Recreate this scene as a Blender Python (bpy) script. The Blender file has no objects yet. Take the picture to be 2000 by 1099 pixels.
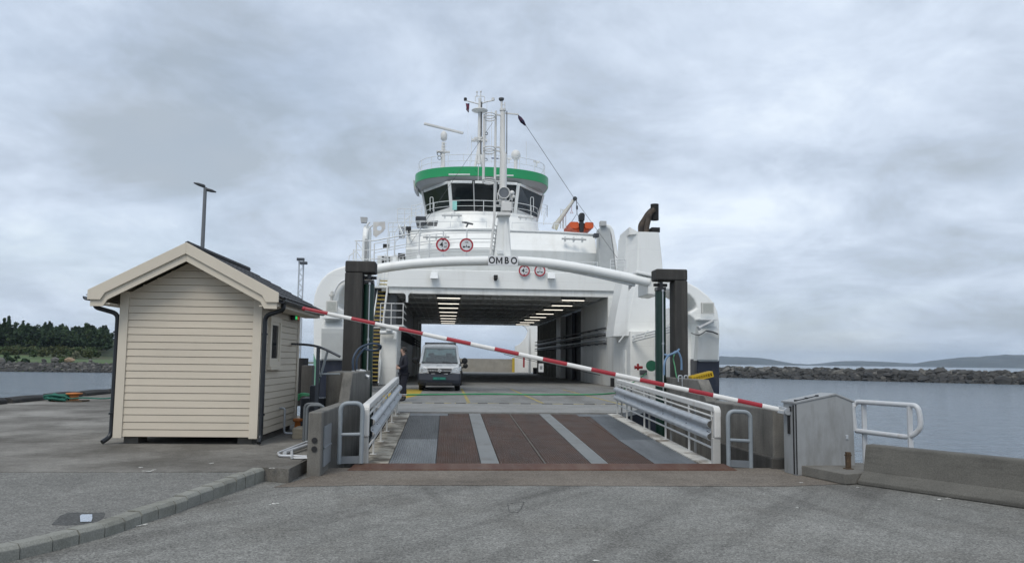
import bpy, bmesh, math, random
from mathutils import Vector, Matrix, noise
R = math.radians
rnd = random.Random(7)
S = bpy.context.scene
COL = S.collection

# ------------------------------------------------------------------ camera
F_PX, CAM = 1500.0, Vector((0, 0, 1.5))
YAW, PITCH, ROLL, SHIFT = R(-4.76), R(5.0), 0.012, 0.0124
CAM_R = Matrix.Rotation(YAW, 3, 'Z') @ Matrix.Rotation(R(90) + PITCH, 3, 'X') @ Matrix.Rotation(ROLL, 3, 'Z')
cd = bpy.data.cameras.new('camera')
cam = bpy.data.objects.new('camera', cd)
COL.objects.link(cam)
cam.location = CAM
cam.rotation_euler = CAM_R.to_euler()
cd.sensor_width = 36
cd.lens = F_PX / 2000 * 36
cd.shift_y = SHIFT
cd.clip_start = 0.1
cd.clip_end = 20000
S.camera = cam

# ------------------------------------------------------------------ world, sun, exposure
SUN_EL, SUN_AZ = R(52), R(205)      # high, behind the camera to the left
W = bpy.data.worlds.new('World')
S.world = W
W.use_nodes = True
nt = W.node_tree
nt.nodes.clear()
def N(tree, typ, **kw):
    n = tree.nodes.new(typ)
    for k, v in kw.items():
        setattr(n, k, v)
    return n
def world_sky():
    L = nt.links.new
    out = N(nt, 'ShaderNodeOutputWorld')
    sky = N(nt, 'ShaderNodeTexSky', sky_type='NISHITA')
    sky.sun_disc = False
    sky.sun_elevation = SUN_EL
    sky.sun_rotation = SUN_AZ
    sky.air_density = 1.2
    bg1 = N(nt, 'ShaderNodeBackground')
    bg1.inputs[1].default_value = 0.10
    L(sky.outputs[0], bg1.inputs[0])
    tc = N(nt, 'ShaderNodeTexCoord')
    sep = N(nt, 'ShaderNodeSeparateXYZ')
    L(tc.outputs['Generated'], sep.inputs[0])
    zz = N(nt, 'ShaderNodeMath', operation='MAXIMUM')
    L(sep.outputs[2], zz.inputs[0]); zz.inputs[1].default_value = 0.0
    za = N(nt, 'ShaderNodeMath', operation='ADD')
    L(zz.outputs[0], za.inputs[0]); za.inputs[1].default_value = 0.27
    dx = N(nt, 'ShaderNodeMath', operation='DIVIDE'); L(sep.outputs[0], dx.inputs[0]); L(za.outputs[0], dx.inputs[1])
    dy = N(nt, 'ShaderNodeMath', operation='DIVIDE'); L(sep.outputs[1], dy.inputs[0]); L(za.outputs[0], dy.inputs[1])
    cb = N(nt, 'ShaderNodeCombineXYZ')
    L(dx.outputs[0], cb.inputs[0]); L(dy.outputs[0], cb.inputs[1])
    def noi(scale, det, rough, dist, off):
        mp = N(nt, 'ShaderNodeMapping')
        mp.inputs['Location'].default_value = off
        mp.inputs['Rotation'].default_value = (0, 0, R(12))
        mp.inputs['Scale'].default_value = (1, 1.0, 1)
        L(cb.outputs[0], mp.inputs[0])
        n = N(nt, 'ShaderNodeTexNoise')
        n.inputs['Scale'].default_value = scale
        n.inputs['Detail'].default_value = det
        n.inputs['Roughness'].default_value = rough
        n.inputs['Distortion'].default_value = dist
        L(mp.outputs[0], n.inputs['Vector'])
        return n
    n1 = noi(1.05, 8, 0.54, 0.15, (3.1, 1.7, 0))
    n2 = noi(2.6, 8, 0.63, 0.3, (8.3, 4.4, 2))
    mx = N(nt, 'ShaderNodeMath', operation='MULTIPLY_ADD')
    L(n2.outputs[0], mx.inputs[0]); mx.inputs[1].default_value = 0.45
    m1 = N(nt, 'ShaderNodeMath', operation='MULTIPLY'); L(n1.outputs[0], m1.inputs[0]); m1.inputs[1].default_value = 0.62
    L(m1.outputs[0], mx.inputs[2])
    rp = N(nt, 'ShaderNodeValToRGB')
    e = rp.color_ramp.elements
    e[0].position, e[0].color = 0.41, (0.405, 0.462, 0.53, 1)
    e[1].position, e[1].color = 0.665, (0.78, 0.86, 0.95, 1)
    k = rp.color_ramp.elements.new(0.49); k.color = (0.495, 0.570, 0.68, 1)
    k = rp.color_ramp.elements.new(0.575); k.color = (0.625, 0.708, 0.83, 1)
    L(mx.outputs[0], rp.inputs[0])
    bg2 = N(nt, 'ShaderNodeBackground')
    bg2.inputs[1].default_value = 1.0
    L(rp.outputs[0], bg2.inputs[0])
    n3 = noi(0.75, 5, 0.55, 0.3, (1.2, 9.4, 5))
    r3 = N(nt, 'ShaderNodeValToRGB')
    r3.color_ramp.elements[0].position, r3.color_ramp.elements[0].color = 0.36, (0.72, 0.72, 0.72, 1)
    r3.color_ramp.elements[1].position, r3.color_ramp.elements[1].color = 0.50, (0.97, 0.97, 0.97, 1)
    L(n3.outputs[0], r3.inputs[0])
    mix = N(nt, 'ShaderNodeMixShader')
    L(r3.outputs[0], mix.inputs[0]); L(bg1.outputs[0], mix.inputs[1]); L(bg2.outputs[0], mix.inputs[2])
    L(mix.outputs[0], out.inputs[0])
world_sky()
sd = bpy.data.lights.new('sun', 'SUN')
sd.energy = 1.5
sd.angle = R(28)
sd.color = (1.0, 0.93, 0.83)
sun = bpy.data.objects.new('sun', sd)
COL.objects.link(sun)
sv = Vector((math.sin(SUN_AZ) * math.cos(SUN_EL), math.cos(SUN_AZ) * math.cos(SUN_EL), math.sin(SUN_EL)))
sun.rotation_euler = sv.to_track_quat('Z', 'Y').to_euler()
sun.location = sv * 200
S.view_settings.view_transform = 'Standard'
S.view_settings.look = 'None'
S.view_settings.exposure = 0.22
S.view_settings.gamma = 1.0

# ------------------------------------------------------------------ helpers
def ray(px, py):
    d = Vector(((px - 1000) / F_PX, (549.5 - py) / F_PX + SHIFT * 2000 / F_PX, -1))
    return CAM_R @ d
def at(px, py, Y):
    d = ray(px, py)
    return CAM + d * ((Y - CAM.y) / d.y)
def gz(px, py, z=0.0):
    d = ray(px, py)
    return CAM + d * ((z - CAM.z) / d.z)
def X(px, Y, py=703):
    return at(px, py, Y).x
def Z(py, Y, px=900):
    return at(px, py, Y).z
V = Vector

def empty(name, loc, label, cat, group=None, rz=0):
    o = bpy.data.objects.new(name, None)
    o.empty_display_size = 0.2
    COL.objects.link(o)
    o.location = loc
    o.rotation_euler = (0, 0, rz)
    o['label'] = label
    o['category'] = cat
    if group: o['group'] = group
    return o
def tag(o, label, cat, group=None):
    o['label'] = label
    o['category'] = cat
    if group: o['group'] = group
    return o
def struct(o, label=None):
    o['kind'] = 'structure'
    if label: o['label'] = label
    return o
def wloc(o):
    p = V((0, 0, 0))
    while o is not None:
        p = p + o.location
        o = o.parent
    return p

class MB:
    """collects shapes in world coordinates; build() links them as one mesh"""
    def __init__(self, M=None):
        self.v, self.f, self.mi, self.M, self.m, self.sm = [], [], [], M, 0, []
    def add(self, vs, fs, smooth=False):
        b = len(self.v)
        for p in vs:
            p = V(p)
            self.v.append(self.M @ p if self.M else p)
        for f in fs:
            self.f.append([b + i for i in f])
            self.mi.append(self.m)
            self.sm.append(smooth)
        return self
    def box(self, x0, x1, y0, y1, z0, z1):
        vs = [(x, y, z) for z in (z0, z1) for y in (y0, y1) for x in (x0, x1)]
        return self.add(vs, [(0, 2, 3, 1), (4, 5, 7, 6), (0, 1, 5, 4), (2, 6, 7, 3), (0, 4, 6, 2), (1, 3, 7, 5)])
    def hexa(self, b, t):
        """b, t: four corners each, same winding"""
        return self.add(list(b) + list(t), [(3, 2, 1, 0), (4, 5, 6, 7), (0, 1, 5, 4), (1, 2, 6, 5), (2, 3, 7, 6), (3, 0, 4, 7)])
    def bar(self, p0, p1, w, h, up=(0, 0, 1)):
        p0, p1 = V(p0), V(p1)
        d = (p1 - p0).normalized()
        u = V(up)
        s = d.cross(u)
        if s.length < 1e-4: s = d.cross(V((0, 1, 0)))
        s.normalize()
        u = s.cross(d).normalized()
        a = [p0 + s * sx * w / 2 + u * sz * h / 2 for sx, sz in ((-1, -1), (1, -1), (1, 1), (-1, 1))]
        c = [p1 + s * sx * w / 2 + u * sz * h / 2 for sx, sz in ((-1, -1), (1, -1), (1, 1), (-1, 1))]
        return self.hexa(a, c)
    def quad(self, *p):
        return self.add(p, [tuple(range(len(p)))])
    def prism(self, pts, ext):
        n = len(pts)
        e = V(ext)
        vs = [V(p) for p in pts] + [V(p) + e for p in pts]
        fs = [tuple(range(n))[::-1], tuple(range(n, 2 * n))]
        for i in range(n):
            j = (i + 1) % n
            fs.append((i, j, n + j, n + i))
        return self.add(vs, fs)
    def tube(self, path, r, seg=8, closed=False, radii=None):
        P = [V(p) for p in path]
        n = len(P)
        rings = []
        prev = None
        for i in range(n):
            if closed:
                t = (P[(i + 1) % n] - P[i - 1])
            else:
                t = (P[min(i + 1, n - 1)] - P[max(i - 1, 0)])
            t.normalize()
            if prev is None:
                a = V((0, 0, 1)) if abs(t.z) < 0.9 else V((1, 0, 0))
                s = t.cross(a).normalized()
            else:
                s = (prev - t * prev.dot(t)).normalized()
            prev = s
            q = t.cross(s)
            rr = radii[i] if radii else r
            rings.append([P[i] + (s * math.cos(2 * math.pi * k / seg) + q * math.sin(2 * math.pi * k / seg)) * rr for k in range(seg)])
        vs = [p for rg in rings for p in rg]
        fs = []
        for i in range(n if closed else n - 1):
            j = (i + 1) % n
            for k in range(seg):
                l = (k + 1) % seg
                fs.append((i * seg + k, i * seg + l, j * seg + l, j * seg + k))
        self.add(vs, fs, True)
        if not closed:
            self.add(rings[0], [tuple(range(seg))[::-1]])
            self.add(rings[-1], [tuple(range(seg))])
        return self
    def cyl(self, p0, p1, r0, r1=None, seg=16):
        return self.tube([p0, p1], r0, seg, radii=[r0, r0 if r1 is None else r1])
    def lathe(self, c, prof, seg=24, axis='z'):
        c = V(c)
        def P(r, h, a):
            if axis == 'z': return c + V((r * math.cos(a), r * math.sin(a), h))
            if axis == 'y': return c + V((r * math.cos(a), h, r * math.sin(a)))
            return c + V((h, r * math.cos(a), r * math.sin(a)))
        vs = [P(r, h, 2 * math.pi * k / seg) for r, h in prof for k in range(seg)]
        fs = []
        for i in range(len(prof) - 1):
            for k in range(seg):
                l = (k + 1) % seg
                fs.append((i * seg + k, i * seg + l, (i + 1) * seg + l, (i + 1) * seg + k))
        self.add(vs, fs, True)
        self.add(vs[:seg], [tuple(range(seg))[::-1]])
        self.add(vs[-seg:], [tuple(range(seg))])
        return self
    def loft(self, rings, cap=True, smooth=True, close=True):
        n = len(rings[0])
        vs = [p for r in rings for p in r]
        fs = []
        for i in range(len(rings) - 1):
            for k in range(n if close else n - 1):
                l = (k + 1) % n
                fs.append((i * n + k, i * n + l, (i + 1) * n + l, (i + 1) * n + k))
        self.add(vs, fs, smooth)
        if cap:
            self.add(rings[0], [tuple(range(n))[::-1]])
            self.add(rings[-1], [tuple(range(n))])
        return self
    def ball(self, c, rx, ry=None, rz=None, seg=16, rows=10):
        ry = rx if ry is None else ry
        rz = rx if rz is None else rz
        c = V(c)
        rings = []
        for i in range(rows + 1):
            a = -math.pi / 2 + math.pi * i / rows
            q = max(math.cos(a), 0.02)
            rings.append([c + V((rx * q * math.cos(2 * math.pi * k / seg), ry * q * math.sin(2 * math.pi * k / seg), rz * math.sin(a))) for k in range(seg)])
        return self.loft(rings)
    def build(self, name, mats, parent=None, bevel=0, seg=2, recalc=True):
        me = bpy.data.meshes.new(name)
        off = wloc(parent) if parent is not None else V((0, 0, 0))
        top = parent
        while top is not None and top.parent is not None: top = top.parent
        if top is not None and abs(top.rotation_euler.z) > 1e-6:      # shapes given in the turned thing's own coordinates
            off = V((0, 0, 0))
        me.from_pydata([tuple(p - off) for p in self.v], [], self.f)
        if not isinstance(mats, (list, tuple)): mats = [mats]
        for m in mats: me.materials.append(m)
        me.polygons.foreach_set('material_index', self.mi)
        me.polygons.foreach_set('use_smooth', self.sm)
        if recalc:
            bm = bmesh.new(); bm.from_mesh(me)
            bmesh.ops.recalc_face_normals(bm, faces=bm.faces)
            bm.to_mesh(me); bm.free()
        me.update()
        o = bpy.data.objects.new(name, me)
        COL.objects.link(o)
        if parent is not None: o.parent = parent
        if bevel:
            b = o.modifiers.new('bevel', 'BEVEL')
            b.width = bevel; b.segments = seg; b.limit_method = 'ANGLE'; b.angle_limit = R(40)
            b.harden_normals = False
        return o

def arc(pts, n=6):
    """smooth Catmull-Rom path through points"""
    P = [V(p) for p in pts]
    out = []
    for i in range(len(P) - 1):
        p0, p1, p2, p3 = P[max(i - 1, 0)], P[i], P[i + 1], P[min(i + 2, len(P) - 1)]
        for k in range(n):
            t = k / n
            out.append(0.5 * ((2 * p1) + (p2 - p0) * t + (2 * p0 - 5 * p1 + 4 * p2 - p3) * t * t + (3 * p1 - p0 - 3 * p2 + p3) * t ** 3))
    out.append(P[-1])
    return out
def fillet(pts, r, n=5, closed=False):
    """polyline with rounded corners"""
    P = [V(p) for p in pts]
    out = []
    m = len(P)
    for i in range(m):
        if not closed and i in (0, m - 1):
            out.append(P[i]); continue
        a, b, c = P[i - 1], P[i], P[(i + 1) % m]
        u, w = (a - b), (c - b)
        d = min(r, u.length * .49, w.length * .49)
        p, q = b + u.normalized() * d, b + w.normalized() * d
        for k in range(n + 1):
            t = k / n
            out.append(p * (1 - t) ** 2 + b * 2 * t * (1 - t) + q * t * t)
    return out
def text(name, s, size, loc, rot, m, parent, extrude=0.002, bold=0.0, spacing=1.0):
    cu = bpy.data.curves.new(name, 'FONT')
    cu.body = s; cu.size = size; cu.extrude = extrude; cu.offset = bold
    cu.align_x = 'CENTER'; cu.align_y = 'CENTER'; cu.space_character = spacing
    t = bpy.data.objects.new(name, cu)
    COL.objects.link(t)
    bpy.context.view_layer.update()
    dg = bpy.context.evaluated_depsgraph_get()
    me = bpy.data.meshes.new_from_object(t.evaluated_get(dg))
    bpy.data.objects.remove(t)
    me.materials.clear(); me.materials.append(m)
    o = bpy.data.objects.new(name, me)
    COL.objects.link(o)
    o.location = V(loc) - (wloc(parent) if parent is not None else V())
    o.rotation_euler = rot
    if parent is not None: o.parent = parent
    return o

# ------------------------------------------------------------------ materials
MATS = {}
def mat(name, col, rough=0.6, metal=0.0, var=0.15, scale=3.0, stretch=(1, 1, 1), bump=0.0, bscale=40.0, dirt=None, dirt_amt=0.0,
        dirt_scale=1.2, dirt_stretch=(1, 1, 1), dirt_lo=0.5, dirt_hi=0.72, spec=0.5, fine=0.0, fine_scale=150.0, coat=0.0, alpha=None, trans=0.0, emit=None, emit_s=0.0, seams=0.0):
    if name in MATS: return MATS[name]
    m = bpy.data.materials.new(name)
    MATS[name] = m
    m.use_nodes = True
    t = m.node_tree
    L = t.links.new
    b = t.nodes['Principled BSDF']
    b.inputs['Roughness'].default_value = rough
    b.inputs['Metallic'].default_value = metal
    b.inputs['Specular IOR Level'].default_value = spec
    b.inputs['Coat Weight'].default_value = coat
    b.inputs['Transmission Weight'].default_value = trans
    if emit:
        b.inputs['Emission Color'].default_value = (*emit, 1)
        b.inputs['Emission Strength'].default_value = emit_s
    tc = N(t, 'ShaderNodeTexCoord')
    def noi(scale, stretch, det=5, rough=0.6):
        mp = N(t, 'ShaderNodeMapping')
        mp.inputs['Scale'].default_value = stretch
        L(tc.outputs['Object'], mp.inputs[0])
        n = N(t, 'ShaderNodeTexNoise')
        n.inputs['Scale'].default_value = scale
        n.inputs['Detail'].default_value = det
        n.inputs['Roughness'].default_value = rough
        L(mp.outputs[0], n.inputs['Vector'])
        return n.outputs[0]
    def mixc(a, c, fac, mode='MIX'):
        x = N(t, 'ShaderNodeMix', data_type='RGBA', blend_type=mode)
        if isinstance(fac, (int, float)): x.inputs[0].default_value = fac
        else: L(fac, x.inputs[0])
        for idx, q in ((6, a), (7, c)):
            if isinstance(q, (tuple, list)): x.inputs[idx].default_value = (*q[:3], 1)
            else: L(q, x.inputs[idx])
        return x.outputs[2]
    c = col
    n = noi(scale, stretch)
    rp = N(t, 'ShaderNodeMapRange')
    rp.inputs[1].default_value, rp.inputs[2].default_value = 0.3, 0.7
    L(n, rp.inputs[0])
    cur = mixc(tuple(x * (1 - var) for x in c), tuple(min(1, x * (1 + var)) for x in c), rp.outputs[0])
    if dirt:
        dn = noi(dirt_scale, dirt_stretch, 7, 0.65)
        r2 = N(t, 'ShaderNodeMapRange')
        r2.inputs[1].default_value, r2.inputs[2].default_value = dirt_lo, dirt_hi
        r2.inputs[4].default_value = dirt_amt
        L(dn, r2.inputs[0])
        cur = mixc(cur, dirt, r2.outputs[0])
    if fine:
        fn = noi(fine_scale, (1, 1, 1), 2, 0.7)
        r4 = N(t, 'ShaderNodeMapRange')
        r4.inputs[1].default_value, r4.inputs[2].default_value = 0.3, 0.7
        r4.inputs[3].default_value, r4.inputs[4].default_value = 1 - fine, 1 + fine
        L(fn, r4.inputs[0])
        x = N(t, 'ShaderNodeVectorMath', operation='SCALE')
        L(cur, x.inputs[0]); L(r4.outputs[0], x.inputs['Scale'])
        cur = x.outputs[0]
    if seams:
        mp = N(t, 'ShaderNodeMapping'); mp.inputs['Rotation'].default_value = (R(-90), 0, 0); mp.inputs['Location'].default_value = (.4, .3, 0)
        L(tc.outputs['Object'], mp.inputs[0])
        br = N(t, 'ShaderNodeTexBrick'); br.inputs['Scale'].default_value = 1.0; br.inputs['Mortar Size'].default_value = 0.012
        br.inputs['Mortar Smooth'].default_value = 0.6; br.inputs['Brick Width'].default_value = 2.9; br.inputs['Row Height'].default_value = 1.15
        L(mp.outputs[0], br.inputs['Vector'])
        r5 = N(t, 'ShaderNodeMapRange'); r5.inputs[3].default_value, r5.inputs[4].default_value = 1, 1 - seams
        L(br.outputs['Fac'], r5.inputs[0])
        x = N(t, 'ShaderNodeVectorMath', operation='SCALE'); L(cur, x.inputs[0]); L(r5.outputs[0], x.inputs['Scale']); cur = x.outputs[0]
        # thin vertical rust weeps
        rn = noi(1.6, (3.2, 3.2, .22), 6, 0.7)
        r6 = N(t, 'ShaderNodeMapRange'); r6.inputs[1].default_value, r6.inputs[2].default_value, r6.inputs[4].default_value = 0.66, 0.76, 0.35
        L(rn, r6.inputs[0]); cur = mixc(cur, (0.34, 0.23, 0.14), r6.outputs[0])
    L(cur, b.inputs['Base Color'])
    if bump:
        bn = noi(bscale, stretch, 4, 0.6)
        bp = N(t, 'ShaderNodeBump')
        bp.inputs['Strength'].default_value = bump
        bp.inputs['Distance'].default_value = 0.01
        L(bn, bp.inputs['Height'])
        L(bp.outputs[0], b.inputs['Normal'])
    rr = N(t, 'ShaderNodeMapRange')
    rr.inputs[1].default_value, rr.inputs[2].default_value = 0.3, 0.7
    rr.inputs[3].default_value, rr.inputs[4].default_value = max(0.02, rough - 0.08), min(1, rough + 0.08)
    L(n, rr.inputs[0])
    L(rr.outputs[0], b.inputs['Roughness'])
    return m
def glass(name, col, rough=0.03, alpha=1.0):
    """thin pane: part mirror, part tinted see-through"""
    if name in MATS: return MATS[name]
    m = bpy.data.materials.new(name); MATS[name] = m
    m.use_nodes = True
    t = m.node_tree; t.nodes.clear(); L = t.links.new
    o = N(t, 'ShaderNodeOutputMaterial')
    gl = N(t, 'ShaderNodeBsdfGlossy'); gl.inputs['Roughness'].default_value = rough
    tr = N(t, 'ShaderNodeBsdfTransparent'); tr.inputs[0].default_value = (*col, 1)
    mx = N(t, 'ShaderNodeMixShader')
    mx.inputs[0].default_value = 0.12
    L(tr.outputs[0], mx.inputs[1]); L(gl.outputs[0], mx.inputs[2])
    L(mx.outputs[0], o.inputs[0])
    return m

white = mat('ship_white_paint', (0.80, 0.815, 0.80), 0.38, var=0.035, scale=0.5, seams=.10, bump=.35, bscale=1.3, dirt=(0.42, 0.40, 0.34), dirt_amt=0.30, dirt_scale=0.55, dirt_stretch=(2.2, 2.2, 0.35), dirt_lo=0.53, dirt_hi=0.78)
white_dirty = mat('worn_ship_white', (0.74, 0.75, 0.73), 0.5, var=0.06, scale=0.8, seams=.12, bump=.4, bscale=1.3, dirt=(0.30, 0.27, 0.22), dirt_amt=0.42, dirt_scale=0.7, dirt_stretch=(2.5, 2.5, 0.3), dirt_lo=0.5, dirt_hi=0.75)
ivory = mat('mast_paint', (0.66, 0.66, 0.64), 0.5, var=0.05, scale=2)
rail_white = mat('white_rail_paint', (0.60, 0.60, 0.58), 0.45, var=0.05, scale=4, dirt=(0.35, 0.25, 0.16), dirt_amt=0.35, dirt_scale=5, dirt_lo=0.58, dirt_hi=0.75)
ship_rail = mat('ship_rail_paint', (0.68, 0.70, 0.70), 0.45, var=0.05, scale=4)
green_band = mat('green_band_paint', (0.012, 0.30, 0.105), 0.35, var=0.04, scale=1)
navy = mat('navy_hull_paint', (0.010, 0.014, 0.028), 0.4, var=0.2, scale=1.5, dirt=(0.08, 0.08, 0.08), dirt_amt=0.3, dirt_scale=2)
teal = mat('green_hull_stripe', (0.16, 0.36, 0.25), 0.45, var=0.08)
dark_int = mat('dark_interior_paint', (0.045, 0.05, 0.06), 0.6, var=0.2, scale=2)
black = mat('black_rubber', (0.012, 0.012, 0.013), 0.6, var=0.3, scale=8)
black_gloss = mat('black_enamel', (0.015, 0.016, 0.018), 0.3, var=0.2)
steel = mat('galvanised_steel', (0.44, 0.47, 0.50), 0.42, metal=0.35, var=0.12, scale=6, dirt=(0.22, 0.2, 0.17), dirt_amt=0.4, dirt_scale=4, dirt_lo=0.55, dirt_hi=0.75)
steel_lt = mat('pale_galvanised_pipe', (0.55, 0.57, 0.59), 0.4, metal=0.3, var=0.1, scale=6)
grey_rail = mat('grey_rail_paint', (0.25, 0.285, 0.31), 0.45, var=0.08, scale=6)
dark_rail = mat('dark_grey_rail_paint', (0.055, 0.065, 0.08), 0.45, var=0.15)
concrete = mat('weathered_concrete', (0.165, 0.158, 0.142), 0.9, var=0.22, scale=2.2, bump=0.5, bscale=30, dirt=(0.05, 0.05, 0.045), dirt_amt=0.7, dirt_scale=1.6, dirt_stretch=(2.4, 2.4, 0.35), dirt_lo=0.45, dirt_hi=0.7, fine=0.16, fine_scale=70)
concrete_dk = mat('dark_stained_concrete', (0.075, 0.072, 0.067), 0.9, var=0.25, scale=2.2, bump=0.5, bscale=30, dirt=(0.02, 0.02, 0.018), dirt_amt=0.7, dirt_scale=1.8, dirt_stretch=(3, 3, 0.3), dirt_lo=0.45, dirt_hi=0.7, fine=0.12, fine_scale=60)
concrete_lt = mat('pale_concrete', (0.27, 0.27, 0.25), 0.9, var=0.15, scale=2.5, bump=0.4, bscale=40, dirt=(0.10, 0.10, 0.085), dirt_amt=0.6, dirt_scale=2.2, dirt_lo=0.48, dirt_hi=0.72, fine=0.14, fine_scale=90)
# ------------------------------------------------------------------ ground materials
def ground_mat(name, c0, c1, crack=0.0, speck=0.35, tint=None, tint_amt=0.5, streak=None, marks=None):
    m = bpy.data.materials.new(name); MATS[name] = m
    m.use_nodes = True
    t = m.node_tree; L = t.links.new; b = t.nodes['Principled BSDF']
    b.inputs['Roughness'].default_value = 0.92
    b.inputs['Specular IOR Level'].default_value = 0.25
    tc = N(t, 'ShaderNodeTexCoord')
    def noi(scale, det=4, rough=0.6, st=(1, 1, 1), rot=0):
        mp = N(t, 'ShaderNodeMapping', vector_type='TEXTURE' if rot else 'POINT')
        if rot: mp.inputs['Rotation'].default_value = (0, 0, R(rot)); st = tuple(1 / q for q in st)
        mp.inputs['Scale'].default_value = st
        L(tc.outputs['Object'], mp.inputs[0])
        n = N(t, 'ShaderNodeTexNoise')
        n.inputs['Scale'].default_value = scale; n.inputs['Detail'].default_value = det; n.inputs['Roughness'].default_value = rough
        L(mp.outputs[0], n.inputs['Vector'])
        return n.outputs[0]
    def rng(s, a, c, lo, hi):
        r = N(t, 'ShaderNodeMapRange')
        r.inputs[1].default_value, r.inputs[2].default_value, r.inputs[3].default_value, r.inputs[4].default_value = a, c, lo, hi
        L(s, r.inputs[0]); return r.outputs[0]
    def mixc(a, c, fac):
        x = N(t, 'ShaderNodeMix', data_type='RGBA')
        if isinstance(fac, (int, float)): x.inputs[0].default_value = fac
        else: L(fac, x.inputs[0])
        for idx, q in ((6, a), (7, c)):
            if isinstance(q, (tuple, list)): x.inputs[idx].default_value = (*q[:3], 1)
            else: L(q, x.inputs[idx])
        return x.outputs[2]
    def scale(c, f):
        x = N(t, 'ShaderNodeVectorMath', operation='SCALE'); L(c, x.inputs[0]); L(f, x.inputs['Scale']); return x.outputs[0]
    cur = mixc(c0, c1, rng(noi(0.45, 6, 0.62), 0.36, 0.66, 0, 1))
    if tint: cur = mixc(cur, tint, rng(noi(0.8, 6, 0.65, streak or (1, 1, 1)), 0.48, 0.68, 0, tint_amt))
    if marks: cur = mixc(cur, marks, rng(noi(1.0, 5, 0.6, (1.5, .16, 1), -38), 0.50, 0.68, 0, .7)); cur = mixc(cur, marks, rng(noi(1.3, 5, 0.6, (1.6, .12, 1), 8), 0.54, 0.72, 0, .5))
    # aggregate: pale and dark stones of about a centimetre
    vo = N(t, 'ShaderNodeTexVoronoi'); vo.inputs['Scale'].default_value = 85
    L(tc.outputs['Object'], vo.inputs['Vector'])
    sp = N(t, 'ShaderNodeSeparateColor'); L(vo.outputs['Color'], sp.inputs[0])
    cur = scale(cur, rng(sp.outputs[0], 0, 1, 1 - speck, 1 + speck * 1.1))
    cur = scale(cur, rng(noi(38, 3, 0.7), 0.3, 0.7, 1 - speck * .55, 1 + speck * .55))
    cur = scale(cur, rng(noi(7, 5, 0.65), 0.3, 0.7, 0.87, 1.13))
    if crack:
        v2 = N(t, 'ShaderNodeTexVoronoi', feature='DISTANCE_TO_EDGE'); v2.inputs['Scale'].default_value = 0.55
        wn = N(t, 'ShaderNodeTexNoise'); wn.inputs['Scale'].default_value = 1.5; wn.inputs['Detail'].default_value = 6
        L(tc.outputs['Object'], wn.inputs['Vector'])
        ad = N(t, 'ShaderNodeMix', data_type='RGBA'); ad.inputs[0].default_value = 0.35
        L(tc.outputs['Object'], ad.inputs[6]); L(wn.outputs['Color'], ad.inputs[7])
        L(ad.outputs[2], v2.inputs['Vector'])
        cur = scale(cur, rng(v2.outputs['Distance'], 0.0, 0.012, 1 - crack, 1))
    L(cur, b.inputs['Base Color'])
    bp = N(t, 'ShaderNodeBump'); bp.inputs['Strength'].default_value = 0.7; bp.inputs['Distance'].default_value = 0.006
    L(sp.outputs[1], bp.inputs['Height']); L(bp.outputs[0], b.inputs['Normal'])
    return m
asphalt = ground_mat('worn_asphalt', (0.172, 0.172, 0.160), (0.222, 0.221, 0.206), speck=0.42, tint=(0.13, 0.124, 0.11), tint_amt=0.5, marks=(0.082, 0.080, 0.074))
pave_asphalt = ground_mat('pavement_asphalt', (0.150, 0.150, 0.140), (0.198, 0.197, 0.184), speck=0.36, tint=(0.10, 0.10, 0.095), tint_amt=0.4)
quay_conc = ground_mat('quay_concrete', (0.12, 0.113, 0.10), (0.27, 0.262, 0.24), speck=0.16, tint=(0.075, 0.07, 0.06), tint_amt=0.75, streak=(1.1, 0.9, 1))
apron_conc = ground_mat('apron_concrete', (0.15, 0.128, 0.105), (0.19, 0.17, 0.145), speck=0.32, tint=(0.10, 0.088, 0.075), tint_amt=0.7)
patch_mat = ground_mat('asphalt_patch', (0.07, 0.072, 0.072), (0.09, 0.092, 0.09), speck=0.3)
kerb_mat = mat('kerb_concrete', (0.25, 0.252, 0.225), 0.9, var=0.18, scale=3, bump=0.5, bscale=45, dirt=(0.10, 0.10, 0.08), dirt_amt=0.7, dirt_scale=3.0, dirt_lo=0.45, dirt_hi=0.7, fine=0.2, fine_scale=80)

# ------------------------------------------------------------------ water
def water_mat():
    m = bpy.data.materials.new('sea_water')
    m.use_nodes = True
    t = m.node_tree; L = t.links.new; b = t.nodes['Principled BSDF']
    b.inputs['Base Color'].default_value = (0.19, 0.235, 0.28, 1)
    b.inputs['Roughness'].default_value = 0.12
    b.inputs['IOR'].default_value = 1.33
    tc = N(t, 'ShaderNodeTexCoord')
    def noi(scale, st, det, w):
        mp = N(t, 'ShaderNodeMapping'); mp.inputs['Scale'].default_value = st; mp.inputs['Rotation'].default_value = (0, 0, R(w))
        L(tc.outputs['Object'], mp.inputs[0])
        n = N(t, 'ShaderNodeTexNoise'); n.inputs['Scale'].default_value = scale; n.inputs['Detail'].default_value = det; n.inputs['Roughness'].default_value = 0.55
        n.inputs['Distortion'].default_value = 0.3
        L(mp.outputs[0], n.inputs['Vector']); return n.outputs[0]
    a = noi(0.75, (0.45, 1.0, 1), 5, 8)
    c = noi(0.22, (0.5, 1, 1), 3, -10)
    s = N(t, 'ShaderNodeMath', operation='MULTIPLY_ADD'); L(c, s.inputs[0]); s.inputs[1].default_value = 1.6; L(a, s.inputs[2])
    f = noi(2.2, (0.4, 1.0, 1), 4, 14)
    s2 = N(t, 'ShaderNodeMath', operation='MULTIPLY_ADD'); L(f, s2.inputs[0]); s2.inputs[1].default_value = 0.42; L(s.outputs[0], s2.inputs[2])
    bp = N(t, 'ShaderNodeBump'); bp.inputs['Strength'].default_value = 1.0; bp.inputs['Distance'].default_value = 1.5
    L(s2.outputs[0], bp.inputs['Height']); L(bp.outputs[0], b.inputs['Normal'])
    return m
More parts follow.
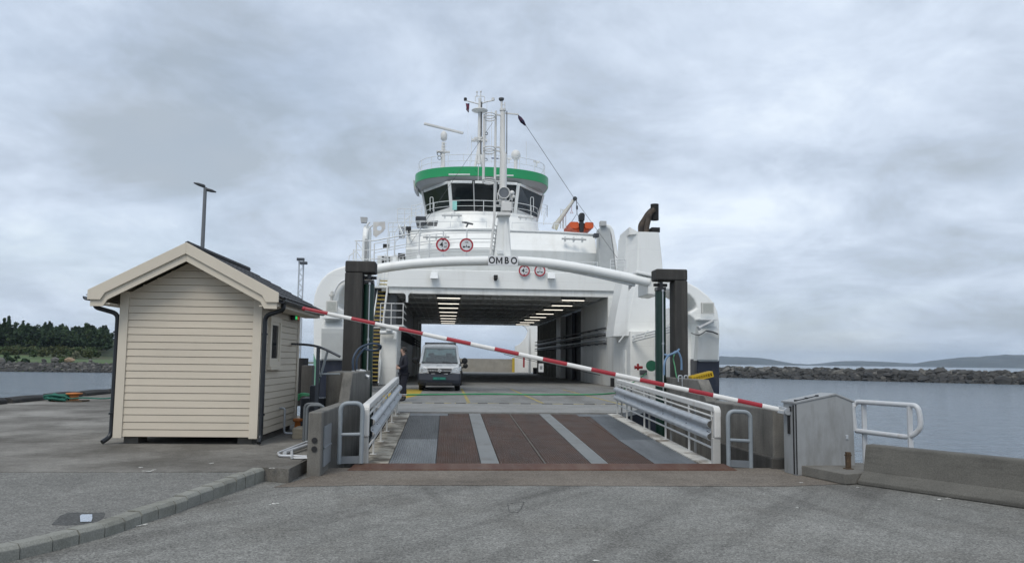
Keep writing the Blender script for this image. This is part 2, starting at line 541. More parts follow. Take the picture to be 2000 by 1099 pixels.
WZ = -2.0
mb = MB(); mb.quad((-9000, -3000, WZ), (9000, -3000, WZ), (9000, 12000, WZ), (-9000, 12000, WZ))
struct(mb.build('water', water_mat()))

# ------------------------------------------------------------------ quay
kb = [(12.8, 1096.8), (64, 1087), (112, 1073.8), (176, 1056.8), (214, 1047), (281.6, 1021.6), (339, 1004), (387, 984.8), (454, 962.4), (517.5, 938.8)]
kb = [gz(x, y, 0) for x, y in kb]
kb = [kb[0] + (kb[0] - kb[2]) * 3] + kb
KZ = 0.165
PZ = 0.105
Yb = gz(250, 921, KZ).y
def pave_z(y):
    t = min(1, max(0, (y - (Yb - 2.6)) / 2.6))
    return PZ + (KZ - .004 - PZ) * t * t
def off2(pts, d):
    out = []
    for i, p in enumerate(pts):
        q = (pts[min(i + 1, len(pts) - 1)] - pts[max(i - 1, 0)]).normalized()
        out.append(p + V((-q.y, q.x, 0)) * d)
    return out
kin = off2(kb, 0.15)
# road-level sheet: the whole quay, with vertical faces down to the sea bed
QX, QF = -12.45, 32.0
outer = [(30, -60), (20, -12), (9.4, 3.2), (7.15, 8.1), (6.5, 10.2), (6.1, 11.4), (4.95, 11.45), (4.95, 11.0), (-1.69, 11.0), (-1.9, 18.6), (-6.2, 18.8), (-6.4, QF), (QX + .1, QF), (QX - 1.1, -60)]
mb = MB(); mb.prism([(x, y, -5) for x, y in outer], (0, 0, 5.0))
struct(mb.build('quay', [asphalt]))
# raised pavement left of the kerb (asphalt), concrete further out
Yb = gz(250, 921, KZ).y
pv = [(p.x, p.y) for p in kin]
slab = [gz(518, 939, 0), gz(563, 943, 0), gz(600.5, 919, 0)]
near = [(x, y) for x, y in pv if y < Yb - 0.05]
kend = pv[-1]
pz = [(QX - 1, near[0][1] - 3), (near[0][0], near[0][1] - 0.0)] + near[1:] + [(kend[0] - .02, Yb), (QX - .4, Yb)]
mb = MB()
left = lambda y: QX - 1 + .6 * min(1, max(0, (y + 2) / (Yb + 2)))
rgt = sorted([(y, x) for x, y in pz[1:-1]])
rows_ = sorted(set([q[0] for q in rgt] + [Yb - 2.6 + k * .26 for k in range(10)]))
def kx(y):
    for (ya, xa), (yb_, xb_) in zip(rgt, rgt[1:]):
        if ya <= y <= yb_: return xa + (xb_ - xa) * (y - ya) / max(yb_ - ya, 1e-6)
    return rgt[0][1] if y < rgt[0][0] else rgt[-1][1]
rows_ = [rows_[0] - 3] + rows_
mb.loft([[(left(y), y, .004), (left(y), y, pave_z(y)), (kx(y), y, pave_z(y)), (kx(y), y, .004)] for y in rows_], smooth=False)
struct(mb.build('pavement', pave_asphalt))
pc = [(QX - .4, Yb + .002), (kend[0] - .018, Yb + .002), (kend[0], kend[1] - .02), (slab[0].x + .03, slab[0].y), (slab[1].x, slab[1].y), (slab[2].x + .02, slab[2].y), (-1.885, 10.3), (-1.885, 13.1), (-2.36, 14.8), (-2.5, 18.6), (-6.2, 18.8), (-6.4, QF), (QX, QF)]
mb = MB(); mb.prism([(x, y, 0.004) for x, y in pc], (0, 0, KZ - 0.002))
struct(mb.build('concrete_pavement', quay_conc))
ap = [(-2.0, 9.35), (-0.9, 9.5), (1.8, 9.42), (4.2, 9.35), (5.1, 9.55), (4.75, 10.99), (-1.65, 10.99), (-1.7, 10.2)]
mb = MB(); mb.quad(*[(x, y, 0.004) for x, y in ap])
struct(mb.build('concrete_apron', apron_conc))
# kerb stones
mb = MB()
path = []
for i in range(len(kb) - 1):
    n = max(2, int((kb[i + 1] - kb[i]).length / 0.02))
    for k in range(n): path.append((kb[i].lerp(kb[i + 1], k / n), kin[i].lerp(kin[i + 1], k / n)))
path.append((kb[-1], kin[-1]))
i = 0
while i < len(path) - 3:
    ln = 0
    j = i
    while j < len(path) - 1 and ln < 0.29 + .05 * math.sin(i):
        ln += (path[j + 1][0] - path[j][0]).length; j += 1
    a, b = path[i], path[max(i + 1, j)]
    u = (b[0] - a[0]).normalized() * 0.005
    w = (a[1] - a[0]).normalized()
    h = pave_z((a[0].y + b[0].y) / 2) + 0.008 + rnd.uniform(-.006, .006)
    o0, o1 = a[0] + u + w * rnd.uniform(0, .008), b[0] - u + w * rnd.uniform(0, .008)
    i0, i1 = a[1] + u, b[1] - u
    zz = V((0, 0, 1))
    c = 0.03
    prof = lambda o, q: [o - zz * .05, o + zz * (h - c), o + (q - o).normalized() * c + zz * h, q + zz * h, q - zz * .05]
    mb.loft([prof(o0, i0), prof(o1, i1)], smooth=False)
    i = j
struct(mb.build('kerb', kerb_mat, bevel=.006))
# dark asphalt patch round a metal cover
mb = MB()
pt = [(100, 1024), (118, 1006), (140, 997), (165, 994.5), (198, 995), (206, 1002), (203, 1010), (185, 1021), (160, 1023), (130, 1025)]
mb.quad(*[gz(x, y, PZ + .002) for x, y in pt])
struct(mb.build('asphalt_patch', patch_mat))
mb = MB()
mb.quad(*[gz(x, y, PZ + .007) for x, y in [(156, 1006), (160, 1003.5), (180, 1003.2), (180.5, 1011), (178, 1017.5), (157, 1018)]])
tag(mb.build('metal_cover', mat('bright_metal_cover', (0.62, 0.66, 0.72), 0.25, metal=0.8, var=0.1)), 'pale blue-grey metal cover in a dark asphalt patch beside the kerb', 'cover')
mb = MB()
ck = [(992, 982), (1024, 979.5), (1017, 993), (1010, 1000), (994, 998), (992, 982)]
for (x0, y0), (x1, y1) in list(zip(ck, ck[1:])):
    a, b = gz(x0, y0, .003), gz(x1, y1, .003); d = (b - a).normalized(); q = V((-d.y, d.x, 0)) * .009
    mb.quad(a - q, b - q * .5, b + q, a + q * .6)
struct(mb.build('road_cracks', ground_mat('crack_dark', (0.10, 0.10, 0.096), (0.13, 0.13, 0.125), speck=.4)))

# grit, gull droppings, dead leaves
mb = MB()
litter = mat('litter', (0.62, 0.62, 0.58), 0.9, var=0.2)
for (x, y, z) in [(1165, 1095, 0), (1553, 990, 0), (1835, 974, 0), (1850, 972, 0), (532, 983, 0), (538, 982.5, 0), (1565, 941, 0), (1680, 951, 0), (285, 919, KZ), (290, 920, KZ), (300, 917.5, KZ), (276, 912, KZ), (412, 904, KZ), (530, 914, KZ), (268, 1026, 0), (285, 1023, 0), (1402, 858, 0)]:
    if z == 0 and y < 900: continue
    p = gz(x, y, z + .006)
    for k in range(3):
        q = p + V((rnd.uniform(-.03, .03), rnd.uniform(-.03, .03), 0)); r = rnd.uniform(.006, .02)
        a0 = rnd.uniform(0, 6)
        mb.quad(*[q + V((r * (1.6 if s % 2 else .8) * math.cos(a0 + s * 1.05), r * math.sin(a0 + s * 1.05), 0.001 * k)) for s in range(6)])
o = mb.build('litter', litter); o['kind'] = 'stuff'; o['label'] = 'scattered pale litter and droppings on the asphalt'

# ------------------------------------------------------------------ far land
def ridge(name, prof, Y, depth, m, base=None, jitter=2.0, seed=3, cols=160, rows=14, label=None):
    pts = [at(x, y, Y) for x, y in prof]
    mbx = MB()
    rings = []
    x0, x1 = pts[0].x, pts[-1].x
    def hz(x):
        for a, b in zip(pts, pts[1:]):
            if a.x <= x <= b.x:
                t = (x - a.x) / max(b.x - a.x, 1e-6)
                t = t * t * (3 - 2 * t) * .3 + t * .7
                return a.z + (b.z - a.z) * t
        return pts[-1].z
    for i in range(cols + 1):
        x = x0 + (x1 - x0) * i / cols
        h = hz(x) - WZ
        row = []
        for k in range(rows + 1):
            s = k / rows
            f = math.sin(min(1, s / .55) * math.pi / 2) if s < .55 else math.cos((s - .55) / .45 * math.pi / 2)
            nz = noise.fractal(V((x * .012 + seed, s * 4, seed)), 1, 2, 5) * jitter * f
            row.append((x * (1 + 0 * s), Y + depth * (s - .55), WZ - .5 + (h + .5) * f + nz))
        rings.append(row)
    mbx.loft(rings, cap=False, smooth=True, close=False)
    o = mbx.build(name, m, recalc=True)
    return struct(o, label)
hill_far = mat('far_hill_heath', (0.045, 0.052, 0.050), 0.95, var=0.35, scale=0.004, dirt=(0.11, 0.11, 0.10), dirt_amt=0.6, dirt_scale=0.01)
ridge('hills', [(1290, 717), (1380, 699), (1407, 696), (1415, 695.5), (1428, 700.5), (1445, 697), (1460, 698.5), (1476, 706), (1490, 705.5), (1515, 712.5), (1545, 711), (1585, 714), (1630, 713), (1640, 709), (1661, 705), (1688, 705), (1703, 710), (1730, 709.5), (1755, 713), (1790, 716), (1830, 717), (1850, 719)], 5200, 1500, hill_far, jitter=9, cols=260, label='low blue-grey hills across the sound')
ridge('hills', [(1760, 719), (1826, 717), (1845, 715), (1862, 705), (1880, 698.5), (1898, 697.5), (1907, 702), (1922, 697), (1955, 694), (1970, 693.5), (2000, 693), (2060, 691), (2200, 690), (2400, 700), (2500, 719)], 4200, 1300, hill_far, jitter=8, cols=220, seed=9, label='higher rounded hill at the right end of the sound')
ridge('hills', [(1200, 719), (1500, 715), (1650, 713.5), (1720, 714), (1760, 708), (1800, 711), (1850, 714), (2300, 716), (2500, 722)], 7600, 1500, hill_far, jitter=3, seed=5, label='faint farthest ridge on the horizon')

# left shore: rock bank, field, rising ground, wood
SY = 178.0
field = mat('green_field_grass', (0.062, 0.105, 0.028), 0.95, var=0.3, scale=0.05, dirt=(0.10, 0.11, 0.04), dirt_amt=0.6, dirt_scale=0.08)
heath = mat('rough_scrub_ground', (0.048, 0.065, 0.026), 0.95, var=0.4, scale=0.06, dirt=(0.11, 0.10, 0.05), dirt_amt=0.5, dirt_scale=0.05)
mb = MB()
x0, x1 = -420, -40
sec = [(SY - 4, WZ - 1, 0), (SY + 3, -0.4, 0), (SY + 12, 0.25, 0), (SY + 30, .55, 0), (SY + 62, 1.9, 0), (SY + 85, 3.2, 1), (SY + 112, 5.2, 1), (SY + 150, 8.5, 1), (SY + 230, 9, 1)]
cols = 70
rings = []
for i in range(cols + 1):
    x = x0 + (x1 - x0) * i / cols
    fade = min(1, max(0.0, (-95 - x) / 40)) if x > -135 else 1
    rings.append([(x, y + noise.noise(V((x * .02, y * .02, 1))) * 3, z * (fade if z > 1 else 1) + noise.noise(V((x * .03, y * .03, 4))) * .35 * (k > 2)) for k, (y, z, _) in enumerate(sec)])
for k in range(len(sec) - 1):
    mb.m = sec[k + 1][2]
    mb.loft([[r[k] for r in rings], [r[k + 1] for r in rings]], cap=False, close=False)
struct(mb.build('far_shore', [field, heath]), 'green field rising to rough ground beyond the water on the left')

def rock(mbx, c, s, r, flat=0.6):
    """angular boulder"""
    n = 7
    rings = []
    a0 = r.uniform(0, 6)
    ax, ay = s * r.uniform(.7, 1.5), s * r.uniform(.6, 1.1)
    h = s * flat * r.uniform(.7, 1.3)
    q = Matrix.Rotation(r.uniform(-.6, .6), 3, 'X') @ Matrix.Rotation(r.uniform(-.5, .5), 3, 'Y')
    for (zz, sc) in ((-1, .7), (-.2, 1.0), (.55, .86), (1, .45)):
        off = V((r.uniform(-.15, .15) * s, r.uniform(-.15, .15) * s, 0))
        rings.append([V(c) + q @ (off + V((ax * sc * r.uniform(.8, 1.1) * math.cos(a0 + k * 6.283 / n), ay * sc * r.uniform(.8, 1.1) * math.sin(a0 + k * 6.283 / n), h * zz * r.uniform(.85, 1.1)))) for k in range(n)])
    mbx.loft(rings, smooth=False)
rock_ms = [mat('boulder_grey', (0.060, 0.060, 0.058), 0.95, var=0.35, scale=0.7, dirt=(0.045, 0.043, 0.04), dirt_amt=0.8, dirt_scale=.8),
           mat('boulder_pale', (0.125, 0.122, 0.112), 0.95, var=0.3, scale=0.9, dirt=(0.10, 0.095, 0.085), dirt_amt=0.7, dirt_scale=1),
           mat('boulder_wet', (0.022, 0.022, 0.021), 0.6, var=0.3, scale=0.8)]
# breakwater on the right: from 1330 px (far) to beyond the frame (near)
bw = MB()
rr = random.Random(11)
A = V((X(1300, 205), 205, 0)); B = V((X(2160, 140), 140, 0))
dirn = (B - A).normalized(); nrm = V((dirn.y, -dirn.x, 0))
if nrm.y > 0: nrm = -nrm
Ln = (B - A).length
core = [A - nrm * 8 + V((0, 0, WZ - 1)), A - nrm * 1.2 + V((0, 0, WZ - 1)), A - nrm * 4.2 + V((0, 0, .1)), A - nrm * 6 + V((0, 0, .1))]
bw.m = 2; bw.prism(core, B - A)
for row in range(13):
    t = row / 12
    d = -nrm * (t * 4.2)
    z = WZ - .3 + t * 2.55
    x = 0
    while x < Ln:
        s = rr.uniform(.32, 1.0) * (1.7 if rr.random() < .14 else 1) if row < 10 else rr.uniform(.4, 1.2) * (1.4 if rr.random() < .15 else 1)
        bw.m = 2 if (z < WZ + 1.0 and rr.random() < .92) or rr.random() < .15 else (1 if rr.random() < (.12 if row < 8 else .35) else 0)
        rock(bw, A + dirn * x + d + V((0, 0, z + rr.uniform(-.15, .25))), s, rr, .52)
        x += s * rr.uniform(.8, 1.4)
o = bw.build('breakwater_rocks', rock_ms); o['kind'] = 'stuff'; o['label'] = 'dark boulder breakwater across the water on the right'
# rock bank on the left shore
bw = MB()
rr = random.Random(12)
for row in range(9):
    t = row / 8
    x = -190
    while x < -60:
        s = rr.uniform(.22, .62)
        bw.m = 2 if row < 2 else (1 if rr.random() < .22 else 0)
        rock(bw, (x, SY - 2.2 + t * 4.5, WZ - .1 + t * 1.95 + rr.uniform(-.1, .1)), s, rr, .6)
        x += s * rr.uniform(1.0, 1.8)
o = bw.build('shore_rocks', rock_ms); o['kind'] = 'stuff'; o['label'] = 'boulder bank along the far left shore'

tan_rock = mat('tan_boulder', (0.30, 0.22, 0.15), 0.95, var=0.2)
for (px, py, s, m, lab) in [(108, 703, 1.0, rock_ms[1], 'largest pale grey boulder on top of the left shore bank'), (135, 703, .85, tan_rock, 'tan orange boulder on top of the left shore bank'), (177, 704, .6, rock_ms[1], 'small pale boulder at the right end of the shore bank'), (3, 705, .9, rock_ms[1], 'pale boulder on the shore bank at the edge of the picture'), (86, 704, .6, rock_ms[0], 'grey boulder left of the largest pale one on the shore bank')]:
    mb = MB(); rock(mb, at(px, py, SY + 4), s, rr, .75)
    tag(mb.build('boulder', m), lab, 'boulder', 'loose boulders on the far shore bank')

# foliage: crowns built from many small leaf clumps round several lobes
leaf_d = mat('dark_conifer_foliage', (0.029, 0.050, 0.025), 0.95, var=0.45, scale=0.6, spec=.2)
leaf_m = mat('mid_green_foliage', (0.046, 0.070, 0.028), 0.95, var=0.4, scale=0.6, spec=.2)
leaf_y = mat('yellow_green_scrub', (0.070, 0.082, 0.034), 0.95, var=0.35, scale=0.6, spec=.2)
leaf_p = mat('pale_blossom_bush', (0.16, 0.17, 0.11), 0.95, var=0.3, scale=0.8, spec=.2)
bark = mat('tree_bark', (0.07, 0.055, 0.04), 0.95, var=0.3)
def crown(mbx, c, r, h, n, rr, leaf=0.5, conifer=False):
    c = V(c)
    lobes = [(V((rr.uniform(-.55, .55) * r, rr.uniform(-.55, .55) * r, rr.uniform(.15, .85) * h)), rr.uniform(.35, .6) * r) for _ in range(6)]
    for _ in range(n):
        if conifer:
            t = rr.random() ** .8
            a = rr.uniform(0, 6.283)
            q = r * (1 - t) * math.sqrt(rr.random()) * rr.uniform(.8, 1.15)
            p = V((q * math.cos(a), q * math.sin(a), h * t))
        else:
            lc, lr = lobes[rr.randrange(6)]
            d = V((rr.gauss(0, 1), rr.gauss(0, 1), rr.gauss(0, 1))).normalized() * lr * rr.uniform(.55, 1.05)
            p = lc + d
        s = leaf * rr.uniform(.6, 1.4)
        u = V((rr.gauss(0, 1), rr.gauss(0, 1), rr.gauss(0, .7))).normalized()
        w = u.cross(V((rr.gauss(0, 1), rr.gauss(0, 1), rr.gauss(0, 1)))).normalized()
        b0 = c + p
        mbx.add([b0 + u * s, b0 + w * s * .8, b0 - u * s, b0 - w * s * .8, b0 + u.cross(w) * s * .5], [(0, 1, 4), (1, 2, 4), (2, 3, 4), (3, 0, 4)])
wood = MB()
rr = random.Random(5)
def shore_z(y):
    for a, b in zip(sec, sec[1:]):
        if a[0] <= y <= b[0]: return a[1] + (b[1] - a[1]) * (y - a[0]) / (b[0] - a[0])
    return sec[-1][1]
for k in range(560):
    y = SY + rr.uniform(88, 150)
    px = rr.uniform(-60, 240)
    x = (px - 875) / 1500 * y
    conif = rr.random() < .22
    wood.m = 0 if (conif or rr.random() < .75) else 1
    hh = rr.uniform(4.2, 6.6) * (1.12 if conif else .92)
    crown(wood, (x, y, shore_z(y) + .2), rr.uniform(1.6, 2.8) * (.75 if conif else 1), hh * (.86 if px > 160 else 1), 85, rr, .6, conif)
o = wood.build('distant_wood', [leaf_d, leaf_m], recalc=False); o['kind'] = 'stuff'; o['label'] = 'dark evergreen wood on the hill beyond the left shore'
for (px, y, hh, lab) in [(62, 272, 9.3, 'taller pointed spruce standing above the wood left of centre'), (54, 275, 8.6, 'second pointed spruce close beside the tallest in the wood'), (43, 270, 8.4, 'thin spruce at the left of the pointed group above the wood'), (203, 268, 8.2, 'tall loose tree apart at the right end of the wood beside the shed')]:
    t = empty('spruce_tree' if px < 100 else 'tall_tree', ((px - 875) / 1500 * y, y, shore_z(y)), lab, 'tree', 'trees standing out of the far wood')
    c = MB(); crown(c, t.location + V((0, 0, hh * .3)), 1.7, hh * .85, 240, rr, .5, px < 100)
    c.build('crown', leaf_d if px < 100 else leaf_m, t, recalc=False)
    c = MB(); c.cyl(t.location - V((0, 0, .5)), t.location + V((0, 0, hh * .8)), .3, .08, 8); c.build('trunk', bark, t)
scr = MB()
for k in range(150):
    y = SY + rr.uniform(60, 92); px = rr.uniform(-30, 225)
    scr.m = rr.choice((0, 1, 1))
    crown(scr, ((px - 875) / 1500 * y, y, shore_z(y) - .1), rr.uniform(.9, 2.0), rr.uniform(.7, 1.8), 46, rr, .4)
o = scr.build('shore_scrub', [leaf_m, leaf_y], recalc=False); o['kind'] = 'stuff'; o['label'] = 'mixed green scrub along the top edge of the field'
for (px, y, r, h, m, lab) in [(110, SY + 48, 1.3, 1.9, leaf_m, 'dark bush standing in the field near the middle'), (185, SY + 44, 1.2, 1.7, leaf_p, 'pale grey-green flowering bush in the field near the shed'), (62, SY + 45, 1.1, 1.3, leaf_m, 'small round bush standing at the upper field edge'), (72, SY + 8, 1.8, 1.3, leaf_d, 'wide dark bush on the shore bank'), (160, SY + 9, 1.8, 1.1, leaf_m, 'low green bush on the bank right of the tan boulder'), (40, SY + 8, 1.1, .8, leaf_d, 'low dark bush at the left of the shore bank'), (97, SY + 7, .9, .9, leaf_d, 'dark bush tight against the largest pale boulder'), (205, SY + 46, 1.3, 1.9, leaf_y, 'yellow green bush at the right end of the field')]:
    c = MB(); crown(c, ((px - 875) / 1500 * y, y, shore_z(y) - .1), r, h, 170, rr, .3)
    tag(c.build('field_bush', m, recalc=False), lab, 'bush', 'bushes on the far field and bank')
# house in the trees
y = SY + 66
hx = (8 - 875) / 1500 * y
h = empty('house', (hx, y, 2.3), 'small dark red house with white trim and grey roof before the wood', 'house')
dred = mat('dark_red_boarding', (0.10, 0.03, 0.022), 0.8, var=0.2); hroof = mat('grey_roof_slate', (0.16, 0.15, 0.14), 0.9, var=.2); htrim = mat('white_house_trim', (0.6, 0.58, 0.55), 0.7)
mb = MB(); mb.box(hx - 2.2, hx + 2.0, y - 2, y + 2, 2.3, 4.4); mb.build('wall', dred, h)
mb = MB(); mb.prism([(hx - 2.5, y - 2.4, 4.38), (hx - 2.5, y + 2.4, 4.38), (hx - 2.5, y, 5.5)], (4.8, 0, 0)); mb.build('roof', hroof, h)
for dx in (-1.3, .1, 1.2):
    mb = MB(); mb.box(hx + dx - .35, hx + dx + .35, y - 2.06, y - 1.99, 2.9, 3.9); f = mb.build('window', htrim, h)
    mb = MB(); mb.box(hx + dx - .25, hx + dx + .25, y - 2.08, y - 2.065, 3.0, 3.8); mb.build('pane', dark_int, f)
# ------------------------------------------------------------------ shed
SR = R(-1.6)
so = gz(221, 867, KZ); so_r = gz(508, 867, KZ)
SW = (so_r - so).length * 0.985
SL = 2.75
shed = empty('shed', so, 'cream weatherboarded shed with dark tiled gable roof on the quay', 'shed', rz=SR)
L0 = lambda x, y, z: V((x, y, z))          # local coordinates of the shed
cream = mat('cream_board_paint', (0.575, 0.515, 0.42), 0.6, var=0.05, scale=1.2, stretch=(.3, .3, 4), bump=0.08, bscale=30, dirt=(0.42, 0.39, 0.32), dirt_amt=0.3, dirt_scale=0.9)
cream_trim = mat('cream_trim_paint', (0.60, 0.545, 0.45), 0.55, var=0.04, scale=1.5)
tile = mat('dark_roof_tile', (0.022, 0.022, 0.024), 0.65, var=0.35, scale=8)
pier = mat('shed_pier_concrete', (0.12, 0.115, 0.105), 0.9, var=0.2, scale=5)
zb, ze, za = 0.115, 2.29, 2.86      # bottom of boards, eaves, apex (local)
def boards(mbx, x0, x1, zlo, zhi, along, fixed, sgn, pitch=0.112, top=None):
    z = zlo
    while z < zhi - .01:
        z1 = min(z + pitch, zhi)
        a0, a1 = x0, x1
        if top:
            a0, a1 = top(z1 - .02)
            if a1 - a0 < .05: break
        t0, t1 = .024, .014
        if along == 'x':
            b = [L0(a0, fixed, z), L0(a1, fixed, z), L0(a1, fixed + sgn * t0, z + .004), L0(a0, fixed + sgn * t0, z + .004)]
            c = [L0(a0, fixed, z1), L0(a1, fixed, z1), L0(a1, fixed + sgn * t1, z1 - .006), L0(a0, fixed + sgn * t1, z1 - .006)]
        else:
            b = [L0(fixed, a0, z), L0(fixed, a1, z), L0(fixed + sgn * t0, a1, z + .004), L0(fixed + sgn * t0, a0, z + .004)]
            c = [L0(fixed, a0, z1), L0(fixed, a1, z1), L0(fixed + sgn * t1, a1, z1 - .006), L0(fixed + sgn * t1, a0, z1 - .006)]
        mbx.hexa(b, c)
        z = z1
mb = MB()
mid = SW / 2
slope = (za - ze) / (mid)
mb.prism([L0(0.03, 0.03, zb), L0(SW - .03, 0.03, zb), L0(SW - .03, .03, ze), L0(mid, .03, za), L0(.03, .03, ze)], (0, .04, 0))
mb.prism([L0(0.03, SL - .05, zb), L0(SW - .03, SL - .05, zb), L0(SW - .03, SL - .05, ze), L0(mid, SL - .05, za), L0(.03, SL - .05, ze)], (0, .04, 0))
mb.box(.03, .07, .07, SL - .05, zb, ze + .02); mb.box(SW - .07, SW - .03, .07, SL - .05, zb, ze + .02); mb.box(.07, SW - .07, .07, SL - .05, zb, zb + .05)
boards(mb, .1, SW - .1, zb, za, 'x', .03, -1, top=lambda z: (max(.10, (z - ze) / slope + .02), min(SW - .10, SW - (z - ze) / slope - .02)))
boards(mb, .02, SL - .1, zb, ze - .02, 'y', SW - .03, 1)
boards(mb, .02, SL - .1, zb, ze - .02, 'y', .03, -1)
mb.build('wall', cream, shed)
for (x0, x1, y0, y1) in [(-.012, .12, -.012, .03), (SW - .12, SW + .012, -.012, .03), (SW - .005, SW + .014, SL - .12, SL)]:
    mb = MB(); mb.box(x0, x1, y0, y1, zb - .02, ze + .06); mb.build('corner_board', cream_trim, shed, bevel=.003)
for (x, y) in [(.10, .12), (SW - .32, .12), (.10, SL - .5), (SW - .3, SL - .5)]:
    mb = MB(); mb.box(x, x + .22, y, y + .35, 0.002, zb); mb.build('pier', pier, shed, bevel=.006)
mb = MB(); mb.box(SW - .20, SW - .06, .5, SL - .5, .002, zb); mb.build('plinth', pier, shed)
# roof
OF, OS = .34, .315          # front and side overhang
rt = lambda s: za + .13 - abs(s) * slope      # underside line raised for the boarding
e = mid + OS
def roofsheet(z0, z1, y0, y1, mbx):
    for sg in (-1, 1):
        a = [L0(mid, y0, rt(0) + z0), L0(mid + sg * e, y0, rt(e) + z0), L0(mid + sg * e, y1, rt(e) + z0), L0(mid, y1, rt(0) + z0)]
        b = [p + V((0, 0, z1 - z0)) for p in a]
        mbx.hexa(a, b)
rf = MB(); roofsheet(-.02, .03, -OF + .03, SL + .3, rf)
roof = rf.build('roof', cream_trim, shed)
tl = MB()
wav = [i / 64 for i in range(65)]
for sg in (-1, 1):
    n_rows = 7
    for k in range(n_rows):
        s0, s1 = (e + .05) * k / n_rows, (e + .05) * (k + 1) / n_rows + .03
        rings = []
        for j in range(101):
            y = -OF + .05 + (SL + OF + .22) * j / 100
            wv = .022 * abs(math.sin(j * math.pi * 14 / 100)) ** .7
            rings.append([L0(mid + sg * s0, y, rt(s0) + .045 + wv * .8), L0(mid + sg * s1, y, rt(s1) + .058 + wv), L0(mid + sg * s1, y, rt(s1) + .045 + wv * .7)])
        tl.loft(rings, cap=False, smooth=False, close=False)
tl.tube([L0(mid, -OF + .05, rt(0) + .075), L0(mid, SL + .2, rt(0) + .075)], .055, 8)
tl.build('roof_tiles', tile, roof, recalc=False)
for (d0, d1, y0, y1) in [(-.05, -.30 + .05, -OF, -OF + .022), (-.17, -.31, -OF + .024, -OF + .05)]:
    pass
def barge(ztop, zbot, y0, y1, ext):
    m2 = MB()
    for sg in (-1, 1):
        ee = e + ext
        cut = .06
        pts = [L0(mid, y0, rt(0) + ztop), L0(mid + sg * ee, y0, rt(ee) + ztop), L0(mid + sg * ee, y0, rt(ee) + zbot + .03), L0(mid + sg * (ee - .19), y0, rt(ee) + zbot + .03), L0(mid + sg * (ee - .19 - .06), y0, rt(ee - .25) + zbot), L0(mid, y0, rt(0) + zbot)]
        m2.prism(pts, (0, y1 - y0, 0))
    return m2
barge(.10, -.075, -OF - .02, -OF + .012, .03).build('barge_board', cream_trim, shed, bevel=.003)
barge(-.02, -.19, -OF + .014, -OF + .04, 0).build('barge_board', cream_trim, shed, bevel=.003)
for sg in (-1, 1):
    mb = MB()
    mb.box(mid + sg * (e - .0) - .012, mid + sg * (e - .0) + .012, -OF + .05, SL + .28, rt(e) - .12, rt(e) + .02)
    mb.box(min(mid + sg * (mid + .04), mid + sg * (e - .02)), max(mid + sg * (mid + .04), mid + sg * (e - .02)), -OF + .045, SL + .26, rt(e) - .125, rt(e) - .105)
    mb.build('soffit', cream_trim, shed)
gutter_m = mat('black_rainwater_plastic', (0.014, 0.017, 0.021), 0.35, var=0.15)
for sg in (-1, 1):
    gut = MB()
    x = mid + sg * (e + .065)
    zz = rt(e) - .01
    prof = [(-.055, 0), (-.05, -.035), (-.02, -.06), (.02, -.06), (.05, -.035), (.055, 0), (.045, 0), (.02, -.045), (-.02, -.045), (-.045, 0)]
    gut.loft([[L0(x + a, y, zz + b) for a, b in prof] for y in (-OF + .03, SL + .3)])
    gut.build('gutter', gutter_m, shed)
for sg, xw in ((-1, -.06), (1, SW + .06)):
    xg = mid + sg * (e + .05)
    pth = fillet([L0(xg, -.05 if sg < 0 else -.10, rt(e) - .06), L0(xg, -.05 if sg < 0 else -.10, rt(e) - .16), L0(xw, .05 if sg < 0 else .01, rt(e) - .25), L0(xw, .05 if sg < 0 else .01, .12), L0(xw - (.07 if sg < 0 else -.0), -.08, .04)], .09)
    mb = MB(); mb.tube(pth, .036, 12); dp = mb.build('downpipe', gutter_m, shed)
    mb = MB()
    for zz in (.45, 1.7): mb.cyl(L0(xw, .03, zz), L0(xw, .03, zz + .03), .046)
    mb.build('bracket', gutter_m, dp)
# side window
wf = MB()
wy0, wy1, wz0, wz1 = .50, 1.22, 1.20, 2.03
xw = SW + .0
for (a, b, c, d) in [(wy0, wy0 + .09, wz0, wz1), (wy1 - .09, wy1, wz0, wz1), (wy0 + .09, wy1 - .09, wz1 - .09, wz1), (wy0 + .09, wy1 - .09, wz0, wz0 + .09)]:
    wf.box(xw - .02, xw + .035, a, b, c, d)
for (a, b, c, d) in [(wy0 + .09, wy0 + .14, wz0 + .09, wz1 - .09), (wy1 - .14, wy1 - .09, wz0 + .09, wz1 - .09), (wy0 + .14, wy1 - .14, wz1 - .14, wz1 - .09), (wy0 + .14, wy1 - .14, wz0 + .09, wz0 + .14)]:
    wf.box(xw - .02, xw + .018, a, b, c, d)
win = wf.build('window', cream_trim, shed, bevel=.003)
mb = MB(); mb.box(xw - .01, xw + .004, wy0 + .14, wy1 - .14, wz0 + .14, wz1 - .14)
mb.build('pane', mat('dark_window_glass', (0.02, 0.024, 0.028), 0.06, var=.1, spec=.8), win)
mb = MB(); mb.box(xw - .01, xw + .07, wy0 - .02, wy1 + .02, wz0 - .05, wz0 - .002); mb.build('sill', cream_trim, win, bevel=.004)
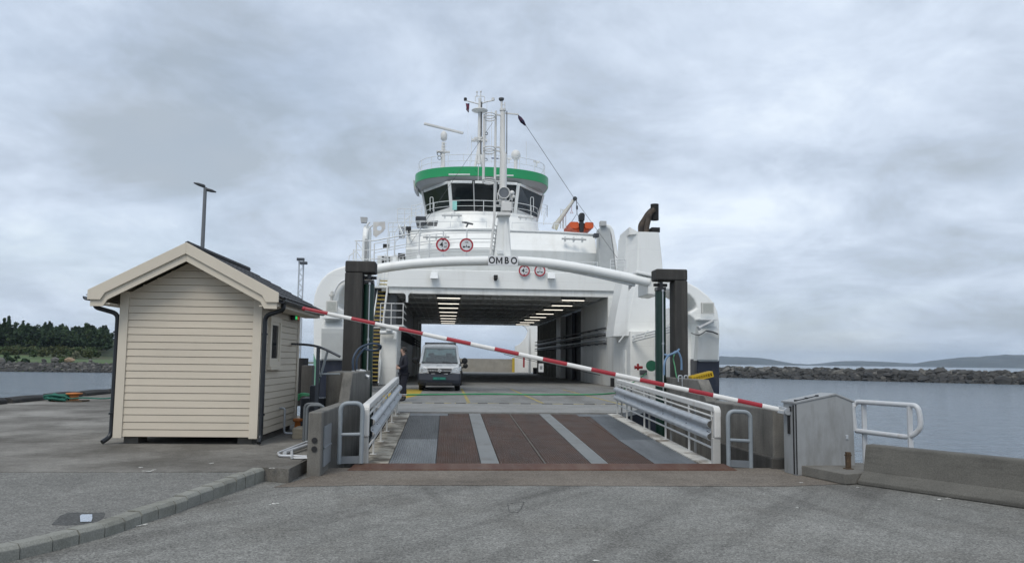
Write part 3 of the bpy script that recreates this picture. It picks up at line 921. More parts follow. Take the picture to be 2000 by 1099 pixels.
# signal lamp under the eave, drain pipe
sg_ = MB(); sg_.box(SW + .01, SW + .09, 1.95, 2.30, 2.04, 2.13)
sl = sg_.build('signal_lamp', black_gloss, shed, bevel=.01)
for y, c, s in ((2.02, (0.01, .6, .18), 1.0), (2.12, (.25, .6, .1), .3), (2.23, (.5, .04, .02), .5)):
    mb = MB(); mb.cyl(L0(SW + .05, y + .0, 2.085), L0(SW + .094, y, 2.085), .032); mb.build('lens', mat('lamp_lens_%s' % {2.02: 'green', 2.12: 'lime', 2.23: 'red'}[y], c, .3, emit=c, emit_s=s), sl)
mb = MB(); mb.tube(fillet([L0(SW, 1.42, .48), L0(SW + .09, 1.42, .48), L0(SW + .09, 1.42, .05), L0(SW + .55, 1.50, .04), L0(SW + 1.0, 1.5, .04)], .06), .018, 10); mb.build('drain_pipe', steel, shed)

# ------------------------------------------------------------------ left abutment wall, right abutment wall
def abut(name, lab, xi, xo, yf, slope_y, ztop_lo, ztop_hi, yend, xb, yb, m):
    t = empty(name, ((xi + xo) / 2, yf, 0), lab, 'concrete wall')
    mb = MB()
    mb.prism([(xi, yf, -4), (xi, yf, ztop_lo), (xi, slope_y, ztop_lo - .02), (xi, slope_y + .45, ztop_hi), (xi, yend, ztop_hi), (xi, yend, -4)], (xo - xi, 0, 0))
    mb.build('wall', m, t, bevel=.02)
    mb = MB(); mb.prism([(xo, yb, -4), (xo, yb, ztop_hi - .015), (xo, yend, ztop_hi - .015), (xo, yend, -4)], (xb - xo, 0, 0))
    mb.build('block', m, t, bevel=.03)
    return t
XI = X(627.5, 10.2, 860)
la = abut('abutment_wall', 'stained concrete wall with bolt holes left of the ramp, rising in a slope', XI, X(600.5, 10.2, 860), 10.2, 12.95, .82, 1.28, 16.9, X(640, 15, 740), 14.8, concrete)
mb = MB()
for z in (.46, .35): mb.cyl((XI - .085, 10.203, z), (XI - .085, 10.185, z), .036, seg=16)
mb.build('bolt_hole', black, la)
mb = MB(); mb.box(XI + .002, XI + .018, 10.35, 10.95, .1, .62); mb.box(XI + .002, XI + .030, 10.35, 10.95, .33, .35); mb.build('steel_plate', mat('zinc_plate', (.27, .29, .31), .5, metal=.3, var=.1), la)
ra = abut('abutment_wall', 'stained concrete wall right of the ramp sloping down to the barrier cabinet', 4.75, 4.97, 10.95, 13.86, .85, 1.20, 17.2, 5.32, 16.1, concrete)
mb = MB(); mb.box(4.70, 5.05, 10.9, 13.4, -2, .16); mb.build('footing', concrete_dk, ra, bevel=.02)

# ------------------------------------------------------------------ lifting pylons with hydraulic cylinders
dgreen = mat('dark_green_cylinder', (0.006, 0.028, 0.020), 0.35, var=0.15)
pyl_m = mat('dark_pylon_concrete', (0.040, 0.039, 0.037), 0.88, var=0.22, scale=2.5, dirt=(0.11, 0.105, 0.095), dirt_amt=0.5, dirt_scale=2, dirt_stretch=(3, 3, .25), fine=.1, fine_scale=60, bump=.3)
def pylon(lab, clab, x0, x1, xc, y0, y1, zb, zt, sgn):
    t = empty('lifting_pylon', ((x0 + x1) / 2, (y0 + y1) / 2, zb), lab, 'pylon', 'pylons that lift the ferry ramp')
    mb = MB(); mb.box(x0, x1, y0, y1, zb, zt - .25); mb.build('post', pyl_m, t, bevel=.02)
    bx = xc + sgn * .14
    mb = MB(); mb.box(min(x0, bx) if sgn < 0 else x0, max(x1, bx) if sgn > 0 else x1, y0 - .01, y1 + .01, zt - .25, zt); mb.build('beam', pyl_m, t, bevel=.035, seg=3)
    cyl = empty('hydraulic_cylinder', (xc, y0 + .1, -.8), clab, 'cylinder', 'hydraulic cylinders lifting the ramp')
    mb = MB(); mb.cyl((xc, y0 + .18, -.9), (xc, y0 + .18, zt - .48), .115, seg=20); mb.build('barrel', dgreen, cyl)
    mb = MB(); mb.box(xc - .10, xc + .10, y0 + .06, y0 + .30, zt - .47, zt - .39); mb.box(xc - .04, xc + .04, y0 + .1, y0 + .26, zt - .39, zt - .27)
    mb.cyl((xc - .15, y0 + .18, zt - .34), (xc + .15, y0 + .18, zt - .34), .035, seg=10); mb.build('clevis', black_gloss, cyl, bevel=.01)
    mb = MB(); mb.tube([(xc + .02, y0 + .05, zt - .46), (xc + .02, y0 + .05, .7)], .014, 8)
    for z in (zt - .5, 1.9): mb.cyl((xc + .02, y0 + .05, z), (xc + .02, y0 + .05, z + .05), .025, seg=8)
    mb.build('pipe', steel, cyl)
    return t
YP = 16.3
lp = pylon('dark concrete lifting pylon on the left of the ramp, arm over a green cylinder', 'dark green hydraulic cylinder under the left pylon arm', X(668, YP, 715), X(703.5, YP, 715), X(717, YP, 650), YP, YP + .42, 1.24, 3.575, 1)
rp = pylon('dark concrete lifting pylon on the right of the ramp, arm over a green cylinder', 'dark green hydraulic cylinder under the right pylon arm', X(1319, YP, 715), X(1344.5, YP, 715), X(1294.5, YP, 650), YP, YP + .42, 1.16, 3.55, -1)
# hoses
blue_hose = mat('blue_rubber_hose', (0.13, 0.22, 0.34), 0.5, var=0.15)
hose_dk = mat('dark_blue_hose', (0.035, 0.06, 0.10), 0.5, var=0.15)
green_hose = mat('green_rubber_hose', (0.05, 0.22, 0.10), 0.5, var=0.15)
mb = MB()
mb.tube(arc([at(690, 728, 15.6), at(690, 700, 15.6), at(702, 680, 15.7), at(724, 671, 15.8), at(742, 674, 15.9), at(742, 681, 16.0), at(728, 684, 16.1), at(714, 682, 16.2)]), .022, 10)
mb.tube(arc([at(697, 728, 15.7), at(697, 702, 15.7), at(708, 684, 15.8), at(716, 678, 15.9)]), .022, 10)
tag(mb.build('hydraulic_hose', hose_dk), 'dark hydraulic hoses arching beside the left pylon', 'hose')
mb = MB()
mb.tube(arc([at(1297, 732, 15.7), at(1298, 708, 15.7), at(1306, 694, 15.8), at(1320, 688, 15.8), at(1326, 682, 15.9)]), .022, 10)
mb.tube(arc([at(1298, 692, 16.0), at(1308, 694, 15.9), at(1322, 686, 15.8), at(1330, 700, 15.8), at(1331, 722, 15.8)]), .022, 10)
tag(mb.build('hydraulic_hose', blue_hose), 'light blue hydraulic hoses crossing in front of the right pylon', 'hose')
mb = MB(); mb.tube(arc([at(1330, 740, 15.7), at(1322, 737, 15.7), at(1318, 715, 15.8), at(1315, 700, 15.9), at(1318, 690, 16.0)]), .014, 8)
tag(mb.build('thin_hose', green_hose), 'thin green hose hanging on the right pylon', 'hose')
for k, dx in enumerate((0, .12)):
    mb = MB(); mb.tube(fillet([at(1325, 745, 15.2) + V((dx, 0, 0)), at(1325, 733, 15.2) + V((dx, 0, 0)), at(1332, 733, 15.2) + V((dx, 0, 0)), at(1333, 745, 15.2) + V((dx, 0, -.1))], .03), .012, 8)
    tag(mb.build('conduit_pipe', steel), ('left', 'right')[k] + ' one of two small bent steel conduits on top of the right abutment', 'pipe')
mb = MB()
for dx, dz in ((0, 0), (.09, .02), (.2, -.02)):
    p = at(690, 728, 15.5) + V((dx, 0, dz)); mb.cyl(p - V((0, 0, .16)), p + V((0, 0, .05)), .035, seg=10); mb.cyl(p + V((0, -.03, -.02)), p + V((.12, -.06, -.06)), .04, seg=10)
mb.cyl(at(702, 727, 15.45), at(713, 729, 15.45), .07, seg=12)
tag(mb.build('pipe_valve', steel_lt), 'cluster of galvanised hose couplings on the left abutment top', 'valve')

# ------------------------------------------------------------------ link-span ramp
CX = [X(q, 11.2, 899.5) for q in (757.6, 850.8, 940, 977, 1157, 1192, 1282.6, 1368.7)]
XL, XR, Y1, Y2, Z2 = CX[0], CX[7], 11.08, 17.8, .30
rz = lambda y: .012 + (y - Y1) / (Y2 - Y1) * (Z2 - .012)
ramp = empty('ferry_ramp', (1.39, Y1, 0), 'hinged steel ferry ramp with brown and grey grating plates', 'ramp')
def tread(name, col, metal, kind, dirt=None, r=.55):
    """ribbed or chequered plate"""
    m = mat(name, col, r, metal=metal, spec=.22, var=.18, scale=1.6, dirt=dirt or tuple(x * .55 for x in col), dirt_amt=.8, dirt_scale=2.2, dirt_stretch=(1.3, .22, 1), dirt_lo=.40, dirt_hi=.66, fine=.15, fine_scale=60)
    t = m.node_tree; L = t.links.new; b = t.nodes['Principled BSDF']
    tc = N(t, 'ShaderNodeTexCoord')
    if kind == 'rib':
        w = N(t, 'ShaderNodeTexWave', wave_type='BANDS', bands_direction='X'); w.inputs['Scale'].default_value = 9.0; w.inputs['Distortion'].default_value = .0
        L(tc.outputs['Object'], w.inputs[0]); h = w.outputs['Fac']
    else:
        v = N(t, 'ShaderNodeTexVoronoi'); v.inputs['Scale'].default_value = 26; v.inputs['Randomness'].default_value = 0.15
        mp = N(t, 'ShaderNodeMapping'); mp.inputs['Rotation'].default_value = (0, 0, R(45)); L(tc.outputs['Object'], mp.inputs[0]); L(mp.outputs[0], v.inputs['Vector'])
        h = v.outputs['Distance']
    bp = N(t, 'ShaderNodeBump'); bp.inputs['Strength'].default_value = .9; bp.inputs['Distance'].default_value = .012 if kind == 'rib' else .006
    L(h, bp.inputs['Height']); L(bp.outputs[0], b.inputs['Normal'])
    return m
rust_t = tread('rusty_ribbed_plate', (0.068, 0.035, 0.021), .0, 'rib', dirt=(0.038, 0.021, 0.013))
grey_t = tread('grey_ribbed_plate', (0.205, 0.22, 0.23), .3, 'rib')
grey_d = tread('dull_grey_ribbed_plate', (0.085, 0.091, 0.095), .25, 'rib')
chk = tread('chequer_plate', (0.165, 0.178, 0.188), .35, 'chk')
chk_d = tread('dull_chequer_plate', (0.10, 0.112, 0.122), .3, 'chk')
strip_m = mat('grey_strip_paint', (0.175, 0.185, 0.185), .7, var=.12, scale=2, dirt=(0.09, .08, .07), dirt_amt=.5, dirt_scale=3)
def plate(name, x0, x1, y0, y1, m, lift=0.0, x0b=None, x1b=None):
    g = .006
    x0b = x0 if x0b is None else x0b; x1b = x1 if x1b is None else x1b
    mb = MB()
    b = [(x0 + g, y0 + g, rz(y0) - .03), (x1 - g, y0 + g, rz(y0) - .03), (x1b - g, y1 - g, rz(y1) - .03), (x0b + g, y1 - g, rz(y1) - .03)]
    mb.hexa(b, [(p[0], p[1], p[2] + .03 + lift) for p in b])
    return mb.build(name, m, ramp)
cols_ = list(zip(CX, CX[1:]))
Ym = 13.75
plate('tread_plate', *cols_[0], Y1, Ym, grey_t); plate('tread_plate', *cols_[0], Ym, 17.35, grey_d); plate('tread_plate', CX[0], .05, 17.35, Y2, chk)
plate('tread_plate', *cols_[1], Y1, Ym, rust_t); plate('tread_plate', *cols_[1], Ym, 17.35, rust_t); plate('tread_plate', .05, CX[2], 17.35, Y2, rust_t)
plate('wheel_strip', *cols_[2], Y1, Y2, strip_m, .004); plate('wheel_strip', *cols_[4], Y1, Y2, strip_m, .004)
CM = (CX[3] + CX[4]) / 2
for a, b in ((CX[3], CM - .02), (CM + .02, CX[4])):
    plate('tread_plate', a, b, Y1, Ym, rust_t); plate('tread_plate', a, b, Ym, Y2, rust_t)
plate('wheel_strip', CM - .02, CM + .02, Y1, Y2, mat('worn_joint', (0.10, 0.085, 0.072), .7, var=.4, scale=5), .002)
plate('tread_plate', *cols_[5], Y1, Ym, rust_t); plate('tread_plate', *cols_[5], Ym, Y2, rust_t)
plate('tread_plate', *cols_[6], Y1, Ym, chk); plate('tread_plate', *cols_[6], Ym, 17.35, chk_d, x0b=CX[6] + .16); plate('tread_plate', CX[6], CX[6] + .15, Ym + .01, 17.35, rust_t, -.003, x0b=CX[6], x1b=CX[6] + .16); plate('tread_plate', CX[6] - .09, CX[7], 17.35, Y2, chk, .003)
mb = MB()
mb.hexa([(-1.2, Y1, -.35), (4.0, Y1, -.35), (4.0, Y2, .0), (-1.2, Y2, .0)], [(-1.2, Y1, rz(Y1) - .034), (4.0, Y1, rz(Y1) - .034), (4.0, Y2, rz(Y2) - .034), (-1.2, Y2, rz(Y2) - .034)])
mb.build('deck_frame', dark_int, ramp)
curb_m = mat('worn_white_curb', (0.50, 0.49, 0.45), .7, var=.1, scale=3, dirt=(0.13, 0.10, 0.07), dirt_amt=.8, dirt_scale=2.2, dirt_lo=.5, dirt_hi=.62)
curb_l = mat('rusty_white_curb', (0.36, 0.335, 0.28), .75, var=.2, scale=4, dirt=(0.07, 0.055, 0.035), dirt_amt=.9, dirt_scale=3.0, dirt_lo=.42, dirt_hi=.58)
for a, b, m in ((-1.2, XL, curb_l), (XR, 4.02, curb_m)):
    mb = MB(); mb.hexa([(a, Y1, -.1), (b, Y1, -.1), (b, Y2, .1), (a, Y2, .1)], [(a, Y1, rz(Y1) + .02), (b, Y1, rz(Y1) + .012), (b, Y2, rz(Y2) + .012), (a, Y2, rz(Y2) + .02)]); mb.build('curb', m, ramp, bevel=.006)
mb = MB(); mb.hexa([(-1.32, 10.72, .006), (4.12, 10.72, .006), (4.05, Y1 - .004, .006), (-1.25, Y1 - .004, .006)], [(-1.30, 10.73, .02), (4.10, 10.73, .02), (4.05, Y1 - .004, .055), (-1.25, Y1 - .004, .055)])
mb.build('threshold', tread('rusty_threshold', (0.078, 0.034, 0.022), .0, 'chk', dirt=(0.13, .085, .062)), ramp)
mb = MB(); mb.hexa([(-1.2, Y2, .1), (4.1, Y2, .1), (4.1, Y2 + .12, .1), (-1.2, Y2 + .12, .1)], [(-1.2, Y2, Z2 - .004), (4.1, Y2, Z2 - .004), (4.1, Y2 + .12, Z2 - .03), (-1.2, Y2 + .12, Z2 - .03)]); mb.build('end_beam', black, ramp)

# ------------------------------------------------------------------ ramp guard rails
web_m = mat('grey_web_paint', (.30, .30, .285), .6, var=.15, dirt=(.14, .11, .08), dirt_amt=.6, dirt_scale=5)
def guardrail(lab, xr, y0, y1, posts, sgn):
    """sgn: direction towards the roadway"""
    t = empty('guard_rail', (xr, y0, 0), lab, 'guard rail', 'guard rails along the ramp')
    h = .82
    mb = MB()
    mb.bar((xr, y0 + .03, rz(y0) + h), (xr, y1, rz(y1) + h - .04), .10, .085)
    # end post turns down
    mb.loft([[(xr + a * .05, y0 + .05 - .02 * k * 0 - d, rz(y0) + z + b) for a, b in ((-1, .0), (1, .0), (1, .085), (-1, .085))] for k, (d, z) in enumerate([(0.0, h - .04), (.06, h - .055), (.09, h - .10)])], smooth=False)
    mb.build('top_rail', rail_white, t, bevel=.012)
    mb = MB(); mb.box(xr - .05, xr + .05, y0 - .05, y0 + .03, rz(y0) + .40, rz(y0) + h - .02); mb.build('end_cap', rail_white, t, bevel=.02)
    mb = MB(); mb.box(xr - .07, xr + .045, y0 - .03, y0 + .06, rz(y0) - .05, rz(y0) + .40); mb.build('end_post', mat('beige_post_paint', (.44, .44, .42), .6, var=.1, dirt=(.2, .17, .13), dirt_amt=.5), t, bevel=.008)
    for y in posts:
        mb = MB(); mb.bar((xr + sgn * .035, y, rz(y) + .02), (xr + sgn * .035, y, rz(y) + h - .04), .028, .035, (0, 1, 0))
        mb.box(xr + sgn * .035 - .05, xr + sgn * .035 + .05, y - .04, y + .04, rz(y) + .014, rz(y) + .026)
        po = mb.build('post', rail_white, t, bevel=.004)
        mb = MB(); mb.box(xr - sgn * .065 - .012, xr - sgn * .065 + .012, y - .03, y + .03, rz(y) - .15, rz(y) + h - .06); mb.build('web', web_m, po)
    ys = [y0] + list(posts)
    for hh in (.24, .705):
        mb = MB(); mb.tube([(xr + sgn * .03, y0 + .02, rz(y0) + hh), (xr + sgn * .03, y1, rz(y1) + hh)], .017, 8); mb.build('mid_rail', rail_white, t)
    prof = [(0, .155), (.055, .135), (.075, .10), (.07, .065), (.012, .025), (.012, -.025), (.07, -.065), (.075, -.10), (.055, -.135), (0, -.155)]
    rings = []
    for y, flare in ((y0 + .05, .0), (y0 + .25, 0), (y1 - .35, 0), (y1 - .12, -.0), (y1 + .06, -.06)):
        rings.append([(xr + sgn * (.06 + d + flare * 1.4), y, rz(min(y, Y2)) + .50 + z) for d, z in prof] + [(xr + sgn * (.06 + d - .006 + flare * 1.4), y, rz(min(y, Y2)) + .50 + z * .98) for d, z in reversed(prof)])
    mb = MB(); mb.loft(rings, smooth=True)
    wb = mb.build('crash_barrier', steel, t)
    mb = MB()
    for y in [y0 + .18] + list(posts):
        for z in (-.03, .03): mb.ball((xr + sgn * .082, y, rz(y) + .5 + z), .010, seg=6, rows=4)
    mb.build('bolt', black, wb)
    return t
guardrail('white ramp guard rail with steel crash barrier on the left side', -1.13, 11.15, 17.75, (12.0, 13.3, 14.6, 15.9, 17.1, 17.7), 1)
guardrail('white ramp guard rail with steel crash barrier on the right side', 3.98, 11.15, 17.75, (11.25, 12.35, 13.7, 15.2, 16.7, 17.65), -1)

# grey loop rails closing the gap beside the ramp
def loop_rail(lab, pa, pb, h, r=.031):
    t = empty('loop_rail', (pa + pb) / 2, lab, 'rail', 'grey loop rails at the foot of the ramp')
    mb = MB(); mb.tube(fillet([pa, pa + V((0, 0, h)), pb + V((0, 0, h)), pb], .11, 7), r, 14); mb.build('frame', grey_rail, t)
    mb = MB(); mb.tube([pa + V((0, 0, h * .48)), pb + V((0, 0, h * .48))], r * .8, 12); mb.build('cross_bar', grey_rail, t)
    mb = MB(); mb.bar(pa + V((0, 0, .05)), pb + V((0, 0, .05)), .012, .1); mb.build('foot_plate', mat('foot_plate_paint', (.17, .19, .21), .6), t)
loop_rail('grey loop rail left of the ramp in front of the concrete wall', at(662, 905, 11.0), at(705, 904, 11.0), .83)
loop_rail('grey loop rail right of the ramp in front of the concrete wall', at(1423, 911, 11.0), at(1467, 913, 11.0), .80)

# ------------------------------------------------------------------ barrier gate
bg = empty('barrier_gate', (4.9, 10.4, 0), 'red and white boom barrier with grey gabled cabinet across the ramp', 'barrier')
cab_m = mat('cabinet_grey_paint', (0.285, 0.298, 0.305), .55, var=.08, scale=2.2, dirt=(0.19, .193, .19), dirt_amt=.75, dirt_scale=2.2, dirt_stretch=(2, 2, .6), dirt_lo=.45, dirt_hi=.65)
c0 = gz(1556, 929, 0); ux = V((math.cos(R(2)), math.sin(R(2)), 0)); uy = (gz(1531, 922, 0) - c0).normalized()
cw, cdp = X(1671, c0.y + .03, 850) - c0.x, (gz(1531, 922, 0) - c0).length
cth, ctp, ctr = Z(784.5, c0.y, 1556), Z(768, c0.y, 1634), Z(782, c0.y, 1667)
def C(a, b, z): return c0 + ux * a + uy * b + V((0, 0, z))
mb = MB(); mb.prism([C(0.012, .012, 0), C(cw, .012, 0), C(cw - .02, .012, ctr - .012), C(cw * .69, .012, ctp - .014), C(.012, .012, cth - .012)], uy * cdp)
cabinet = mb.build('cabinet', cab_m, bg, bevel=.012)
mb = MB(); mb.prism([C(-.006, .0, cth), C(cw * .69, .0, ctp), C(cw + .0, .0, ctr - .004), C(cw, 0, ctr - .03), C(cw * .69, 0, ctp - .024), C(-.006, 0, cth - .026)], uy * (cdp + .03)); mb.build('lid', cab_m, cabinet, bevel=.004)
mb = MB(); mb.box(0, 1, 0, 1, 0, 1)
mb = MB(); mb.hexa([C(0.002, .06, .02), C(.012, .06, .02), C(.012, .08, .02), C(.002, .08, .02)], [C(0.002, .06, .95), C(.012, .06, .95), C(.012, .08, .95), C(.002, .08, .95)])
mb.hexa([C(0.000, .16, .55), C(.012, .16, .55), C(.012, .22, .55), C(.0, .22, .55)], [C(0.0, .16, .80), C(.012, .16, .80), C(.012, .22, .80), C(.0, .22, .80)])
mb.hexa([C(0.006, .005, .02), C(.02, .005, .02), C(.02, .013, .02), C(.006, .013, .02)], [C(0.006, .005, .96), C(.02, .005, .96), C(.02, .013, .96), C(.006, .013, .96)])
mb.build('seam', black, cabinet)
mb = MB(); mb.hexa([C(.0, .11, .86), C(.0, .16, .86), C(-.004, .16, .86), C(-.004, .11, .86)], [C(.0, .11, .93), C(.0, .16, .93), C(-.004, .16, .93), C(-.004, .11, .93)]); mb.build('plate', black, cabinet)
mb = MB(); mb.tube([C(.02, .05, cth + .012), C(cw * .2, .05, cth + .045), C(cw * .42, .05, cth + .088)], .007, 6)
for f in (.04, .22, .40): q = C(cw * f, .05, cth + .012 + f * .19); mb.box(q.x - .02, q.x + .02, q.y - .012, q.y + .012, q.z - .012, q.z + .008)
mb.build('hinge_wire', black, cabinet)
mb = MB(); q = C(cw * .86, .012, .52); mb.box(q.x - .018, q.x + .018, q.y - .012, q.y + .004, q.z - .03, q.z + .03); mb.build('lock', steel, cabinet, bevel=.004)
p1, p0 = at(1536, 802.5, c0.y + .2), at(594, 602.5, 11.1)
red = mat('boom_red', (0.32, 0.018, 0.030), .45, var=.1, scale=5)
bwh = mat('boom_white', (0.72, 0.72, 0.70), .45, var=.06, scale=3, dirt=(.25, .23, .2), dirt_amt=.55, dirt_scale=3.5, dirt_lo=.58, dirt_hi=.72)
d = (p1 - p0)
n = 20
up = V((0, 0, 1)); up = (up - d.normalized() * up.dot(d.normalized())).normalized(); sd_ = d.normalized().cross(up)
boom_r = lambda t: .0275 + .0085 * t
rows = []
NS = 80
white_b, red_b = MB(), []
for k in range(n):
    t0, t1 = k / n, (k + 1) / n
    rs_ = MB()
    if k % 2 == 0: red_b.append(rs_)
    for mbx, keep in ((white_b, True), (rs_, k % 2 == 0)):
        if not keep: continue
        g = 1.0 if mbx is white_b else 1.035
        rr0, rr1 = boom_r(t0) * g, boom_r(t1) * g
        a, b = p0 + d * t0, p0 + d * t1
        # the red film covers most of the front face and wraps the edges, the underside stays white
        angs = [math.radians(q) for q in range(0, 360, 20)] if mbx is white_b else [math.radians(q) for q in range(-40, 221, 20)]
        ring = lambda c, r: [c + (sd_ * math.cos(q) * .72 + up * math.sin(q)) * r for q in angs]
        mbx.loft([ring(a, rr0), ring(b, rr1)], cap=(mbx is white_b), close=(mbx is white_b))
boom = white_b.build('boom', bwh, bg)
for q in red_b: q.build('red_stripe', red, boom, recalc=False)
mb = MB(); mb.ball(p0, .032, .03, .032, 10, 6); mb.build('end_cap', red, boom)
mb = MB(); mb.tube([p0 + d * .42 - up * .042, p0 + d * .5 - up * .052, p0 + d * .62 - up * .048], .004, 6); mb.build('cable', black, boom)
tg = p0 + d * .4985 - up * .08 + V((0, -.02, -.03))
mb = MB(); mb.box(tg.x - .035, tg.x + .035, tg.y, tg.y + .008, tg.z - .07, tg.z + .05); tagp = mb.build('tag_plate', rail_white, boom)
mb = MB(); mb.box(tg.x - .018, tg.x + .018, tg.y - .003, tg.y, tg.z - .03, tg.z + .015); mb.build('label_mark', mat('faded_grey_print', (.2, .2, .2), .6), tagp)
mb = MB(); mb.bar(p1 - d.normalized() * .12, p1 + d.normalized() * .16, .05, .10); mb.cyl(p1 + V((-.0, -.06, 0)), p1 + V((0, .1, 0)), .05); mb.build('pivot', steel, bg, bevel=.006)

# ------------------------------------------------------------------ right foreground: block, jersey barrier, pipe rail
mb = MB()
q = [gz(1568, 929, 0), gz(1651, 947, 0), gz(1690, 944, 0), V((5.9, 10.5, 0)), V((4.9, 10.85, 0)), V((4.75, 10.5, 0))]
mb.prism([p + V((0, 0, .005)) for p in q], (0, 0, .135))
tag(mb.build('concrete_block', mat('block_concrete', (.15, .145, .13), .9, var=.2, scale=5, bump=.6, bscale=35, dirt=(.08, .075, .065), dirt_amt=.6, fine=.2, fine_scale=80), bevel=.012), 'low worn concrete footing with a bolt stub at the cabinet foot', 'concrete footing')
rusty = mat('rusty_iron', (0.075, 0.05, 0.03), .85, var=.4, scale=20)
b0 = gz(1657, 915, .14)
mb = MB(); mb.box(b0.x - .028, b0.x + .028, b0.y - .028, b0.y + .028, .138, .36); mb.box(b0.x - .05, b0.x + .05, b0.y - .05, b0.y + .05, .138, .15); mb.cyl((b0.x - .045, b0.y, .32), (b0.x + .045, b0.y, .32), .012, seg=8)
tag(mb.build('bolt_stub', rusty, bevel=.004), 'rusty square iron stub standing on the low concrete footing', 'iron stub')
jb = mat('barrier_concrete', (0.108, 0.105, 0.094), .92, var=.18, scale=2.5, bump=.6, bscale=25, dirt=(0.045, .043, .038), dirt_amt=.65, dirt_scale=1.6, dirt_stretch=(.5, .5, 4), fine=.22, fine_scale=75)
ja, jd = gz(1676, 946, 0), gz(2000, 993, 0)
dj = (jd - ja).normalized(); nj = V((-dj.y, dj.x, 0))
if nj.y < 0: nj = -nj
t = empty('jersey_barrier', ja + dj, 'long dark concrete jersey barrier at the right quay edge', 'concrete barrier')
prof = [(0, 0), (0.0, .05), (.13, .16), (.20, .475), (.22, .49), (.36, .49), (.38, .475), (.45, .16), (.58, .05), (.58, 0)]
mb = MB(); mb.loft([[ja + dj * s + nj * (a + sk * b) + V((0, 0, b + .003)) for a, b in prof] for s, sk in ((0, .0), (.03, 0), (4.2, 0))], smooth=False)
mb.build('barrier_body', jb, t, bevel=.012)
pw = mat('worn_pale_pipe', (0.52, 0.54, 0.56), .45, var=.1, scale=6, dirt=(.22, .17, .13), dirt_amt=.5, dirt_scale=6)
pr = empty('pipe_rail', (5.9, 11, 0), 'pale bent pipe railing by the water between cabinet and barrier', 'railing')
a, b = V((5.86, 11.02, 0)), V((6.33, 10.05, 0))
zt, zl = .965, .555
e1 = at(1797, 790, 10.1)
b = V((X(1779, 10.2, 800), 10.2, 0))
h0 = V((X(1669, 11.1, 800), 11.1, 0))
bend = V((X(1797, 10.08, 800), 10.08, 0))
mb = MB()
mb.tube(fillet([h0 + V((0, 0, zl - .02)), h0 + V((-.02, .02, zt - .1)), h0 + V((.03, 0, zt)), bend + V((-.02, .02, zt)), bend + V((0, 0, zt - .16)), bend + V((0, 0, zl + .10)), b + V((-.02, 0, zl - .03)), h0 + V((.02, 0, zl - .02))], .1, 6), .036, 14)
mb.build('rail', pw, pr)
for p in (h0 + V((.09, -.1, 0)), b + V((-.02, -.0, 0))):
    mb = MB(); mb.bar(p + V((0, 0, 0)), p + V((0, 0, zt - .02)), .065, .03, (0, 1, 0)); mb.build('post', pw, pr)

# yellow crate on the right abutment
yel = mat('yellow_plastic', (0.55, 0.36, 0.01), .45, var=.1)
cr = at(1366, 738, 15.3)
M_ = Matrix.Translation((cr.x, 15.2, 1.19)) @ Matrix.Rotation(R(-14), 4, 'Y')
mb = MB(M_)
for y in (-.12, .12):
    mb.box(-.20, .22, y - .012, y + .012, .085, .11); mb.box(-.20, .22, y - .012, y + .012, .0, .02)
    for k in range(9): mb.box(-.20 + k * .05, -.185 + k * .05, y - .012, y + .012, .02, .085)
for x in (-.2, .22): mb.box(x - .012, x + .012, -.12, .12, 0.0, .11)
for k in range(8): mb.box(-.18 + k * .05, -.155 + k * .05, -.11, .11, .10, .115)
tag(mb.build('crate', yel), 'yellow slatted plastic crate tilted on the right abutment', 'crate')

# ------------------------------------------------------------------ between shed and left abutment
hr = empty('handrail', at(625, 800, 13.5), 'dark grey pipe handrail with brace behind the shed', 'handrail')
mb = MB(); mb.tube(arc([at(560, 671, 14.6), at(600, 673, 14.2), at(622, 677, 13.8), at(640, 684, 13.7), at(664, 696, 13.6)], 4), .022, 10); mb.build('top_rail', dark_rail, hr)
mb = MB(); a = at(622, 676, 13.8); mb.bar((a.x, a.y, KZ), a, .06, .04, (0, 1, 0)); mb.build('post', dark_rail, hr)
mb = MB(); mb.bar(at(640, 684, 13.7), at(626, 735, 13.8), .03, .03); mb.tube([at(622, 730, 13.8), at(664, 730, 13.7)], .016, 8); mb.build('brace', grey_rail, hr)
mb = MB(); a = at(610, 775, 18.2); mb.box(a.x - .25, a.x + .0, 18.1, 18.4, KZ, Z(713, 18.2, 600)); 
tag(mb.build('concrete_post', concrete_dk, bevel=.02), 'stained concrete post between shed and ferry hull', 'post')
mb = MB(); a = at(594, 730, 18.6); mb.tube([(a.x - .1, 18.7, .4), (a.x - .1, 18.7, Z(699, 18.7, 595))], .17, 14)
tag(mb.build('rubber_fender', black), 'black rubber fender behind the concrete post', 'fender')
for k, (x0, x1, yt, Y, lab) in enumerate([(594, 627, 788, 12.9, 'front grey bent pipe guard between shed and concrete wall'), (599, 632, 791, 12.6, 'rear grey bent pipe guard between shed and concrete wall')]):
    a, b = at(x0, 830, Y), at(x1, 830, Y)
    mb = MB(); mb.tube(fillet([V((a.x, Y, KZ)), V((a.x, Y, Z(yt, Y, x0))), V((b.x, Y, Z(yt, Y, x0))), V((b.x, Y, KZ))], .08), .024, 10)
    tag(mb.build('pipe_guard', mat('guard_dull_grey', (.13, .145, .155), .5, var=.15)), lab, 'pipe guard')
mb = MB(); a = at(596, 845, 13.2); mb.box(X(571, 13.3, 840), X(600, 13.3, 840), 13.3, 13.8, KZ + .0, Z(836, 13.3, 590)); 
tag(mb.build('timber_step', mat('pale_timber', (.30, .27, .21), .85, var=.2, scale=4, stretch=(1, 6, 6)), bevel=.01), 'pale timber step on the ground behind the shed', 'step')
orange = mat('orange_paint', (0.50, 0.16, 0.03), .5, var=.2, scale=8, dirt=(.15, .07, .03), dirt_amt=.7, dirt_scale=8)
a = at(581, 830, 14.2)
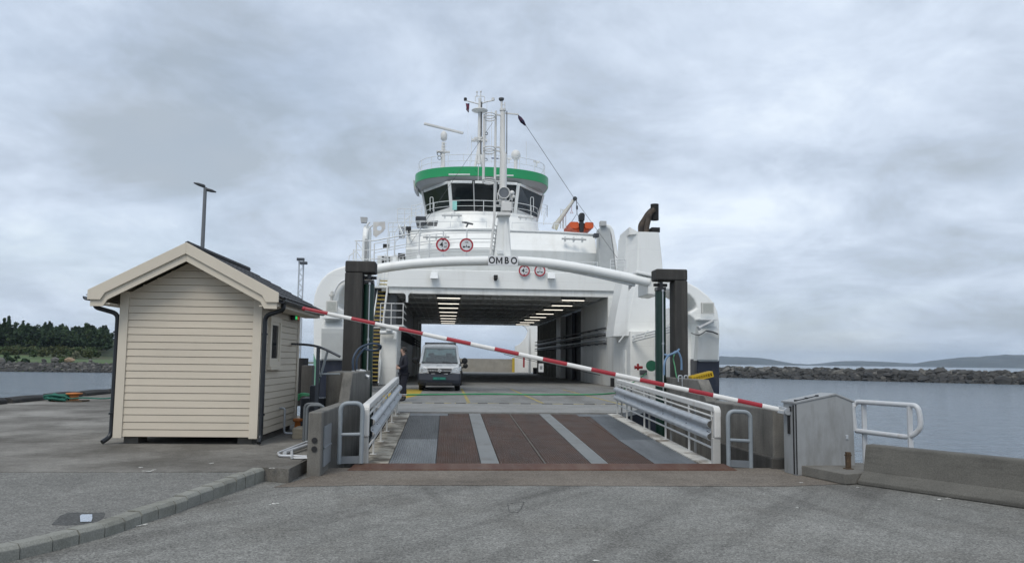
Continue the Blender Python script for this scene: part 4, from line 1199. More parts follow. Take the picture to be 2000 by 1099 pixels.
mb = MB(); mb.lathe((a.x, 14.2, Z(838, 14.2, 581)), [(.07, 0), (.055, .04), (.05, .13), (.085, .15), (.085, .19), (.03, .20)], 14)
tag(mb.build('mooring_bollard', orange), 'small orange post head behind the timber step', 'bollard')
mb = MB()
for k in range(3): mb.tube(arc([at(576 + k * 3, 775 + k * 3, 16.5), at(590, 768 + k * 2, 16.5), at(606, 770 + k, 16.0), at(612, 772, 15.5)]), .018, 8)
tag(mb.build('mooring_rope', mat('green_rope', (.06, .30, .13), .8, var=.3, scale=20)), 'green mooring rope running behind the shed', 'rope')
mb = MB(); a = at(614, 790, 15); mb.box(a.x - .3, a.x + .15, 15.2, 15.7, KZ, .75); mb.box(a.x - .1, a.x + .05, 15, 15.2, KZ, 1.0)
tag(mb.build('winch_box', dark_int, bevel=.02), 'dark machine box beside the left abutment', 'machine box')
# aluminium trestle lying on the ground
tr = empty('trestle', at(580, 885, 11.0), 'folded pale aluminium trestle lying by the concrete post', 'trestle')
mb = MB()
def g2(x, y, z=.03): return gz(x, y, KZ + z)
mb.tube(fillet([g2(600, 891), g2(546, 889), g2(543, 884), g2(600, 862, .08)], .05), .018, 10)
mb.build('frame', steel_lt, tr)
mb = MB(); mb.tube([g2(556, 884, .05), g2(600, 869, .06)], .03, 10); mb.build('cross_bar', steel_lt, tr)
mb = MB(); mb.tube([g2(600, 894, .02), g2(572, 894, .02)], .014, 8); mb.cyl(g2(570, 893, .03), g2(570, 880, .05), .02, seg=8); mb.build('clamp', steel_lt, tr)

# ------------------------------------------------------------------ left quay edge: beams, bollard, rope
eb = mat('tarred_edge_beam', (0.022, 0.022, 0.022), .8, var=.35, scale=5, dirt=(.08, .075, .06), dirt_amt=.6, dirt_scale=5)
y = 14.0
labs = ['black edge beam nearest on the left quay', 'second black edge beam along the left quay', 'third black edge beam along the left quay', 'black edge beam just before the rope coil', 'black edge beam behind the orange bollard', 'black edge beam past the bollard towards the shed', 'farthest but one black edge beam before the shed', 'farthest black edge beam half hidden by the shed']
k = 0
while y < 30 and k < 8:
    ln = 1.9
    mb = MB(); h = .17 + rnd.uniform(-.02, .02)
    rings = []
    for s in range(7):
        f = s / 6; sag = .03 * math.sin(f * math.pi)
        rings.append([(QX + a, y + ln * f, KZ + b * (1 + (.15 * math.sin(f * 3.1)))) for a, b in ((.02, .0), (.0, h * .7), (.08, h), (.26, h), (.36, h * .6), (.37, .0))])
    mb.loft(rings, smooth=False)
    tag(mb.build('edge_beam', eb, bevel=.02), labs[k], 'edge beam', 'edge beams along the left quay')
    y += ln + .30; k += 1
bo = gz(144, 784, KZ)
bol = empty('mooring_bollard', bo, 'orange mushroom bollard with worn pale top at the left quay edge', 'bollard')
mb = MB(); mb.lathe(bo, [(.15, .0), (.13, .03), (.12, .18)], 20); mb.lathe(bo + V((0, 0, .18)), [(.12, 0), (.22, .045), (.225, .075), (.05, .09)], 20)
mb.build('head', orange, bol)
mb = MB(); mb.box(bo.x - .55, bo.x + .32, bo.y - .2, bo.y + .3, KZ, KZ + .05); mb.build('base_plate', rusty, bol, bevel=.01)
mb = MB()
rp_ = mat('teal_rope', (.02, .13, .095), .8, var=.35, scale=25)
for k in range(9):
    c = bo + V((-.52 + rnd.uniform(-.12, .2), -.05 + rnd.uniform(-.08, .08), .04 + .016 * k))
    ra_, rb_ = rnd.uniform(.2, .36), rnd.uniform(.12, .22)
    mb.tube([c + V((ra_ * math.cos(q * .5), rb_ * math.sin(q * .5), .04 * math.sin(q * .9 + k) + .03)) for q in range(13)], .024, 7, closed=True)
mb.tube(arc([bo + V((-.5, 0, .18)), bo + V((-.2, -.15, .16)), bo + V((.0, -.17, .1)), bo + V((.3, -.1, .12)), bo + V((.9, 0, .1)), bo + V((1.3, .5, .16))]), .022, 7)
tag(mb.build('rope_coil', rp_), 'teal green rope heaped round the orange bollard on the left', 'rope')

# ------------------------------------------------------------------ lamp posts behind the shed
lamp_m = mat('lamp_post_steel', (.15, .16, .17), .5, metal=.3, var=.1)
Yl = 30.0
top, bot = at(401, 366, Yl), at(393, 500, Yl)
ax = (top.x + bot.x) / 2
lamp = empty('street_lamp', (top.x, Yl, KZ), 'tall grey double headed street lamp rising behind the shed roof', 'street lamp')
mb = MB(); mb.cyl((top.x, Yl, KZ), (top.x, Yl, top.z), .10, .065, 12); mb.build('pole', lamp_m, lamp)
for dx, dy, l, tilt in ((-1, -.4, .42, .10), (1, .55, .40, -.06)):
    a = V((top.x, Yl, top.z - (.02 if dx < 0 else .12)))
    dd = V((dx, dy, .0)).normalized()
    q = dd.cross(V((0, 0, 1)))
    rings = []
    for s, w, h in ((0, .05, .05), (.12, .10, .07), (.6, .12, .06), (1, .05, .025)):
        c = a + dd * (l * s) + V((0, 0, tilt * s + .05))
        rings.append([c + q * w * math.cos(k * math.pi / 4) + V((0, 0, h * math.sin(k * math.pi / 4))) for k in range(8)])
    mb = MB(); mb.loft(rings); mb.build('lamp_head', mat('lamp_head_grey', (.07, .075, .08), .5), lamp)
Ym_ = 62.0
mt = empty('floodlight_mast', (X(585, Ym_, 600), Ym_, 0), 'distant lattice floodlight mast between shed roof and ferry', 'mast')
x0, x1 = X(580.5, Ym_, 600), X(589, Ym_, 600)
zt = Z(508, Ym_, 585)
mb = MB()
w = (x1 - x0)
for cx, cy in ((x0, Ym_), (x1, Ym_), (x0, Ym_ + w), (x1, Ym_ + w)): mb.bar((cx, cy, -1), (cx, cy, zt), .05, .05, (0, 1, 0))
z = 0; s = 1
while z < zt - .4:
    for yy in (Ym_, Ym_ + w): mb.bar((x0 if s > 0 else x1, yy, z), (x1 if s > 0 else x0, yy, z + .42), .03, .03, (0, 1, 0))
    z += .42; s = -s
mb.build('lattice', steel, mt)
for yy, (xa, xb) in ((507, (577, 592)), (514, (583, 598))):
    mb = MB(); mb.box(X(xa, Ym_, 600), X(xb, Ym_, 600), Ym_ - .25, Ym_ - .02, Z(yy + 2.5, Ym_, 585), Z(yy - 3, Ym_, 585)); mb.build('lamp_head', dark_rail, mt, bevel=.03)
# ------------------------------------------------------------------ ferry
DZ = 0.28
XA, XB = -5.0, 10.2
fy = empty('ferry', (2.6, 28, DZ), 'white double ended car ferry with green band round its wheelhouse, bow open', 'ferry')
def lst(pts, Y): return [at(x, y, Y) for x, y in pts]
deck_m = ground_mat('deck_paint', (0.185, 0.19, 0.185), (0.25, 0.25, 0.24), speck=.08, tint=(0.12, 0.115, 0.105), tint_amt=.7, streak=(1, .25, 1))
# hull
mb = MB(); mb.prism([(XA, 29, -3), (XA, 86, -3), (XA + 3, 92, -3), (XB - 3, 92, -3), (XB, 86, -3), (XB, 29, -3)], (0, 0, 3.1 + .1))
mb.prism([(-2.6, 22.0, -3), (-3.4, 28, -3), (-3.4, 29.0, -3), (8.6, 29.0, -3), (8.6, 28, -3), (7.6, 22.0, -3)], (0, 0, 3.1))
hull = mb.build('hull', navy, fy, bevel=.05)
HY = 28.6
for side in (0, 1):
    if side == 0:
        low = [(612.5, 700), (668, 700), (668, 812), (612.5, 812)]
        plate_pts = [(612, 704), (612, 592), (614, 576), (619, 560), (628, 545), (640, 533), (655, 524.5), (672, 519), (700, 513), (712, 512), (712, 545), (700, 547), (684, 551), (671, 560), (663, 575), (659, 598), (672, 606), (672, 704)]
        bul = [(626, 672, 634, 703)]
    else:
        low = [(1362, 700), (1406, 700), (1406, 806), (1362, 806)]
        plate_pts = [(1405.5, 706), (1405.5, 628), (1402, 607.6), (1395, 591), (1383, 577), (1364, 562), (1345, 551.5), (1318, 543.5), (1300, 539), (1284, 537), (1284, 573), (1300, 566), (1318, 566), (1336, 570), (1347, 576), (1355, 584), (1359.5, 593), (1361, 601), (1347, 609.5), (1345, 614), (1354, 622), (1362, 632), (1364, 645), (1364, 706)]
        bul = [(1364.5, 1405, 643, 704)]
    mb = MB(); mb.prism(lst(low, HY + .05), (0, 3.0, 0)); mb.build('bow_shoulder', navy, fy, bevel=.06)
    mb = MB(); mb.prism(lst(plate_pts, HY), (0, 2.6, 0)); mb.build('bow_bulwark', white, fy, bevel=.07, seg=3)
    # flared lower face, leaning under
    a, b, y0, y1 = bul[0]
    x0, x1 = X(a, HY - .3), X(b, HY - .3)
    z0, z1 = Z(y1, HY - .3, a), Z(y0, HY - .3, a)
    rings = []
    for x in (x0, x1):
        rings.append([(x, HY - .02, z1 + .16), (x, HY - .14, z1 + .12), (x, HY - .28, z1 + .02), (x, HY - .34, z1 - .14), (x, HY - .32, z1 - .3), (x, HY - .10, z0), (x, HY + .3, z0)])
    mb = MB(); mb.loft(rings, smooth=False); mb.build('bow_flare', mat('shaded_flare_white', (.58, .60, .59), .5, var=.04, dirt=(.36, .35, .32), dirt_amt=.4, dirt_scale=.6), fy, bevel=.06, seg=3)  # white plating; the shade of its downward-facing side is put into this grey
# white side strip and green sweep on the left shoulder
mb = MB(); mb.prism(lst([(612.4, 702), (625, 702), (624, 730), (618, 760), (612.4, 788)], HY + .02), (0, .03, 0)); mb.build('white_stripe', white, fy)
mb = MB(); mb.prism(lst([(612.3, 690), (616, 700), (621, 716), (624, 740), (622, 764), (612.3, 800)], HY - .005), (0, .02, 0)); mb.build('green_stripe', teal, fy)
# right inner bulwark end plate
mb = MB(); mb.prism(lst([(1345.5, 612), (1362, 630), (1365, 644), (1368, 706), (1366, 760), (1340, 760), (1320, 640)], HY + .9), (0, .2, 0)); mb.build('bulwark_plate', white, fy, bevel=.03)
# decks
mb = MB(); mb.box(-3.9, 9.2, 22.2, 88, DZ - .12, DZ); mb.build('car_deck', deck_m, fy)
mb = MB(); mb.hexa([(-1.25, 17.97, .22), (4.15, 17.97, .22), (6.2, 22.18, .16), (-2.5, 22.18, .16)], [(-1.25, 17.97, .325), (4.15, 17.97, .325), (6.2, 22.18, DZ + .01), (-2.5, 22.18, DZ + .01)]); mb.build('bow_flap', ground_mat('flap_paint', (.235, .24, .235), (.27, .27, .26), speck=.06, tint=(.17, .165, .15), tint_amt=.6), fy)
mb = MB()
for k in range(13): mb.box(-2.2 + k * .62, -2.2 + k * .62 + .28, 22.12, 22.26, DZ, DZ + .03)
mb.build('flap_hinges', mat('hinge_grey', (.11, .11, .105), .7, var=.2), fy)
yl = mat('worn_yellow_line', (.42, .33, .06), .8, var=.2, scale=5, dirt=(.2, .19, .15), dirt_amt=.85, dirt_scale=4, dirt_lo=.42, dirt_hi=.6)
for xl in (.66, 2.85, 5.15):
    mb = MB(); y = 22.7
    while y < 34:
        mb.box(xl - .05, xl + .05, y, y + .22, DZ + .001, DZ + .005); y += .36
    mb.build('lane_marking', yl, fy)
mb = MB(); x = -2.3
while x < 7.5:
    mb.box(x, x + .75, 22.42 + rnd.uniform(-.01, .01), 22.52, DZ + .001, DZ + .005); x += .85
mb.build('lane_marking', yl, fy)
mb = MB(); mb.quad((-1.55, 23.4, DZ + .004), (-.95, 27.4, DZ + .004), (-.98, 33, DZ + .004), (-1.9, 33, DZ + .004), (-2.2, 26, DZ + .004)); mb.build('hatched_zone', mat('yellow_deck_paint', (.40, .28, .015), .75, var=.25, scale=3, dirt=(.15, .12, .05), dirt_amt=.6, dirt_scale=3), fy)
# side walls of the hull above deck (outer shells)
mb = MB(); mb.box(XA, XA + .2, 31.2, 84, .1, 4.3); mb.build('side_shell', white, fy)
mb = MB(); mb.box(XB - .2, XB, 31.2, 84, .1, 4.0); mb.build('side_shell', white, fy)
# arch tube with its lower conduit, and end box
apts = [(660, 556), (690, 540), (735, 525.5), (800, 516), (870, 511), (920, 509.6), (982, 509), (1030, 510.5), (1080, 515), (1130, 522.5), (1180, 532), (1225, 541.5), (1268, 551)]
AY = 29.0
mb = MB(); mb.tube(arc(lst(apts, AY), 5), .182, 20); arch = mb.build('arch_tube', white, fy)
mb = MB(); mb.tube(arc(lst([(1070, 522), (1120, 530.5), (1180, 543), (1240, 557)], AY + .1), 5), .06, 10); mb.build('conduit', ship_rail, arch)
mb = MB(); mb.tube(arc(lst([(676, 546), (664, 552), (655, 565), (651, 580), (652, 592)], HY - .15), 5), .045, 10); mb.build('conduit', ship_rail, arch)
mb = MB(); mb.prism(lst([(1266, 540), (1288, 546), (1288, 577), (1266, 574)], AY - .1), (0, 1.6, 0)); mb.prism(lst([(1242, 528), (1254, 530), (1300, 541), (1300, 546), (1242, 533)], AY - .2), (0, 1.9, 0)); mb.build('arch_box', white, fy, bevel=.03)
# destination board
ob = at(982.5, 508.8, AY - .28)
w_, h_ = 59 / 1500 * 28.8, 19.2 / 1500 * 28.8
mb = MB(); mb.box(ob.x - w_ / 2, ob.x + w_ / 2, ob.y, ob.y + .04, ob.z - h_ / 2, ob.z + h_ / 2); bd = mb.build('destination_board', mat('board_white', (.68, .69, .70), .4, var=.04), fy, bevel=.006)
blk_ = mat('sign_black', (.012, .012, .014), .4)
LH = .255
for ch, dx in (('O', -.42), ('B', .135), ('O', .415)):
    o_ = text('lettering', ch, .35, (ob.x + dx, ob.y - .004, ob.z - .004), (R(90), 0, 0), blk_, bd, .002, .010)
    o_.scale = (.86, 1, 1)
mb = MB()
yy = ob.y - .006; zb_, zt_ = ob.z - LH / 2, ob.z + LH / 2; mx_ = ob.x - .145
for s in (-1, 1):
    mb.prism([(mx_ + s * .122, yy, zb_), (mx_ + s * .072, yy, zb_), (mx_ + s * .072, yy, zt_), (mx_ + s * .122, yy, zt_)], (0, .004, 0))
    mb.prism([(mx_ + s * .071, yy, zt_), (mx_ + s * .071, yy, zt_ - .09), (mx_ + s * .001, yy, zb_ + .01), (mx_ + s * .001, yy, zb_ + .10)], (0, .004, 0))
mb.build('lettering', blk_, bd)

# catwalk and railing behind the arch
def rail_path(pts, Y, r, n=5): return arc([at(x, y, Y) for x, y in pts], n)
CY = 29.75
mb = MB()
top = [(693, 470), (728, 470), (755, 465.5), (790, 459), (820, 454.5), (860, 450), (900, 448), (940, 447.3), (984, 448)]
for dy in (0, 18.5, 37):
    mb.tube(rail_path([(x, y + dy * (1 if x > 730 else .98)) for x, y in top], CY, .02), .024 if dy == 0 else .017, 6)
top2 = [(730, 476), (760, 470), (800, 463), (850, 457), (900, 455), (984, 455)]
for dy in (0, 18, 36): mb.tube(rail_path([(x, y + dy) for x, y in top2], CY + 1.1, .02), .014, 6)
cr_ = mb.build('catwalk_rails', ship_rail, fy)
for x, y0, y1 in [(695, 470, 512), (730, 476, 520), (756, 465, 517), (818, 455, 513), (865, 449, 509), (911, 447, 507), (984, 447, 507), (770, 470, 515), (838, 458, 512), (690, 487, 512), (722, 470, 516), (710, 470, 516)]:
    mb = MB(); a, b = at(x, y0, CY), at(x, y1, CY); mb.tube([b, V((b.x, b.y, a.z))], .026, 8); mb.build('railing_post', ship_rail, fy)
mb = MB(); mb.tube([at(695, 471, CY), at(708, 487, CY)], .018, 6); mb.tube([at(695, 489, CY), at(711, 512, CY)], .018, 6)
mb.tube([at(681, 512, CY), at(682, 500, CY), at(695, 490, CY)], .022, 6); mb.build('rail_brace', ship_rail, fy)
for x in (770, 817, 865, 911):
    mb = MB()
    c = at(x, 512 if x > 800 else 516, CY - .5)
    mb.prism([c + V((-.22, 0, -.05)), c + V((.22, 0, -.05)), c + V((.07, 0, .10)), c + V((.07, 0, .28)), c + V((-.07, 0, .28)), c + V((-.07, 0, .10))], (0, .05, 0)); mb.build('rail_foot', white, fy, bevel=.01)
mb = MB()
pa = [at(x, y, AY + .3) for x, y in [(728, 524), (770, 515.5), (830, 509.5), (880, 506.5), (930, 504.5), (984, 504)]]
mb.loft([[p + V((0, 0, -.02)), p + V((0, 1.5, -.02)), p + V((0, 1.5, .05)), p + V((0, 0, .05))] for p in arc(pa, 4)], smooth=False); mb.build('catwalk_floor', mat('catwalk_dark_grating', (.03, .033, .04), .7), fy)

# round road signs
sign_w = mat('sign_white', (.62, .63, .64), .4, var=.04); sign_r = mat('sign_red', (.36, .02, .035), .45, var=.08); sign_k = MATS['sign_black']
def disc(mbx, c, r0, r1, y, seg=40, a0=0):
    o = [V((c.x + r1 * math.cos(k * 6.28319 / seg), y, c.z + r1 * math.sin(k * 6.28319 / seg))) for k in range(seg)]
    if r0 <= 0: mbx.add(o, [tuple(range(seg))])
    else:
        i = [V((c.x + r0 * math.cos(k * 6.28319 / seg), y, c.z + r0 * math.sin(k * 6.28319 / seg))) for k in range(seg)]
        mbx.add(o + i, [(k, (k + 1) % seg, seg + (k + 1) % seg, seg + k) for k in range(seg)])
def road_sign(px, py, Y, r, kind):
    c = at(px, py, Y)
    mb = MB(); mb.tube([V((c.x, Y, c.z)), V((c.x, Y + .02, c.z))], r * .985, 40); s = mb.build('road_sign', sign_w, fy)
    mb = MB(); disc(mb, c, r * .76, r, Y - .004); mb.build('red_ring', sign_r, s, recalc=False)
    if kind == 'h':
        text('lettering', '4', r * .95, (c.x - r * .20, Y - .006, c.z), (R(90), 0, 0), sign_k, s, .001, r * .03)
        text('lettering', '.60', r * .40, (c.x + r * .33, Y - .006, c.z - r * .28), (R(90), 0, 0), sign_k, s, .001, .001)
        text('lettering', 'm', r * .42, (c.x + r * .40, Y - .006, c.z + r * .26), (R(90), 0, 0), sign_k, s, .001, .001)
        mb = MB()
        for q in (1, -1): mb.add([(c.x - r * .2, Y - .006, c.z + q * r * .74), (c.x + r * .2, Y - .006, c.z + q * r * .74), (c.x, Y - .006, c.z + q * r * .52)], [(0, 1, 2)])
        mb.build('arrow_mark', sign_k, s, recalc=False)
    else:
        text('lettering', '13t', r * .42, (c.x, Y - .006, c.z + r * .40), (R(90), 0, 0), sign_k, s, .001, .001)
        mb = MB()
        for q in (-.36, .36): mb.box(c.x + q * r - r * .13, c.x + q * r + r * .13, Y - .008, Y - .005, c.z - r * .38, c.z - r * .16)
        mb.box(c.x - r * .3, c.x + r * .3, Y - .0075, Y - .005, c.z - r * .30, c.z - r * .24); mb.box(c.x - .04 * r, c.x + .04 * r, Y - .0075, Y - .005, c.z - r * .16, c.z + r * .06)
        mb.add([(c.x - r * .12, Y - .0072, c.z - r * .08), (c.x + r * .12, Y - .0072, c.z - r * .08), (c.x, Y - .0072, c.z - r * .2)], [(0, 1, 2)])
        mb.build('axle_mark', sign_k, s)
    return s
road_sign(865, 478, AY + .1, .265, 'h'); road_sign(911, 478.5, AY + .1, .265, 'a')
road_sign(1024, 528.5, 40.1, .30, 'h'); road_sign(1054.5, 528.5, 40.1, .30, 'a')

# lintel and ceiling
LY = 40.4
mb = MB(); mb.box(X(754, LY), X(1224, LY), LY - .15, LY + .15, 5.30, 6.25); lint = mb.build('lintel', white, fy, bevel=.03)
mb = MB(); mb.box(X(756, LY), X(1224, LY), LY - .02, LY + .3, 4.98, 5.298); mb.build('lintel_flange', white_dirty, fy, bevel=.015)
mb = MB(); mb.box(-3.5, 9.4, LY + .3, 76, 5.12, 5.25); ceil_m = mat('ceiling_grey_paint', (.74, .745, .73), .6, var=.10, scale=1, dirt=(.35, .33, .30), dirt_amt=.6, dirt_scale=1.0); mb.build('ceiling', ceil_m, fy)
mb = MB()
x = -3.2
while x < 9.2:
    mb.box(x, x + .05, LY + .3, 76, 5.06, 5.125); x += .40
for k in range(9): mb.box(-3.5, 9.4, 44 + k * 3.9, 44.10 + k * 3.9, 5.03, 5.119)
mb.build('ceiling_beams', ceil_m, fy)
pipe_d = mat('dark_pipe', (.06, .065, .07), .5, var=.2)
tube_m = mat('lit_tube', (.9, .9, .88), .4, emit=(1.0, .93, .80), emit_s=1.8)
for yy in (41.7, 45.8, 49.6, 54, 58.2, 62.2, 66.2, 70):
    for xc in (.03, 6.85):
        mb = MB(); mb.box(xc - .68, xc + .68, yy - .03, yy + .03, 4.93, 5.058); l = mb.build('ceiling_light', pipe_d, fy)
        mb = MB(); mb.box(xc - .62, xc + .62, yy - .035, yy + .035, 4.862, 4.89); mb.build('tube', tube_m, l, bevel=.01)
# inside walls
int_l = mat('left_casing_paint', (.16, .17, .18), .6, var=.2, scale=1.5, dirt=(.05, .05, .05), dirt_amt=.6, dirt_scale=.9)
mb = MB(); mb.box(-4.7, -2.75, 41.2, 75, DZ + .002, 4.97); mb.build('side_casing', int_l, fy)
rw = 8.6
mb = MB(); mb.box(rw, rw + .3, 40.6, 49.2, DZ + .002, 4.97); mb.build('side_wall', white_dirty, fy)
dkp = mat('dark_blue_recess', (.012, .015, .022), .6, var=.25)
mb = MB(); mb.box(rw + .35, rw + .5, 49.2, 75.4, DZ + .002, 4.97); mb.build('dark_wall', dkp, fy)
mb = MB(); mb.box(rw - .05, rw + .35, 57.8, 60.2, DZ + .002, 4.97); mb.build('wall_column', white_dirty, fy, bevel=.02)
for k in range(7):
    mb = MB(); mb.box(rw + .05, rw + .35, 62 + k * 1.95, 62.12 + k * 1.95, DZ + .002, 4.97); mb.build('wall_rib', mat('rib_paint', (.42, .42, .38), .6), fy)
mb = MB(); mb.box(rw + .1, rw + .34, 53.4, 53.55, DZ + .002, 4.97); mb.build('wall_rib', dark_int, fy)
for z, r, m in ((3.36, .035, pipe_d), (3.12, .045, steel), (2.98, .03, pipe_d), (2.72, .05, steel), (2.55, .035, pipe_d)):
    mb = MB(); mb.tube([(rw - .14, 40.7, z), (rw - .14, 74, z)], r, 8)
    y = 41
    while y < 74: mb.box(rw - .2, rw + .36, y, y + .1, z - r - .03, z - r); y += 2.4
    mb.build('wall_pipe', m, fy)
for z in (3.20, 3.0, 2.8):
    mb = MB(); mb.tube([(-2.62, 38.5, z), (-2.62, 72, z)], .05, 8)
    y = 39
    while y < 72: mb.box(-2.78, -2.5, y, y + .12, z - .12, z + .02); y += 1.5
    mb.build('wall_pipe', black, fy)
for y, w in ((62, .2), (67, .2), (73, .25)):
    mb = MB(); mb.box(-2.72, -2.72 + w, y, y + .35, DZ + .002, 4.96); mb.build('wall_column', white_dirty, fy)
mb = MB(); mb.box(-2.74, -2.66, 44.5, 46.3, DZ + .2, 2.3); d_ = mb.build('casing_door', mat('grey_green_door', (.20, .22, .21), .6, var=.1), fy, bevel=.02)
mb = MB(); mb.box(-2.655, -2.64, 45.2, 45.6, 1.7, 1.95); mb.build('notice', mat('notice_yellow', (.3, .25, .08), .6), d_)
mb = MB(); mb.box(-2.66, -2.62, 45.95, 46.0, 1.1, 1.3); mb.build('handle', black, d_)
# far bow
mb = MB(); mb.box(-3.2, 7.55, 87.6, 88, DZ, 1.78); mb.build('far_bow_door', mat('beige_grey_door', (.30, .285, .25), .8, var=.15, scale=1, dirt=(.2, .18, .15), dirt_amt=.5), fy)
mb = MB(); mb.box(7.4, 7.75, 87.3, 87.58, DZ, 1.9); mb.build('door_edge', mat('yellow_edge', (.5, .36, .05), .6), fy)
fp = [(1003, 630), (1016, 633), (1026, 638), (1031, 646), (1028, 656), (1021, 666), (1013, 673), (1006, 676), (1006, 727), (1074, 727), (1074, 630)]
mb = MB(); mb.prism(lst(fp, 83), (0, .5, 0)); mb.build('far_bulwark', white, fy)
for x, w, m in ((1033, 4, white), (1053, 2, dark_int)):
    mb = MB(); mb.box(X(x, 79), X(x + w, 79), 79, 79.4, DZ, 4.95); mb.build('far_pillar', m, fy)
mb = MB(); mb.box(X(1021, 82), X(1024, 82), 81.5, 81.8, .9, 2.0); mb.build('fire_cabinet', sign_r, fy)
mb = MB(); mb.box(X(1041, 78), X(1050, 78), 77.5, 78, DZ, .9); mb.build('deck_box', black, fy)
mb = MB(); mb.box(X(752, 80), X(822, 80), 80, 80.4, DZ, 5.1); mb.build('far_bulwark', white_dirty, fy)
# right corner pillar and casing
mb = MB(); mb.box(X(1187, LY), X(1216, LY), LY - .1, LY + .25, DZ + .002, 4.978); cp = mb.build('corner_pillar', white_dirty, fy, bevel=.02)
text('lettering', 'H2.O', .30, (X(1205.5, LY - .11), LY - .106, Z(716, LY, 1205)), (R(90), 0, 0), mat('faded_black', (.06, .06, .065), .6), cp, .001)
mb = MB(); mb.box(X(1190, LY), X(1202, LY), LY - .32, LY - .12, Z(698, LY, 1195), Z(688, LY, 1195)); mb.build('junction_box', dark_int, cp)
mb = MB(); mb.tube([(X(1203, LY), LY - .16, 4.8), (X(1203, LY), LY - .16, 3.0)], .05, 8); mb.tube([(X(1196, LY), LY - .15, 2.0), (X(1196, LY), LY - .15, .5)], .03, 8); mb.build('pipe', ship_rail, cp)
mb = MB(); mb.box(X(1197, 38.6), X(1212, 38.6), 38.6, 39.2, DZ, Z(738, 38.6, 1205)); mb.build('deck_box', black, fy)
FY0 = 35.2
x0, x1 = X(1237, FY0), X(1292, FY0)
zt = Z(646, FY0, 1250)
mb = MB(); mb.box(8.48, x1, FY0, 40.2, DZ + .002, zt); cas = mb.build('bow_casing', white_dirty, fy, bevel=.04)
mb = MB(); c = V((X(1228, 37, 700), 36.2, 0)); mb.box(8.44, 8.478, 36.0, 36.55, .5, 2.1); mb.box(8.42, 8.44, 36.1, 36.2, 1.2, 1.5); mb.build('door', white, cas, bevel=.03)
mb = MB()
mb.tube([(X(1278, FY0), FY0 - .05, zt), (X(1278, FY0), FY0 - .05, 1.0)], .03, 8); mb.tube([(X(1285, FY0), FY0 - .05, zt), (X(1285, FY0), FY0 - .05, .6)], .02, 8)
for z in (1.6, 2.2): mb.box(X(1277, FY0), X(1291, FY0), FY0 - .1, FY0 - .05, z, z + .04)
mb.build('pipe', ship_rail, cas)
# funnel
def frange(pxl, pxr, py, Yf=35.5, Yb=38.2, skew=0):
    l, r = at(pxl, py, Yf), at(pxr, py, Yf)
    z = l.z
    m = l.lerp(V((r.x, r.y, z)), .26)
    return [V((l.x, Yf + .9, z)), V((m.x, Yf, z)), V((r.x, Yf, z)), V((r.x + .05, Yb, z)), V((l.x, Yb, z))]
rings = [frange(*q) for q in [(1206, 1286, 655), (1207, 1282, 642), (1210, 1281, 622), (1214, 1281.5, 600), (1219, 1284, 578), (1224, 1291, 552), (1227, 1295, 528), (1229, 1293, 500), (1231, 1290, 475), (1232, 1287.5, 452)]]
mb = MB(); mb.loft(rings, smooth=False); fun = mb.build('funnel', white, fy, bevel=.05)
r9 = rings[-1]
mb = MB(); mb.prism([r9[0] + V((0, -.6, -.1)), r9[0] + V((0, -.6, .26)), r9[0] + V((.0, 1.4, .20)), r9[0] + V((0, 1.6, -.1))], (.06, 0, 0)); mb.prism([r9[0] + V((.02, -.6, -.1)), r9[0] + V((.02, -.6, .26)), r9[1] + V((0.0, .05, .0)), r9[1] + V((0, .05, -.1))], (0, .06, 0)); mb.build('funnel_shroud', white, fun)
lv = MB()
for k in range(6):
    a, b = at(1228, 556 + k * 3.0, 35.9), at(1242, 556 + k * 3.0, 35.52)
    lv.bar(a, b, .05, .035)
lv.build('louvre', mat('dark_louvre', (.05, .055, .06), .6), fun)
soot = mat('sooty_brown_steel', (.075, .055, .040), .75, var=.35, scale=4, dirt=(.015, .013, .012), dirt_amt=.9, dirt_scale=2.5, dirt_lo=.42, dirt_hi=.62)
sootk = mat('black_soot', (.012, .011, .011), .8, var=.4, scale=4)
EY = 36.6
for (x0, x1, x2, x3, r, yo) in ((1254, 1255, 1268, 1277, .115, 0.25), (1262, 1264, 1270, 1280, .125, -.12), (1250, 1250, 1264, 1274, .09, .5)):
    mb = MB(); mb.tube(arc([at(x0, 455, EY + yo), at(x1, 440, EY + yo), at((x1 + x2) / 2, 428, EY + yo), at(x2, 417, EY + yo), at(x3 - 2, 409, EY + yo)], 5), r, 14); mb.build('exhaust_pipe', soot, fun)
mb = MB(); mb.tube([at(1278.5, 399, EY + .1), at(1278.5, 430, EY + .1)], .20, 20); mb.build('exhaust_outlet', sootk, fun)
mb = MB(); mb.box(X(1271, EY), X(1287, EY), EY - .3, EY + .4, Z(455, EY, 1280), Z(446, EY, 1280)); mb.build('funnel_vent', sootk, fun)

# left column, platform, stairs
cx0, cx1 = X(741, 37.2), X(775, 37.2)
mb = MB(); mb.box(cx0, cx1, 37.2, 40.2, DZ + .002, Z(640, 37.2, 755)); lc = mb.build('bow_casing', white_dirty, fy, bevel=.06)
mb = MB(); mb.box(cx0 - .1, cx1 + .3, 37.0, 40.2, 3.1, 3.18); mb.build('platform', ship_rail, lc)
mb = MB()
zp = 3.18
for h in (.35, .68, 1.02): mb.tube([(cx0, 37.1, zp + h), (cx1 + .25, 37.1, zp + h), (cx1 + .25, 40, zp + h)], .024, 8)
for x in (cx0, (cx0 + cx1) / 2 + .1, cx1 + .25): mb.tube([(x, 37.1, zp), (x, 37.1, zp + 1.02)], .024, 8)
mb.build('platform_rail', rail_white, lc)
mb = MB(); mb.tube(fillet([at(742, 649, 36.9), at(772, 649, 36.9), at(772, 662, 36.9)], .1), .09, 12); mb.cyl(at(760, 646, 36.8), at(760, 640, 36.8), .14); mb.build('mooring_roller', ship_rail, lc)
